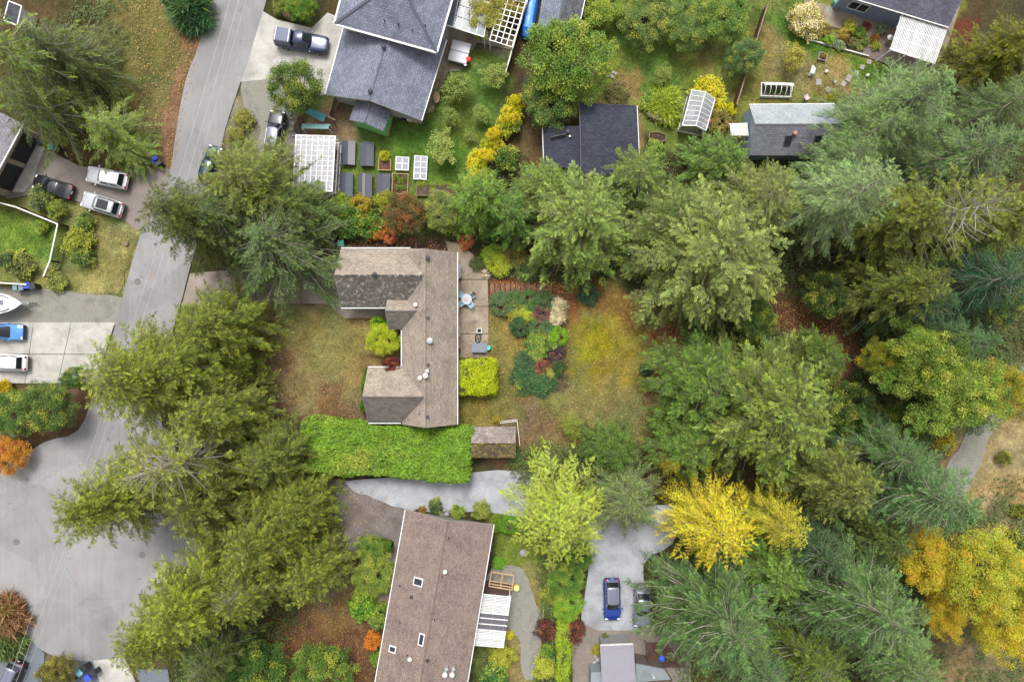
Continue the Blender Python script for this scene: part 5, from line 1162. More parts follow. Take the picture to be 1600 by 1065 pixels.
veg('hedge', 608, 702, 71, 2.6, (116, 150, 46), 'laurel_hedge', 'huge bright lime green laurel hedge south of the bungalow', 'hedge', rot=-.06, sxy=(1.74, 1.08))
veg('cube', 745, 589, 30, 2.0, (188, 196, 24), 'box_hedge', 'yellow lime cube clipped shrub on the patio end', 'hedge', rot=0)
veg('strip', 573, 610, 34, 1.2, (84, 120, 38), 'box_hedge', 'dark green low hedge curving round the west wing', 'hedge', rot=math.pi / 2 - .08)
veg('strip', 586, 850, 27, 1.0, (90, 126, 44), 'box_hedge', 'low green box edging at the gravel turnout', 'hedge', rot=-.1, sxy=(1, 1.4))
veg('strip', 880, 1015, 46, 1.5, (158, 180, 50), 'box_hedge', 'long yellow green hedge running down to the paved court', 'hedge', rot=math.pi / 2, sxy=(1.2, 1.1))
veg('strip', 800, 822, 28, 1.2, (118, 158, 46), 'box_hedge', 'clipped box hedge beside the lawn of the brown roofed house', 'hedge', rot=0, sxy=(1, 1.5))
# vegetable and flower beds of the light blue house
fl = [((212, 180, 60), 'broad'), ((96, 130, 60), 'broad'), ((120, 150, 110), 'plain'), ((120, 60, 50), 'redtip'), ((150, 160, 60), 'broad')]
spots = [(1330, 40, 13, 1.2), (1345, 48, 12, 1), (1318, 52, 10, .8), (1352, 62, 11, .8), (1368, 58, 10, .8), (1335, 66, 10, .6), (1300, 62, 12, .7), (1313, 70, 11, .6), (1378, 45, 9, .9), (1370, 70, 9, .7), (1290, 45, 14, .5), (1355, 40, 8, .8), (1345, 72, 9, .5), (1325, 62, 8, .6)]
cl = [(176, 170, 60), (92, 128, 56), (196, 168, 76), (96, 116, 60), (150, 84, 58), (116, 126, 72), (118, 140, 116), (134, 150, 122), (152, 168, 150), (160, 172, 60), (128, 104, 52), (140, 70, 50), (140, 146, 74), (104, 66, 52)]
for i, (x, y, r, h) in enumerate(spots):
    veg(['shrub0', 'shrub1', 'shrubr'][i % 3], x, y, r, h, cl[i], 'flower_clump', ['olive yellow', 'deep green', 'apricot', 'dark olive', 'brick red', 'sage green', 'blue grey', 'silver green', 'pale silver', 'lime yellow', 'bronze', 'crimson', 'khaki', 'maroon'][i] + ' flower clump in the bed below the light blue wall', 'plant', 'flower clumps in the light blue house bed')
veg('ball', 1296, 61, 8, .8, (150, 196, 30), 'lime_shrub', 'lime green ball at the edge of the flower bed', 'shrub')
# dense undergrowth below the conifers, uncountable ferns and salal
def undergrowth(polys, n, seed):
    rs = np.random.RandomState(seed); pts = []
    for pl, k in polys:
        W = W2(pl); x0 = min(p[0] for p in W); x1 = max(p[0] for p in W); y0 = min(p[1] for p in W); y1 = max(p[1] for p in W)
        X = rs.uniform(x0, x1, k * 4); Y = rs.uniform(y0, y1, k * 4); s = sdf(W, X, Y) < -.2; pts.append(np.stack([X[s], Y[s]], 1)[:k])
    pt = np.concatenate(pts); m = 26; c = np.repeat(pt, m, 0); nn = len(c)
    a = rs.uniform(0, 6.28, nn); r = rs.rand(nn) ** .5 * .7; C = np.stack([c[:, 0] + np.cos(a) * r, c[:, 1] + np.sin(a) * r, rs.uniform(.02, .7, nn) * (1.1 - r)], 1)
    D = np.stack([np.cos(a), np.sin(a), rs.uniform(-.3, .3, nn)], 1); Nv = np.array([0, 0, 1.]) + rs.normal(0, .4, (nn, 3))
    c2 = np.repeat(rs.rand(len(pt)), m); A = np.stack([rs.rand(nn) * .6 + .4 * c2, np.clip(c2 * .7 + .3 * rs.rand(nn), 0, 1), c2], 1)
    me = leaf_mesh('undergrowth', C, D, Nv, .26 * rs.uniform(.6, 1.4, nn), .12 * rs.uniform(.6, 1.3, nn), A, LM['plain'])
    o = bpy.data.objects.new('undergrowth', me); COL.objects.link(o); o.color = (*lin((84, 100, 50), KV), 1)
    setp(o, 'low ferns and salal covering the shaded ground beneath the tall conifers', 'undergrowth', kind='stuff')
undergrowth([([(1060, 480), (1190, 480), (1230, 540), (1080, 560)], 110), ([(1340, 470), (1600, 380), (1620, 640), (1440, 700), (1330, 640)], 700), ([(1180, 700), (1480, 640), (1480, 1080), (1050, 1080), (1060, 860), (1200, 880)], 1200), ([(480, 320), (720, 320), (720, 372), (520, 372)], 300), ([(760, 250), (1000, 230), (1000, 430), (760, 430)], 500), ([(1000, 250), (1330, 220), (1600, 200), (1600, 440), (1200, 460), (1000, 430)], 1100), ([(300, 490), (440, 600), (500, 760), (480, 900), (420, 1080), (260, 1080), (320, 900), (260, 640)], 700), ([(100, 0), (200, 0), (180, 200), (60, 210)], 140), ([(780, 700), (1000, 690), (1000, 760), (830, 780)], 300), ([(1470, 800), (1640, 700), (1640, 1080), (1500, 1080)], 380), ([(840, 800), (900, 830), (890, 1060), (850, 1060)], 260)], 0, 5)
# fallen leaves
rs = np.random.RandomState(44); Cl = []; Al = []
for pl, k in (([(715, 470), (1060, 470), (1040, 690), (860, 715), (715, 670)], 5200), ([(1195, 470), (1350, 470), (1310, 610), (1200, 520)], 2600), ([(400, 480), (600, 500), (575, 660), (420, 620)], 1600), ([(400, 960), (560, 880), (590, 1080), (400, 1080)], 2600), ([(200, 0), (330, 0), (268, 280), (215, 260)], 2400), ([(765, 440), (880, 440), (890, 470), (765, 462)], 700), ([(490, 372), (720, 372), (740, 400), (500, 392)], 700), ([(500, 755), (620, 770), (560, 900), (500, 900)], 700), ([(60, 230), (260, 260), (220, 350), (120, 310)], 350), ([(120, 480), (300, 300), (300, 480), (180, 640)], 260), ([(0, 700), (160, 690), (160, 760), (0, 800)], 250)):
    W = W2(pl); x0 = min(p[0] for p in W); x1 = max(p[0] for p in W); y0 = min(p[1] for p in W); y1 = max(p[1] for p in W)
    X = rs.uniform(x0, x1, k * 3); Y = rs.uniform(y0, y1, k * 3); s = sdf(W, X, Y) < 0; q = np.stack([X[s], Y[s]], 1)[:k]
    Cl.append(np.concatenate([q, rs.uniform(.035, .05, (len(q), 1))], 1))
Cl = np.concatenate(Cl); nn = len(Cl); a = rs.uniform(0, 6.28, nn)
me = leaf_mesh('fallen_leaves', Cl, np.stack([np.cos(a), np.sin(a), np.zeros(nn)], 1), np.array([0, 0, 1.]) + rs.normal(0, .2, (nn, 3)), .11 * rs.uniform(.6, 1.5, nn), .08 * rs.uniform(.6, 1.3, nn), rs.rand(nn, 3), leafmat('fallen_leaf', lin((196, 160, 84), .8), .3, .5, .1))
o = bpy.data.objects.new('fallen_leaves', me); COL.objects.link(o); o.color = (*lin((138, 92, 62), .8), 1); setp(o, 'scattered brown and yellow fallen leaves on lawns and drives', 'leaves', kind='stuff')

# short grass on the lawns: real blades, coloured like the turf they grow in
gm, gn, gb = newmat('grass_blade'); ga = N(gn, 'Attribute', attribute_name='leaf'); gn.links.new(ga.outputs['Color'], gb.inputs['Base Color']); gb.inputs['Roughness'].default_value = .7; gb.inputs['Specular IOR Level'].default_value = .2
Q = []
for lp in LAWNS:
    W = W2(lp); x0 = min(p[0] for p in W); x1 = max(p[0] for p in W); y0 = min(p[1] for p in W); y1 = max(p[1] for p in W)
    k = int((x1 - x0) * (y1 - y0) * 150); X = rs.uniform(x0, x1, k); Y = rs.uniform(y0, y1, k); s = (sdf(W, X, Y) < -.1) & (fbm(X, Y, .7, 19) + rs.uniform(-.15, .15, k) > .42); Q.append(np.stack([X[s], Y[s]], 1))
Q = np.concatenate(Q); nn = len(Q); a = rs.uniform(0, 6.28, nn); gc_ = ground_colour(Q[:, 0], Q[:, 1]) * rs.uniform(.5, 1.9, (nn, 1)) * np.array([.97, 1.06, .9])
me = leaf_mesh('grass', np.concatenate([Q, np.full((nn, 1), -.02)], 1), np.stack([np.cos(a), np.sin(a), rs.uniform(.15, .8, nn)], 1), np.array([0, 0, 1.]) + rs.normal(0, .3, (nn, 3)), .16 * rs.uniform(.6, 1.4, nn), .05 * rs.uniform(.7, 1.4, nn), np.clip(gc_, 0, 1), gm)
o = bpy.data.objects.new('grass', me); COL.objects.link(o); setp(o, 'short patchy grass growing on the garden lawns', 'grass', kind='stuff')
# ------------------------------------------------------------------ vehicles
rubber = paint('tyre_rubber', (.02, .02, .02), .8); alloy = paint('alloy', (.45, .45, .46), .3, .7); trim_blk = paint('black_trim', (.02, .02, .022), .5)
car_glass = glass('car_glass', (.012, .016, .018), 1.0, .05); lamp = glass('lamp_clear', (.7, .72, .74), 1.0, .1); red_lamp = glass('lamp_red', (.35, .012, .012), 1.0, .15)
def carpaint(name, col, metal=.3): return paint(name, col, .28, metal, var=.03, coat=.6)
def car(label, px, py, head, L, W, H, mat, kind='suv', roofmat=None, rails=False, group=None):
    """head: compass angle of the nose in the picture plane, degrees ccw from +x"""
    c = P(px, py, H * .55); t = thing('pickup_truck' if kind == 'pickup' else 'parked_car', label, 'truck' if kind == 'pickup' else 'car', (c.x, c.y, .025), math.radians(head), group)
    hl, hw = L / 2, W / 2; bz = .92 if kind in ('suv', 'pickup') else .82
    st_ = [-1, -.975, -.9, -.72, -.45, 0, .3, .5, .72, .9, .975, 1]
    def ring(f):
        e = abs(f); wf = 1 - .03 * e ** 2 - .14 * max(0, (e - .86) / .14) ** 2.2; w_ = hw * wf
        if f > .42: top = bz - (.20 if kind != 'pickup' else .1) * ((f - .42) / .58) ** 1.6
        elif f < -.8: top = bz - .05 * ((-.8 - f) / .2)
        else: top = bz
        if e > .97: top -= .16 if e > .99 else .03
        bt = .28 + (.14 if e > .97 else 0)
        x = f * hl
        pr = [(-w_ * .9, bt), (-w_, bt + .16), (-w_, top - .26), (-w_ * .965, top - .08), (-w_ * .88, top), (-w_ * .5, top + .035), (0, top + .045)]
        pr = pr + [(-a, b) for a, b in pr[-2::-1]]
        return [Vector((x, a, b)) for a, b in pr]
    MB().loft([ring(f) for f in st_]).build('body', mat, t, world=False, smooth=True)
    # cabin
    spec = dict(suv=(-.93, -.74, .12, .40), sedan=(-.78, -.42, .08, .42), hatch=(-.94, -.70, .10, .46), pickup=(-.28, -.2, .16, .42))[kind]
    xr0, xr1, xf1, xf0 = [v * hl for v in spec]; wb, wt = hw * .86, hw * .70; zt = H - .06; zb = bz - .02
    def cring(z, r, f, w_):
        return [Vector(v) for v in ((r, -w_ * .82, z), (r + .12, -w_ * .97, z), ((r + f) / 2, -w_, z), (f - .22, -w_ * .96, z), (f, -w_ * .62, z), (f + .03, 0, z), (f, w_ * .62, z), (f - .22, w_ * .96, z), ((r + f) / 2, w_, z), (r + .12, w_ * .97, z), (r, w_ * .82, z))]
    lo, hi = cring(zb, xr0, xf0, wb), cring(zt, xr1, xf1, wt); top = cring(zt + .055, xr1 + .1, xf1 - .14, wt * .9)
    MB().loft([lo, hi, top]).build('cabin', mat if roofmat is None else roofmat, t, world=False, smooth=True)
    def pane(name, i, j, u0=.06, u1=.94, v0=.1, v1=.94):
        q = [lo[i].lerp(lo[j], u0).lerp(hi[i].lerp(hi[j], u0), v0), lo[i].lerp(lo[j], u1).lerp(hi[i].lerp(hi[j], u1), v0), lo[i].lerp(lo[j], u1).lerp(hi[i].lerp(hi[j], u1), v1), lo[i].lerp(lo[j], u0).lerp(hi[i].lerp(hi[j], u0), v1)]
        n_ = (q[1] - q[0]).cross(q[3] - q[0]).normalized(); ctr = sum(q, Vector()) / 4
        if n_.dot(ctr - Vector(((xr0 + xf0) / 2, 0, .6))) < 0: n_ = -n_
        MB().slab([v + n_ * .022 for v in q], .02).build(name, car_glass, t, world=False)
    # windscreen in two joined facets, rear glass and side windows
    def band(name, idx, v0, v1, u0, u1):
        m = MB(); top_ = []; bot = []
        pts_lo = [lo[i] for i in idx]; pts_hi = [hi[i] for i in idx]
        pts_lo[0] = lo[idx[0]].lerp(lo[idx[1]], u0); pts_hi[0] = hi[idx[0]].lerp(hi[idx[1]], u0); pts_lo[-1] = lo[idx[-1]].lerp(lo[idx[-2]], u0); pts_hi[-1] = hi[idx[-1]].lerp(hi[idx[-2]], u0)
        cx = Vector(((xr0 + xf0) / 2, 0, .4))
        a = [p.lerp(q, v0) for p, q in zip(pts_lo, pts_hi)]; b = [p.lerp(q, v1) for p, q in zip(pts_lo, pts_hi)]
        a = [p + (p - cx).normalized() * .025 for p in a]; b = [p + (p - cx).normalized() * .025 for p in b]
        n = len(a); m.add(a + b, [(i, i + 1, n + i + 1, n + i) for i in range(n - 1)]); m.build(name, car_glass, t, world=False, smooth=True)
    band('windshield', [3, 4, 5, 6, 7], .06, .96, .45, 1)
    band('rear_window', [1, 0, 10, 9], .3, .95, .55, 1)
    for i, j in ((1, 2), (2, 3), (8, 7), (9, 8)): pane('side_window', i, j, .08, .92, .18, .9)
    if rails:
        for s in (-1, 1): MB().bar((xr1 + .1, s * wt * .86, zt + .1), (xf1 - .2, s * wt * .86, zt + .1), .04, .05).build('roof_rail', alloy, t, world=False)
    if rails == 'pano': MB().box(((xr1 + xf1) / 2 + .1, 0, zt + .058), ((xf1 - xr1) * .62, wt * 1.5, .02)).build('glass_roof', car_glass, t, world=False)
    if kind == 'pickup':
        x0, x1 = -.97 * hl, -.31 * hl; lo2 = [(x0, -hw * .88, bz), (x1, -hw * .88, bz), (x1, hw * .88, bz), (x0, hw * .88, bz)]; hi2 = [(x0 + .12, -hw * .74, H - .04), (x1, -hw * .74, H - .02), (x1, hw * .74, H - .02), (x0 + .12, hw * .74, H - .04)]
        MB().loft([[Vector(v) for v in lo2], [Vector(v) for v in hi2]]).build('canopy', mat, t, world=False, bevel=.04)
        MB().bar((x1 - .15, -hw * .74, H + .02), (x1 - .15, hw * .74, H + .02), .05).build('rack_bar', alloy, t, world=False)
        MB().bar((x0 + .3, -hw * .74, H + .0), (x0 + .3, hw * .74, H + .0), .05).build('rack_bar', alloy, t, world=False)
    for s in (-1, 1):
        MB().box((.40 * hl, s * (hw + .09), bz + .06), (.14, .2, .13)).build('mirror', mat, t, world=False, bevel=.03)
        MB().box((.925 * hl, s * hw * .68, bz - .2), (.2, hw * .38, .13)).build('headlight', lamp, t, world=False, bevel=.03)
        MB().box((-.965 * hl, s * hw * .70, bz - .06), (.14, hw * .28, .2)).build('taillight', red_lamp, t, world=False, bevel=.03)
        for f in (-.58, .62):
            y = s * (hw - .09); wl = thing_part('wheel', t)
            m = MB(); m.tube([(f * hl, y - .1, .32), (f * hl, y + .1, .32)], .325, 18); m.build('tyre', rubber, wl, world=False, smooth=True)
            m = MB(); m.tube([(f * hl, y + s * .095, .32), (f * hl, y + s * .112, .32)], .2, 14); m.build('rim', alloy, wl, world=False)
    MB().box((.985 * hl, 0, .5), (.1, W * .72, .2)).build('bumper', trim_blk, t, world=False, bevel=.04); MB().box((-.99 * hl, 0, .5), (.1, W * .74, .2)).build('bumper', trim_blk, t, world=False, bevel=.04)
    MB().box((1.003 * hl, 0, bz - .28), (.03, W * .45, .14)).build('grille', trim_blk, t, world=False)
    MB().box((-1.0 * hl - .02, 0, .72), (.02, .34, .12)).build('number_plate', white, t, world=False)
    return t
def thing_part(name, parent):
    o = MB().box((0, 0, .34), (.02, .02, .02)).build(name, rubber, parent, world=False); return o
silver = carpaint('silver_paint', (.52, .53, .55), .45); silver2 = carpaint('champagne_paint', (.46, .47, .49), .45); navy = carpaint('navy_paint', (.012, .02, .06)); blk = carpaint('black_paint', (.012, .012, .016)); wht = carpaint('white_paint', (.75, .75, .75), 0)
cobalt = carpaint('cobalt_paint', (.012, .035, .24)); sky_b = carpaint('azure_paint', (.07, .22, .5)); teal = carpaint('teal_paint', (.008, .035, .042)); black2 = carpaint('graphite_paint', (.02, .02, .024))
graphite = carpaint('grey_roof_paint', (.16, .17, .22), .3)
car('navy pickup truck with canopy on the concrete drive', 470, 63, -9, 5.7, 1.95, 1.75, navy, 'pickup')
car('black station wagon parked on gravel below the round tree', 429, 206, 82, 4.75, 1.85, 1.6, blk, 'suv', graphite, True)
car('dark teal car half hidden at the road edge beside the golden olive cedar', 328, 256, 72, 4.1, 1.75, 1.45, teal, 'hatch')
car('silver crossover with bright roof nearest the fir', 166, 277, 168, 4.55, 1.85, 1.65, silver, 'suv', wht, True)
car('silver crossover with dark sunroof beside the verge', 158, 319, 163, 4.6, 1.85, 1.65, silver2, 'suv', None, 'pano')
car('black coupe parked in front of the garage', 82, 292, 163, 4.4, 1.78, 1.32, black2, 'sedan')
car('azure blue car with its nose on the concrete driveway', 2, 518, -2, 4.5, 1.8, 1.5, sky_b, 'hatch')
car('white crossover with its tail on the concrete driveway', 8, 566, 178, 4.5, 1.82, 1.6, wht, 'suv', None, True)
car('cobalt blue hatchback parked on pale gravel', 957, 937, -89, 4.5, 1.85, 1.55, cobalt, 'hatch', graphite, True)
car('silver car mostly hidden under the spreading fir', 1004, 948, -92, 4.5, 1.82, 1.5, carpaint('steel_paint', (.2, .21, .25), .4), 'sedan')
car('dark red black car at the bottom driveway', 14, 1062, -115, 4.4, 1.8, 1.55, carpaint('maroon_paint', (.03, .012, .016)), 'suv', graphite, True)
# boat on trailer
bt = thing('boat', 'white motor boat on a trailer in the gravel yard', 'boat', P(0, 474))
def hull(zs, k):
    r = []
    for x, wd in ((-44, 15), (-20, 16.5), (0, 16), (14, 12.5), (24, 7.5), (31, 2.5), (34, .4)): r.append((x, wd * k))
    up = [P(x, 474 - wd, zs) for x, wd in r]; dn = [P(x, 474 + wd, zs) for x, wd in r[::-1]]; return up + dn
bw = paint('gelcoat', (.78, .78, .78), .25, coat=.5)
MB().loft([hull(.7, .55), hull(1.1, .85), hull(1.5, 1.0), hull(1.56, .93), hull(1.62, .5)]).build('hull', bw, bt, smooth=True)
for s in (-1, 1): MB().tube([P(-8, 474 + s * 13, 1.62), P(6, 474 + s * 11.5, 1.64), P(14, 474 + s * 7.5, 1.66)], .06, 6).build('rail', paint('rail_grey', lin((110, 104, 110), .7), .4), bt)
MB().box(P(1, 472.5, 1.66), (.5, .5, .06)).build('hatch', paint('hatch_grey', lin((120, 126, 140), .7), .4), bt)
MB().bar(P(-40, 466, .45), P(46, 473, .45), .08, .1).bar(P(-40, 482, .45), P(46, 475, .45), .08, .1).bar(P(-10, 460, .45), P(-10, 488, .45), .1).bar(P(20, 474, .45), P(20, 474, .72), .14).build('trailer_frame', galv, bt)
MB().tube([P(44, 474, .45), P(58, 474, .42)], .06, 8).cyl(P(56, 474, 0), .06, .6, 8).build('hitch', dark_metal, bt)
for s in (-1, 1): MB().tube([P(-12, 474 + s * 14.5, .3) , P(-12, 474 + s * 17, .3)], .3, 16).build('wheel', rubber, bt, smooth=True)

# ------------------------------------------------------------------ bins, furniture and garden things
def bin_(px, py, rz, body, lid, label, h=1.05):
    c = P(px, py, h); t = thing('wheelie_bin', label, 'bin', (c.x, c.y, .02), math.radians(rz))
    MB().loft([[Vector((x * .22, y * .24, 0)) for x, y in ((-1, -1), (1, -1), (1, 1), (-1, 1))], [Vector((x * .29, y * .31, h - .1)) for x, y in ((-1, -1), (1, -1), (1, 1), (-1, 1))]]).build('bin_body', body, t, world=False, bevel=.03)
    MB().box((0, 0, h - .05), (.66, .66, .1)).build('lid', lid, t, world=False, bevel=.03); MB().bar((-.36, -.25, h - .12), (-.36, .25, h - .12), .05).build('handle', trim_blk, t, world=False)
    for s in (-1, 1): MB().tube([(-.24, s * .2, .1), (-.24, s * .28, .1)], .1, 12).build('wheel', rubber, t, world=False)
blu = paint('bin_blue', (.03, .06, .5), .5); grn = paint('bin_green', (.02, .25, .2), .5); tealb = paint('bin_teal', (.15, .42, .5), .5); gryb = paint('bin_grey', lin((120, 140, 150), .7), .5)
bin_(41, 446, 0, blu, blu, 'blue recycling bin behind the white boat'); bin_(50, 447, 10, trim_blk, trim_blk, 'black bin next to the blue recycling bin'); bin_(31, 449, 5, trim_blk, gryb, 'black bin with grey lid at the end of the bin row')
bin_(24, 449, 8, gryb, gryb, 'pale grey bin beside the boat')
bin_(241, 249, 30, blu, blu, 'blue bin on the verge by the young fir'); bin_(246, 253, 35, trim_blk, trim_blk, 'black bin on the verge by the young fir')
bin_(79, 229, 20, grn, grn, 'green lidded bin below the open branched fir'); bin_(87, 231, 10, trim_blk, trim_blk, 'black bin below the open branched fir'); bin_(62, 222, 20, trim_blk, trim_blk, 'black bin beside the garage wall')
bin_(123, 1051, 40, tealb, tealb, 'pale teal bin on the blue grey driveway'); bin_(130, 1044, 40, trim_blk, trim_blk, 'black bin next to the pale teal bin'); bin_(136, 1059, 40, blu, blu, 'royal blue bin on the blue grey driveway'); bin_(145, 1052, 40, trim_blk, trim_blk, 'black bin next to the royal blue bin'); bin_(112, 1060, 30, trim_blk, paint('lid_maroon', (.08, .02, .02), .5), 'black bin with maroon lid by the round shrub')
bin_(532, 380, 0, grn, grn, 'green bin behind the garage wing')
pl = MB().lathe(P(523.5, 381), [(.2, 0), (.3, .5), (.34, .52), (.3, .5), (.26, .1), (.02, .1)], 18); single('plant_pot', pl, paint('pot_grey', lin((150, 150, 150), .6), .6), 'empty grey pot behind the garage wing', 'pot', smooth=True)
# patio set
aqua = paint('aqua_fabric', lin((150, 190, 214), .75), .8); tb = thing('patio_table', 'round patio table with a pink centrepiece on the concrete patio', 'table', P(729, 467.5))
c = P(729, 467.5, .72); MB().lathe(c, [(.56, 0), (.58, .02), (.56, .04), (.02, .045)], 28).build('table_top', paint('table_glass', lin((196, 204, 210), .7), .2), tb, smooth=True)
MB().cyl(Vector((c.x, c.y, 0)), .05, .72, 10).build('pedestal', galv, tb); MB().lathe(Vector((c.x, c.y, .765)), [(.2, 0), (.22, .02), (.05, .06)], 18).build('centrepiece', paint('pink_mat', lin((220, 180, 176), .75), .8), tb)
def chair(px, py, deg, fab, label, group=None):
    q = P(px, py, .5); t = thing('patio_chair', label, 'chair', (q.x, q.y, .032), math.radians(deg), group)   # faces +x
    MB().box((0, 0, .42), (.5, .48, .05)).build('seat', fab, t, world=False, bevel=.02)
    MB().box((-.32, 0, .68), (.2, .48, .05), rot=Matrix.Rotation(math.radians(62), 4, 'Y')).build('backrest', fab, t, world=False)
    for x in (-.22, .22):
        for y in (-.22, .22): MB().bar((x, y, 0), (x, y, .4), .04).build('leg', galv, t, world=False)
    for s in (-1, 1): MB().bar((-.25, s * .27, .62), (.22, s * .27, .6), .05, .03).build('armrest', galv, t, world=False)
for px, py, dg in ((720.5, 461, -40), (720, 474.5, 38), (735.5, 476, 130)): chair(px, py, dg, aqua, 'aqua fabric patio chair pulled up to the round table', 'aqua chairs at the round table')
chair(738, 461.5, 222, paint('grey_fabric', lin((96, 100, 110), .7), .8), 'dark grey patio chair at the round table')
lg = thing('storage_box', 'grey lidded storage box on the patio with teal end', 'box', P(749, 543)); q = P(749, 543, .3)
MB().box((q.x, q.y, .33), (1.55, .95, .6)).build('box_body', paint('box_grey', lin((112, 116, 128), .7), .6), lg, bevel=.04); MB().box((q.x, q.y, .66), (1.65, 1.02, .07)).build('lid', paint('lid_grey', lin((126, 130, 144), .7), .5), lg, bevel=.03)
hb = MB().lathe(P(763, 543), [(.2, .03), (.26, .5), (.24, .52), (.02, .5)], 16); single('bucket', hb, paint('teal_plastic', (.05, .45, .42), .4), 'teal bucket beside the grey storage box', 'bucket', smooth=True)
hr = thing('garden_hose', 'coiled dark garden hose on the patio', 'hose', P(747, 528))
for r_, z in ((.42, .05), (.4, .11), (.36, .16)):
    cc = P(747, 528); MB().tube([(cc.x + r_ * math.cos(a / 16 * 6.283) * .8, cc.y + r_ * math.sin(a / 16 * 6.283) * 1.3, z) for a in range(17)], .035, 6).build('coil', trim_blk, hr, smooth=True)
for a in (.5, 2.0): cc = P(747, 528); MB().tube([(cc.x - .35 * math.cos(a), cc.y - .4 * math.sin(a), .2), (cc.x + .35 * math.cos(a), cc.y + .4 * math.sin(a), .2)], .035, 6).build('coil', trim_blk, hr)
pt = thing('planter_box', 'square white planter with dark soil on the patio', 'planter', P(749, 516.5)); q = P(749, 516.5, .3)
for dx, dy, sx, sy in ((-.24, 0, .07, .55), (.24, 0, .07, .55), (0, -.24, .41, .07), (0, .24, .41, .07)): MB().box((q.x + dx, q.y + dy, .22), (sx, sy, .38)).build('side_panel', white, pt)
MB().box((q.x, q.y, .3), (.4, .4, .06)).build('soil', mottled('potting_soil', [(.02, .012, .008), (.05, .03, .02)], 3, 12), pt)
m = MB().box(P(717, 424.5, .45), (.5, 1.5, .9)); single('barbecue', m, paint('cover_grey', lin((172, 174, 184), .75), .6), 'covered barbecue against the bungalow wall', 'barbecue', bevel=.14)
fr = thing('window_box', 'white framed box against the bungalow wall', 'box', P(716, 518)); 
for dx, dy, sx, sy in ((-.12, 0, .05, 1.0), (.12, 0, .05, 1.0), (0, -.5, .29, .05), (0, .5, .29, .05)): q = P(716, 518, .3); MB().box((q.x + dx, q.y + dy, .2), (sx, sy, .34)).build('side_panel', white, fr)
m = MB().box(P(717, 549, .06), (.35, .65, .06)); single('door_mat', m, trim_blk, 'black door mat by the bungalow wall', 'mat')
pf = thing('fence_beam', 'brown timber beam over the bark path north of the bungalow', 'beam', P(650, 378))
piece('rail', wood_dark, pf, P(650, 370, 1.6), P(650, 390, 1.6), .2, .12); piece('post', wood_dark, pf, P(650, 370, 0), P(650, 370, 1.6) , .12, .12); piece('post', wood_dark, pf, P(650, 390, 0), P(650, 390, 1.6), .12, .12)
# hot tub
tb = thing('hot_tub', 'square hot tub with folded pale grey cover', 'hot tub', P(719, 87), math.radians(-14)); 
MB().box((0, 0, .4), (1.95, 2.2, .8)).build('cabinet', paint('tub_side', lin((120, 116, 116), .7), .6), tb, world=False, bevel=.1)
cov = paint('tub_cover', lin((206, 206, 212), .75), .5, var=.04)
for s in (-1, 1): MB().box((0, s * .575, .86), (2.05, 1.12, .13)).build('cover_panel', cov, tb, world=False, bevel=.05)
MB().bar((-1.1, 0, .7), (-1.1, 0, 1.0), .06).build('lid_lifter', dark_metal, tb, world=False)
m = MB().lathe(P(732.5, 98, .02), [(.12, 0), (.18, .5), (.3, .7), (.26, .9), (.05, 1.0)], 12); single('red_float', m, paint('red_vinyl', (.7, .02, .03), .4), 'bright red float leaning on the hot tub', 'float', smooth=True)
m = MB();
for s in (-1, 1): m.bar(P(727 + s * 2, 105, 0), P(727 + s * 2, 101, 1.0), .06)
for k in range(3): m.bar(P(725, 104 - k, .2 + .3 * k), P(729, 104 - k, .2 + .3 * k), .06)
single('step_ladder', m, galv, 'small metal ladder at the side of the hot tub', 'ladder')
ot = thing('garden_lounger', 'beige oval lounger beside the blue grey roof', 'lounger', P(682, 152)); q = P(682, 152, .5)
MB().loft([[Vector((q.x + .36 * math.cos(a / 18 * 6.283), q.y + .62 * math.sin(a / 18 * 6.283), z)) for a in range(18)] for z in (.42, .5)]).build('seat', cedar_wood, ot)
for sx in (-1, 1):
    for sy in (-1, 1): MB().bar((q.x + sx * .22, q.y + sy * .4, 0), (q.x + sx * .22, q.y + sy * .4, .43), .06).build('leg', cedar_wood, ot)
# lattice greenhouse with polycarbonate roof
gh = thing('lattice_greenhouse', 'white framed greenhouse with a grid of clear roof panels', 'greenhouse', P(495, 255))
TL, TR, BR, BL = P(463, 211, 2.4), P(524, 213, 2.4), P(519, 299, 2.4), P(458, 297, 2.4); nu, nv = 7, 11
for i in range(nu + 1): piece('rafter', white, gh, lerp(TL, TR, i / nu) + Vector((0, 0, .03)), lerp(BL, BR, i / nu) + Vector((0, 0, .03)), .13 if i in (0, nu) else .085, .09)
for j in range(nv + 1): piece('purlin', white, gh, lerp(TL, BL, j / nv), lerp(TR, BR, j / nv), .1 if j in (0, nv) else .05, .06)
for i in range(nu):
    for j in range(nv):
        a = [lerp(lerp(TL, TR, (i + x) / nu), lerp(BL, BR, (i + x) / nu), (j + y) / nv) + Vector((0, 0, .01 + .002 * ((i + j) % 2))) for x, y in ((.06, .06), (.94, .06), (.94, .94), (.06, .94))]
        MB().slab(a, .012).build('pane', poly, gh)
for q in (TL, TR, BR, BL): piece('post', white, gh, Vector((q.x, q.y, 0)), q, .12, .12)
for a, b in ((TR, BR), (BL, BR), (TL, TR)):
    for z in (.1, 1.2): piece('rail', white, gh, Vector((a.x, a.y, z)), Vector((b.x, b.y, z)), .07, .07)
    for k in range(1, 5): q = lerp(a, b, k / 5); piece('stud', white, gh, Vector((q.x, q.y, 0)), q, .06, .06)
fl_ = MB().prism([tuple(lerp(v, (TL + BR) / 2, .04)[:2]) for v in (TL, TR, BR, BL)], -.05, .05); fl_.build('floor', mottled('greenhouse_floor', [lin((120, 110, 104), .6), lin((150, 140, 132), .6)], 1.2, 6), gh)
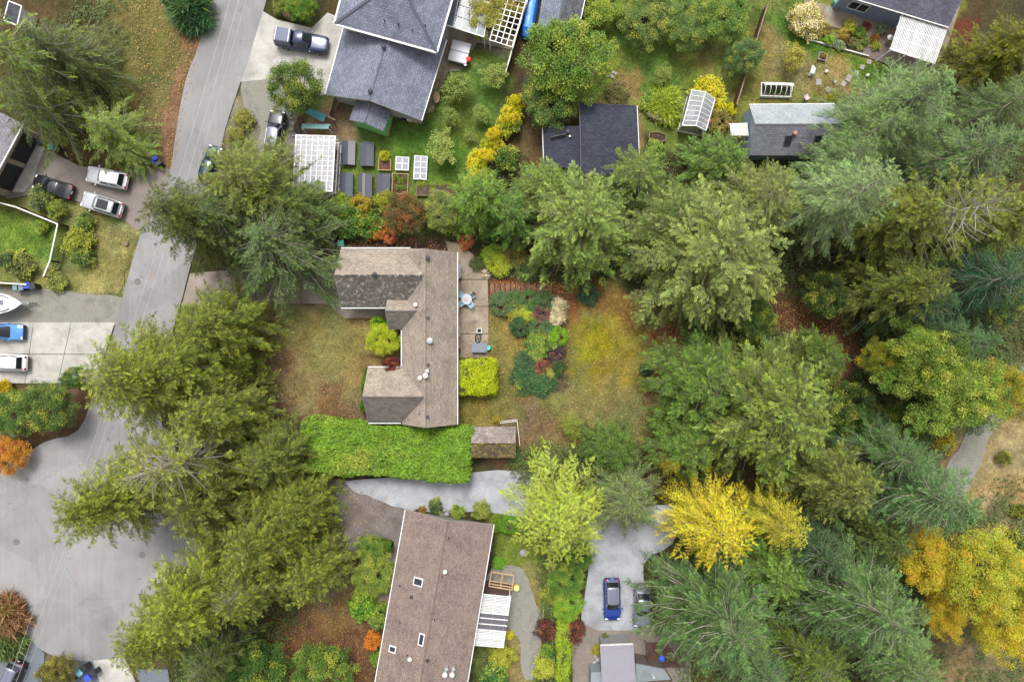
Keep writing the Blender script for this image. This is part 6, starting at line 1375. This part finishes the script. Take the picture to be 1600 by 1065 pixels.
for k, (fx_, fy_) in enumerate(((.2, .3), (.5, .25), (.75, .5), (.3, .7), (.6, .8), (.82, .2))):
    q = lerp(lerp(TL, TR, fx_), lerp(BL, BR, fx_), fy_); MB().box((q.x, q.y, .4), (.7, 1.2, .7), .1).build('bench', [wood, off_white, wood_dark][k % 3], gh)
tarp = paint('teal_tarp', lin((70, 150, 152), .7), .5, var=.12)
ts = thing('tarp_shelter', 'teal tarpaulin panel on a timber frame below the round tree', 'shelter', P(495, 180))
MB().slab([P(476, 176, 1.6), P(484, 169, 1.9), P(510, 179, 1.9), P(505, 191, 1.5)], .03).build('tarpaulin', tarp, ts)
piece('rail', wood, ts, P(500, 175, 1.7), P(524, 188, 1.7), .12, .1)
for x, y in ((478, 176), (484, 170), (509, 180), (505, 190), (522, 187)): piece('post', wood, ts, P(x, y, 0), Vector((P(x, y, 1.5).x, P(x, y, 1.5).y, 1.5)), .1, .1)
bk = thing('teal_screen', 'teal sheet screen at the north end of the lattice greenhouse', 'screen', P(502, 207)); a, b = P(480, 209, 0), P(521, 210, 0)
MB().slab([a + Vector((0, .6, 1.5)), b + Vector((0, .6, 1.5)), b + Vector((0, -.05, 1.9)), a + Vector((0, -.05, 1.9))], .03).build('sheet', paint('teal_grey', lin((120, 160, 158), .7), .6), bk)
for q in (a, b, a + Vector((0, .55, 0)), b + Vector((0, .55, 0))): piece('post', white, bk, q, q + Vector((0, 0, 1.5)), .08, .08)
def board_fence(label, pts, h=1.7, mat=None, cap=None, step=.19, cat='fence', th=.03):
    t = thing('board_fence', label, cat, P(*pts[0])); mat = mat or wood
    for p0, p1 in zip(pts, pts[1:]):
        a, b = P(*p0), P(*p1); L = (b - a).length; n = max(2, int(L / step)); u = (b - a).normalized()
        for i in range(n):
            q = lerp(a, b, (i + .5) / n); hh = h + RND.uniform(-.02, .02); piece('board', mat, t, q + Vector((0, 0, .0)), q + Vector((0, 0, hh)), th, L / n - .015)
        # boards: rotate via explicit mesh orientation is not needed for vertical beams
        if cap: piece('cap_rail', cap, t, a + Vector((0, 0, h + .04)), b + Vector((0, 0, h + .04)), .14, .05)
        m = max(1, int(L / 2.4))
        for i in range(m + 1): q = lerp(a, b, i / m); sd = Vector((-u.y, u.x, 0)) * .08; piece('post', mat, t, q + sd, q + sd + Vector((0, 0, h + .02)), .1, .1)
    return t
board_fence('brown board fence with white cap beside the blue tarpaulin', [(826, 6), (808, 62), (789, 128)], 1.7, wood_dark, off_white)
board_fence('weathered board fence between orchard and hoop bed garden', [(1191, 18), (1172, 78), (1150, 150), (1143, 172)], 1.5, wood, wood)
board_fence('brown picket fence with white cap round the fenced lawn', [(-20, 312), (42, 328), (106, 354), (94, 410), (84, 434)], 1.5, wood_dark, off_white)
board_fence('low fence with white cap behind the boat', [(-20, 441), (55, 446)], 1.2, wood, off_white)
board_fence('short board fence beside the tarpaulin shelter', [(528, 158), (519, 188)], 1.4, wood, wood)
board_fence('board fence between the black wagon and the shelter', [(473, 186), (464, 208)], 1.4, wood, wood)
# edging by hedge
eg = thing('edging_board', 'thin pale wooden edging between gravel path and hedge', 'edging', P(848, 960))
for a, b in (((851, 925), (848, 965)), ((845, 995), (842, 1040)), ((862, 955), (860, 980))): piece('board', cedar_wood, eg, P(*a, .1), P(*b, .1), .06, .28)
# covered beds
cover_a = paint('cover_dark', lin((74, 78, 92), .7), .5, var=.08); cover_b = paint('cover_light', lin((128, 126, 132), .7), .5, var=.08)
for i, (px, py, lab, st) in enumerate(((544.5, 239, 'dark covered raised bed with one paler panel by the bare path', 1), (573.5, 241, 'dark covered raised bed next to the yellow plant', 0), (541, 289, 'dark covered raised bed beside the lattice greenhouse door', 0), (571, 290.5, 'dark covered raised bed with a pale ridge strip', 2), (599, 290.5, 'dark covered raised bed next to the staked vegetables', 0))):
    t = thing('covered_bed', lab, 'raised bed', P(px, py, .5) * 1, math.radians(-1)); t.location.z = 0; WM[t.name] = Matrix.Translation(t.location) @ Matrix.Rotation(math.radians(-1), 4, 'Z')
    w_, l_ = 1.36, 2.5
    for s in (-1, 1):
        MB().box((s * (w_ / 2 - .03), 0, .24), (.06, l_, .5)).build('side_board', wood_dark, t, world=False); MB().box((0, s * (l_ / 2 - .03), .24), (w_ - .13, .06, .48)).build('end_board', wood_dark, t, world=False)
        MB().slab([Vector((0, -l_ / 2 - .05, .72)), Vector((s * (w_ / 2 + .05), -l_ / 2 - .05, .5)), Vector((s * (w_ / 2 + .05), l_ / 2 + .05, .5)), Vector((0, l_ / 2 + .05, .72))], .03).build('cover_panel', cover_b if (st == 1 and s == 1) else cover_a, t, world=False)
    if st == 2: MB().box((-.12, 0, .75), (.34, l_ + .12, .03), rot=Matrix.Rotation(-.25, 4, 'Y')).build('ridge_strip', cover_b, t, world=False)
# cold frames
for px, py, nx_, ny_, w_, l_, lab in ((628.5, 255.5, 2, 2, 1.38, 1.38, 'square white cold frame with four panes'), (657, 262, 2, 4, 1.36, 2.5, 'long white cold frame with eight panes')):
    q = P(px, py, .45); t = thing('cold_frame', lab, 'cold frame', (q.x, q.y, 0), math.radians(-3))
    for i in range(nx_ + 1): x = -w_ / 2 + w_ * i / nx_; MB().box((x, 0, .45), (.09, l_ + .08, .07)).build('bar', white, t, world=False)
    for j in range(ny_ + 1):
        y = -l_ / 2 + l_ * j / ny_; MB().box((0, y, .455), (w_ - .09, .085, .06)).build('bar', white, t, world=False)
    for i in range(nx_):
        for j in range(ny_): MB().box((-w_ / 2 + w_ * (i + .5) / nx_, -l_ / 2 + l_ * (j + .5) / ny_, .44), (w_ / nx_ - .1, l_ / ny_ - .1, .01)).build('pane', glass('frame_glass', lin((150, 146, 164), .7), .8, .2), t, world=False)
    for dx, dy, sx, sy in ((-w_ / 2, 0, .05, l_), (w_ / 2, 0, .05, l_), (0, -l_ / 2, w_ - .06, .05), (0, l_ / 2, w_ - .06, .05)): MB().box((dx, dy, .2), (sx, sy, .42)).build('side_board', off_white, t, world=False)
def bed(label, px, py, w_, l_, rz, mat, soilc=(.05, .025, .018), h=.35):
    q = P(px, py, h); t = thing('raised_bed', label, 'raised bed', (q.x, q.y, 0), math.radians(rz))
    for dx, dy, sx, sy in ((-w_ / 2, 0, .07, l_ + .07), (w_ / 2, 0, .07, l_ + .07), (0, -l_ / 2, w_ - .07, .07), (0, l_ / 2, w_ - .07, .07)): MB().box((dx, dy, h / 2), (sx, sy, h)).build('board', mat, t, world=False)
    MB().box((0, 0, h * .35), (w_ - .08, l_ - .08, h * .7)).build('soil', mottled('bed_soil_%d' % int(soilc[0] * 1000), [tuple(c * .7 for c in soilc), tuple(c * 1.6 for c in soilc)], 2, 10, bump=.8), t, world=False); return t
bed('open wooden raised bed with reddish soil and dying plants', 601, 257, 1.3, 1.2, -2, cedar_wood, (.09, .04, .03))
vb = bed('staked vegetable bed below the cold frames', 625, 287, 1.7, 2.2, -2, cedar_wood, (.06, .04, .02)); bed('long low vegetable bed with pale rails', 680, 297, 4.1, 1.2, -1, wood, (.07, .05, .035))
for i, (x, y) in enumerate(((616, 275), (634, 273), (614, 296), (636, 292))): piece('stake', off_white, vb, P(x, y, 0), P(x, y, 1.3), .04, .04)
for i, (x, y) in enumerate(((619, 278), (626, 284), (632, 280), (620, 292), (629, 293))): veg('shrub1', x, y, 6, .7, (134, 152, 66), 'vegetable_plant', 'leafy vegetable plant in the staked bed', 'plant', 'vegetables in the staked bed')
for i, (x, y) in enumerate(((655, 288), (664, 286), (675, 290), (690, 287), (702, 290))): veg('shrub0', x, y, 7, .6, (136, 158, 62), 'vegetable_plant', 'leafy plant along the long low vegetable bed', 'plant', 'plants along the long low bed')
# grape lattice and glass canopy
gl = thing('grape_lattice', 'white lattice pergola for grapes above the concrete yard', 'pergola', P(765, 30)); TL, TR, BR, BL = P(790, -20, 2.5), P(826, -12, 2.5), P(800, 74, 2.5), P(765, 63, 2.5)
for i in range(5): piece('rafter', white, gl, lerp(TL, TR, i / 4), lerp(BL, BR, i / 4), .09, .07)
for j in range(11): piece('cross_bar', white, gl, lerp(TL, BL, j / 10) + Vector((0, 0, .05)), lerp(TR, BR, j / 10) + Vector((0, 0, .05)), .07, .04)
for q in (lerp(TL, BL, .3), BL, BR, lerp(TR, BR, .3)): piece('post', white, gl, Vector((q.x, q.y, 0)), q, .1, .1)
gc = thing('glass_canopy', 'clear panelled canopy attached to the blue grey roofed house', 'canopy', P(722, 20)); TL, TR, BR, BL = P(706, -15, 2.8), P(765, 5, 2.5), P(756, 58, 2.5), P(696, 39, 2.8)
for i in range(6): piece('rafter', white, gc, lerp(TL, TR, i / 5), lerp(BL, BR, i / 5), .07, .07)
for j in (0, 1): piece('beam', white, gc, lerp(TL, BL, j), lerp(TR, BR, j), .1, .1)
for i in range(5):
    for j in range(3): MB().slab([lerp(lerp(TL, TR, (i + x) / 5), lerp(BL, BR, (i + x) / 5), (j + y) / 3) + Vector((0, 0, .03)) for x, y in ((.05, .03), (.95, .03), (.95, .97), (.05, .97))], .012).build('pane', glass('canopy_glass', lin((120, 130, 142), .7), .6, .15), gc)
for q in (TR, BR, TL, BL): piece('post', white, gc, Vector((q.x, q.y, 0)), q, .09, .09)
# blue tarpaulin over a long stack
bt = MB(); rings = []
for k in range(10):
    f = k / 9; cx, cy = 836 - 14 * f, -30 + 92 * f; wv = (10 if k not in (0, 9) else 6) + RND.uniform(-1, 1); hh = 1.3 + RND.uniform(-.12, .12) - (.5 if k in (0, 9) else 0)
    c = P(cx, cy); d = Vector((.985, -.17, 0)); rings.append([c + d * (wv * GS * a) + Vector((0, 0, hh * b)) for a, b in ((-1, 0), (-.95, .5), (-.6, .9), (0, 1), (.6, .92), (.95, .5), (1, 0))])
bt.loft(rings); single('tarpaulin_stack', bt, paint('blue_tarp', (.02, .2, .75), .35, var=.35, scale=2.5), 'long stack under a creased bright blue tarpaulin', 'tarpaulin', smooth=True)
# glass greenhouse
gg = thing('glass_greenhouse', 'small glass greenhouse with white frame and gabled roof in the orchard garden', 'greenhouse', P(1092, 172))
A, B, C, D = P(1081, 141, 1.9), P(1066, 196, 1.9), P(1103, 204, 1.9), P(1117, 155, 1.9); R1, R2 = (A + D) / 2, (B + C) / 2; R1.z = R2.z = 2.6
for a, b in ((A, B), (D, C), (R1, R2), (A, R1), (D, R1), (B, R2), (C, R2)): piece('frame_bar', white, gg, a, b, .09, .07)
for k in range(1, 7):
    piece('glazing_bar', white, gg, lerp(A, B, k / 7), lerp(R1, R2, k / 7), .06, .05); piece('glazing_bar', white, gg, lerp(D, C, k / 7), lerp(R1, R2, k / 7), .06, .05)
for k in range(7):
    for s, (e0, e1) in enumerate(((A, B), (D, C))): MB().slab([lerp(e0, e1, (k + .06) / 7), lerp(e0, e1, (k + .94) / 7), lerp(R1, R2, (k + .94) / 7), lerp(R1, R2, (k + .06) / 7)], .012).build('pane', clear, gg)
for q in (A, B, C, D): piece('post', white, gg, Vector((q.x, q.y, 0)), q, .09, .09)
for a, b in ((A, B), (B, C), (C, D), (D, A)):
    z0 = Vector((0, 0, .35)); MB().slab([Vector((a.x, a.y, .3)), Vector((b.x, b.y, .3)), b - Vector((0, 0, .05)), a - Vector((0, 0, .05))], .012).build('wall_pane', clear, gg); piece('sill', off_white, gg, Vector((a.x, a.y, .15)), Vector((b.x, b.y, .15)), .08, .3)
for k, (x, y, mt, sx, sy) in enumerate(((1078, 178, off_white, .8, 1.2), (1082, 160, paint('pink_crate', lin((190, 160, 150), .7), .7), .8, 1.4), (1102, 190, paint('red_crate', (.4, .03, .03), .5), 1.0, .5), (1100, 198, off_white, .7, .5), (1104, 180, trim_blk, .5, .5))): MB().box(P(x, y, .5), (sx, sy, .8), -.25).build('shelf', mt, gg)
# planters in the orchard garden
hx = thing('hexagon_planter', 'hexagonal wooden planter with bare soil', 'planter', P(1027, 213)); hp = [P(x, y, .4) for x, y in ((1015, 207), (1030, 206), (1041, 211), (1040, 220), (1027, 221), (1014, 216))]
for i in range(6): piece('board', wood, hx, hp[i] - Vector((0, 0, .2)), hp[(i + 1) % 6] - Vector((0, 0, .2)), .08, .4)
MB().prism([tuple(lerp(v, P(1027, 213, .4), .06)[:2]) for v in hp], -.05, .26).build('soil', mottled('planter_soil', [(.03, .02, .012), (.08, .055, .035)], 2, 10), hx)
m = MB().tube([P(1012, 178, .3), P(1030, 186, .32), P(1052, 193, .3)], [.3, .34, .28], 12); single('garden_log', m, mottled('pale_log', [lin((150, 134, 112), .65), lin((186, 172, 150), .65)], 1.5, 8, .9, .6, .3), 'weathered pale log lying below the lily clump', 'log', smooth=True)
for i, (x, y) in enumerate(((953, 118), (958, 113), (962, 115), (957, 120))): single('stepping_stone', MB().box(P(x, y, .03), (.34, .3, .06), .4 * i), flag, 'small pale stone beside the walnut tree', 'stone', 'small pale stones by the walnut tree', bevel=.02)
# hoop beds
def hoopbed(label, px, py, w_, l_, rz, hoops, sheet_):
    q = P(px, py, .3); t = thing('hoop_bed', label, 'raised bed', (q.x, q.y, 0), math.radians(rz))
    for dx, dy, sx, sy in ((-l_ / 2, 0, .1, w_ + .1), (l_ / 2, 0, .1, w_ + .1), (0, -w_ / 2, l_ - .1, .1), (0, w_ / 2, l_ - .1, .1)): MB().box((dx, dy, .22), (sx, sy, .44)).build('board', off_white, t, world=False)
    MB().box((0, 0, .15), (l_ - .12, w_ - .12, .3)).build('soil', mottled('hoop_soil', [(.03, .025, .016), (.08, .06, .04)], 2, 10), t, world=False)
    for k in range(hoops):
        x = -l_ / 2 + l_ * (k + .3) / (hoops - .4); MB().tube([(x, w_ / 2 * math.cos(a / 8 * math.pi), .42 + .75 * math.sin(a / 8 * math.pi)) for a in range(9)], .035, 6, cap=False).build('hoop', white, t, world=False, smooth=True)
    if sheet_: MB().loft([[Vector((x, w_ / 2 * math.cos(a), .44 + .8 * math.sin(a))) for a in (.5, .8, 1.1, 1.3)] + [Vector((x, w_ / 2 * math.cos(a), .41 + .77 * math.sin(a))) for a in (1.3, 1.1, .8, .5)] for x in (-l_ / 2, -l_ / 4, 0, l_ / 4, l_ / 2)]).build('fleece', paint('fleece', (.75, .75, .74), .7), t, world=False, smooth=True)
    return t
hoopbed('white hoop covered raised bed with rolled back fleece', 1212, 141, 1.4, 3.2, -2, 6, True); hoopbed('open hoop bed beside the grey green firs', 1383, 166, 1.45, 2.5, -8, 4, False)
for i, (x, y, hpx) in enumerate(((1205, 142, 6), (1219, 143, 6), (1377, 167, 6), (1390, 168, 7))): veg('cover', x, y, hpx, .5, (110, 150, 60), 'vegetable_plant', 'green vegetable plant inside a hoop bed', 'plant', 'plants in the hoop beds')
chair(1261, 152, 35, paint('pink_fabric', lin((226, 186, 190), .8), .8), 'pink garden chair beside the studio eave')
for i, (x, y, sx, sy) in enumerate(((1279, 128.5, .62, .66), (1358, 97, .5, .48), (1347, 105, .5, .48), (1338, 114, .5, .5), (1326, 122, .55, .8), (1318, 131, .5, .6), (1294, 140, .6, .5))):
    single('stepping_stone', MB().box(P(x, y, .02), (sx, sy, .07), -.1 - .1 * i), flag, 'square grey stepping stone set in the lawn of the light blue house', 'stone', 'stepping stones in the light blue house lawn', bevel=.015)
for i, (x, y) in enumerate(((1290, 113), (1354, 119), (1303, 129))): single('garden_globe', MB().lathe(P(x, y, -.02), [(.05, 0), (.17, .08), (.2, .2), (.15, .32), (.02, .38)], 14), off_white, 'small white globe on the lawn', 'ornament', 'white globes on the lawn', smooth=True)
m = MB().tube([P(1270, 103, .1), P(1271, 108, .5), P(1269, 114, .45), P(1264, 118, .1)], [.1, .26, .28, .14], 10); single('garden_statue', m, white, 'curved white garden swan ornament on the lawn', 'ornament', smooth=True)
pb = bed('square stone planter with a yellow plant on the lawn', 1286, 88, .85, .75, -15, flag); veg('shrub0', 1288, 86, 5, .9, (200, 170, 70), 'potted_plant', 'yellow plant in the square stone planter', 'plant')
eg2 = thing('edging_board', 'pale edging along the front of the flower bed', 'edging', P(1310, 75)); piece('board', off_white, eg2, P(1259, 61, .08), P(1357, 88, .08), .1, .2)
for a, b in (((1332, 38), (1336, 26)), ((1310, 56), (1320, 47)), ((1352, 36), (1361, 27)), ((1372, 36), (1380, 33)), ((1255, 57), (1263, 49))): single('garden_cane', MB().tube([P(*a, 0), P(*b, 1.2)], .03, 6), cedar_wood, 'thin wooden cane leaning in the flower bed', 'cane', 'canes in the flower bed')
um = MB().lathe(P(1384, 64, 0), [(.03, 0), (.03, .9), (.3, .8), (.02, 1.15)], 12); single('bird_bath', um, white, 'small white bird bath at the terrace edge', 'ornament', smooth=True)
hs_ = MB().tube([P(1297, 12, .06), P(1300, 22, .05), P(1292, 38, .05), P(1286, 50, .05), P(1283, 58, .05)], .05, 6); single('garden_hose', hs_, paint('hose_green', lin((130, 170, 140), .7), .5), 'pale green hose snaking into the flower bed', 'hose', smooth=True)
m = MB().lathe(P(1303, 7, 0), [(.3, 0), (.36, .5), (.3, .7), (.04, .8)], 14); single('compost_bin', m, paint('teal_bin', lin((90, 170, 150), .7), .5), 'teal tub beside the light blue wall', 'tub', smooth=True)
m = MB().box(P(1323, 10, .45), (1.2, .6, .9), -.28); single('heat_pump', m, paint('dark_unit', lin((70, 74, 90), .7), .5), 'dark box unit standing against the light blue wall', 'unit', bevel=.05)
# rocks
rk = mottled('pale_rock', [lin((150, 146, 140), .65), lin((190, 188, 184), .65)], 2, 8, .9, .5, .25)
def rock(px, py, s, label, group):
    bm = bmesh.new(); bmesh.ops.create_icosphere(bm, subdivisions=2, radius=1); r_ = random.Random(px * 7 + py)
    for v in bm.verts: v.co = v.co * r_.uniform(.82, 1.15)
    m = MB(); m.add([Vector((v.co.x * s, v.co.y * s * .8, v.co.z * s * .6)) + P(px, py, s * .3) for v in bm.verts], [[v.index for v in f.verts] for f in bm.faces]); bm.free()
    single('rock', m, rk, label, 'rock', group)
for x, y in ((694, 797), (698, 803), (690, 803), (702, 796), (686, 798)): rock(x, y, .28, 'grey rock in the strip between gravel drive and brown roof', 'rocks north of the brown roof')
for x, y in ((456, 185), (458, 194), (457, 203), (459, 212), (455, 178), (461, 220)): rock(x, y, .24, 'pale rock in the row beside the black wagon', 'rocks beside the black wagon')
for x, y in ((930, 1025), (934, 1030), (929, 1034), (932, 1045), (928, 1050), (931, 1058), (926, 1040)): rock(x, y, .26, 'pale rock along the cabin wall', 'rocks along the cabin wall')
rock(818, 863, .5, 'brown stump like rock on the small lawn', None)
for x, y in ((814, 953), (820, 982)): rock(x, y, .12, 'small white stone on the gravel path', 'white stones on the gravel path')
single('garden_stool', MB().cyl(P(807, 916, 0), .32, .45, 16), paint('yellow_plastic', lin((230, 220, 120), .8), .5), 'pale yellow round stool beside the garden frame', 'stool')
single('solar_box', MB().box(P(958, 999, .4), (.75, .55, .7)), paint('cabin_box', lin((84, 80, 84), .7), .4), 'dark box in front of the metal roofed cabin', 'box', bevel=.04)
single('blue_cloth', MB().lathe(P(1034, 1028, .95), [(.3, 0), (.34, .1), (.2, .22), (.03, .25)], 9), paint('blue_cloth', (.03, .1, .55), .7), 'blue cushion on the timber deck', 'cushion', smooth=True)
single('tree_stump', MB().lathe(P(198, 381, 0), [(.3, 0), (.26, .2), (.24, .22), (.02, .23)], 9), wood, 'pale cut stump on the grass verge', 'stump')
for x, y in ((527, 150), (533, 157), (541, 160)):
    single('water_barrel', MB().lathe(P(x + 6, y - 2, 0), [(.28, 0), (.33, .4), (.28, .85), (.03, .87)], 14), paint('barrel_blue', lin((80, 160, 190), .7), .4), 'pale blue barrel beside the green fronted shed', 'barrel', 'pale blue barrels', smooth=True)
for i, (x, y) in enumerate(((632, 187), (640, 189), (650, 191))): single('garden_crate', MB().box(P(x, y - 2, .25), (.55, .4, .5), -.2), [trim_blk, off_white, cedar_wood][i], ['black', 'white', 'wooden'][i] + ' crate stacked under the lower blue grey eave', 'crate', bevel=.03)
# overhead wires between poles beyond the picture
wire = paint('wire_alu', (.5, .5, .5), .5, .2); POLES = []
for k, (x, y) in enumerate(((409, -150), (-58, 1270))):
    b = P(x, y, 9.7); b.z = 0; t = thing('utility_pole', ['timber utility pole at the upper end of the road', 'timber utility pole south of the cul-de-sac'][k], 'pole', b)
    MB().tube([b, b + Vector((0, 0, 10.5))], [.16, .11], 12).build('pole', wood_dark, t, smooth=True)
    MB().bar(b + Vector((-1.3, -.3, 9.6)), b + Vector((1.3, .3, 9.6)), .12, .14).build('cross_arm', wood_dark, t); POLES.append(b)
for off, z, r_, lab in ((-.55, 9.72, .011, 'overhead wire above the west side of the road'), (.35, 9.72, .012, 'overhead wire above the middle of the road'), (1.1, 9.72, .008, 'thin overhead wire above the east side of the road')):
    a = POLES[0] + Vector((off, off * .23, z)); b = POLES[1] + Vector((off, off * .23, z))
    pts = [lerp(a, b, i / 40) - Vector((0, 0, 2.2 * 4 * (i / 40) * (1 - i / 40))) for i in range(41)]
    single('overhead_wire', MB().tube(pts, r_, 5), wire, lab, 'wire', base=a)

for x, y in ((26, 846), (222, 866), (215, 440)):
    single('manhole_cover', MB().cyl(P(x, y, .0), .36, .032, 20), paint('cast_iron', lin((120, 116, 116), KG), .6, var=.25, scale=9), 'round cast iron manhole cover set in the asphalt road', 'manhole cover', 'manhole covers in the road')
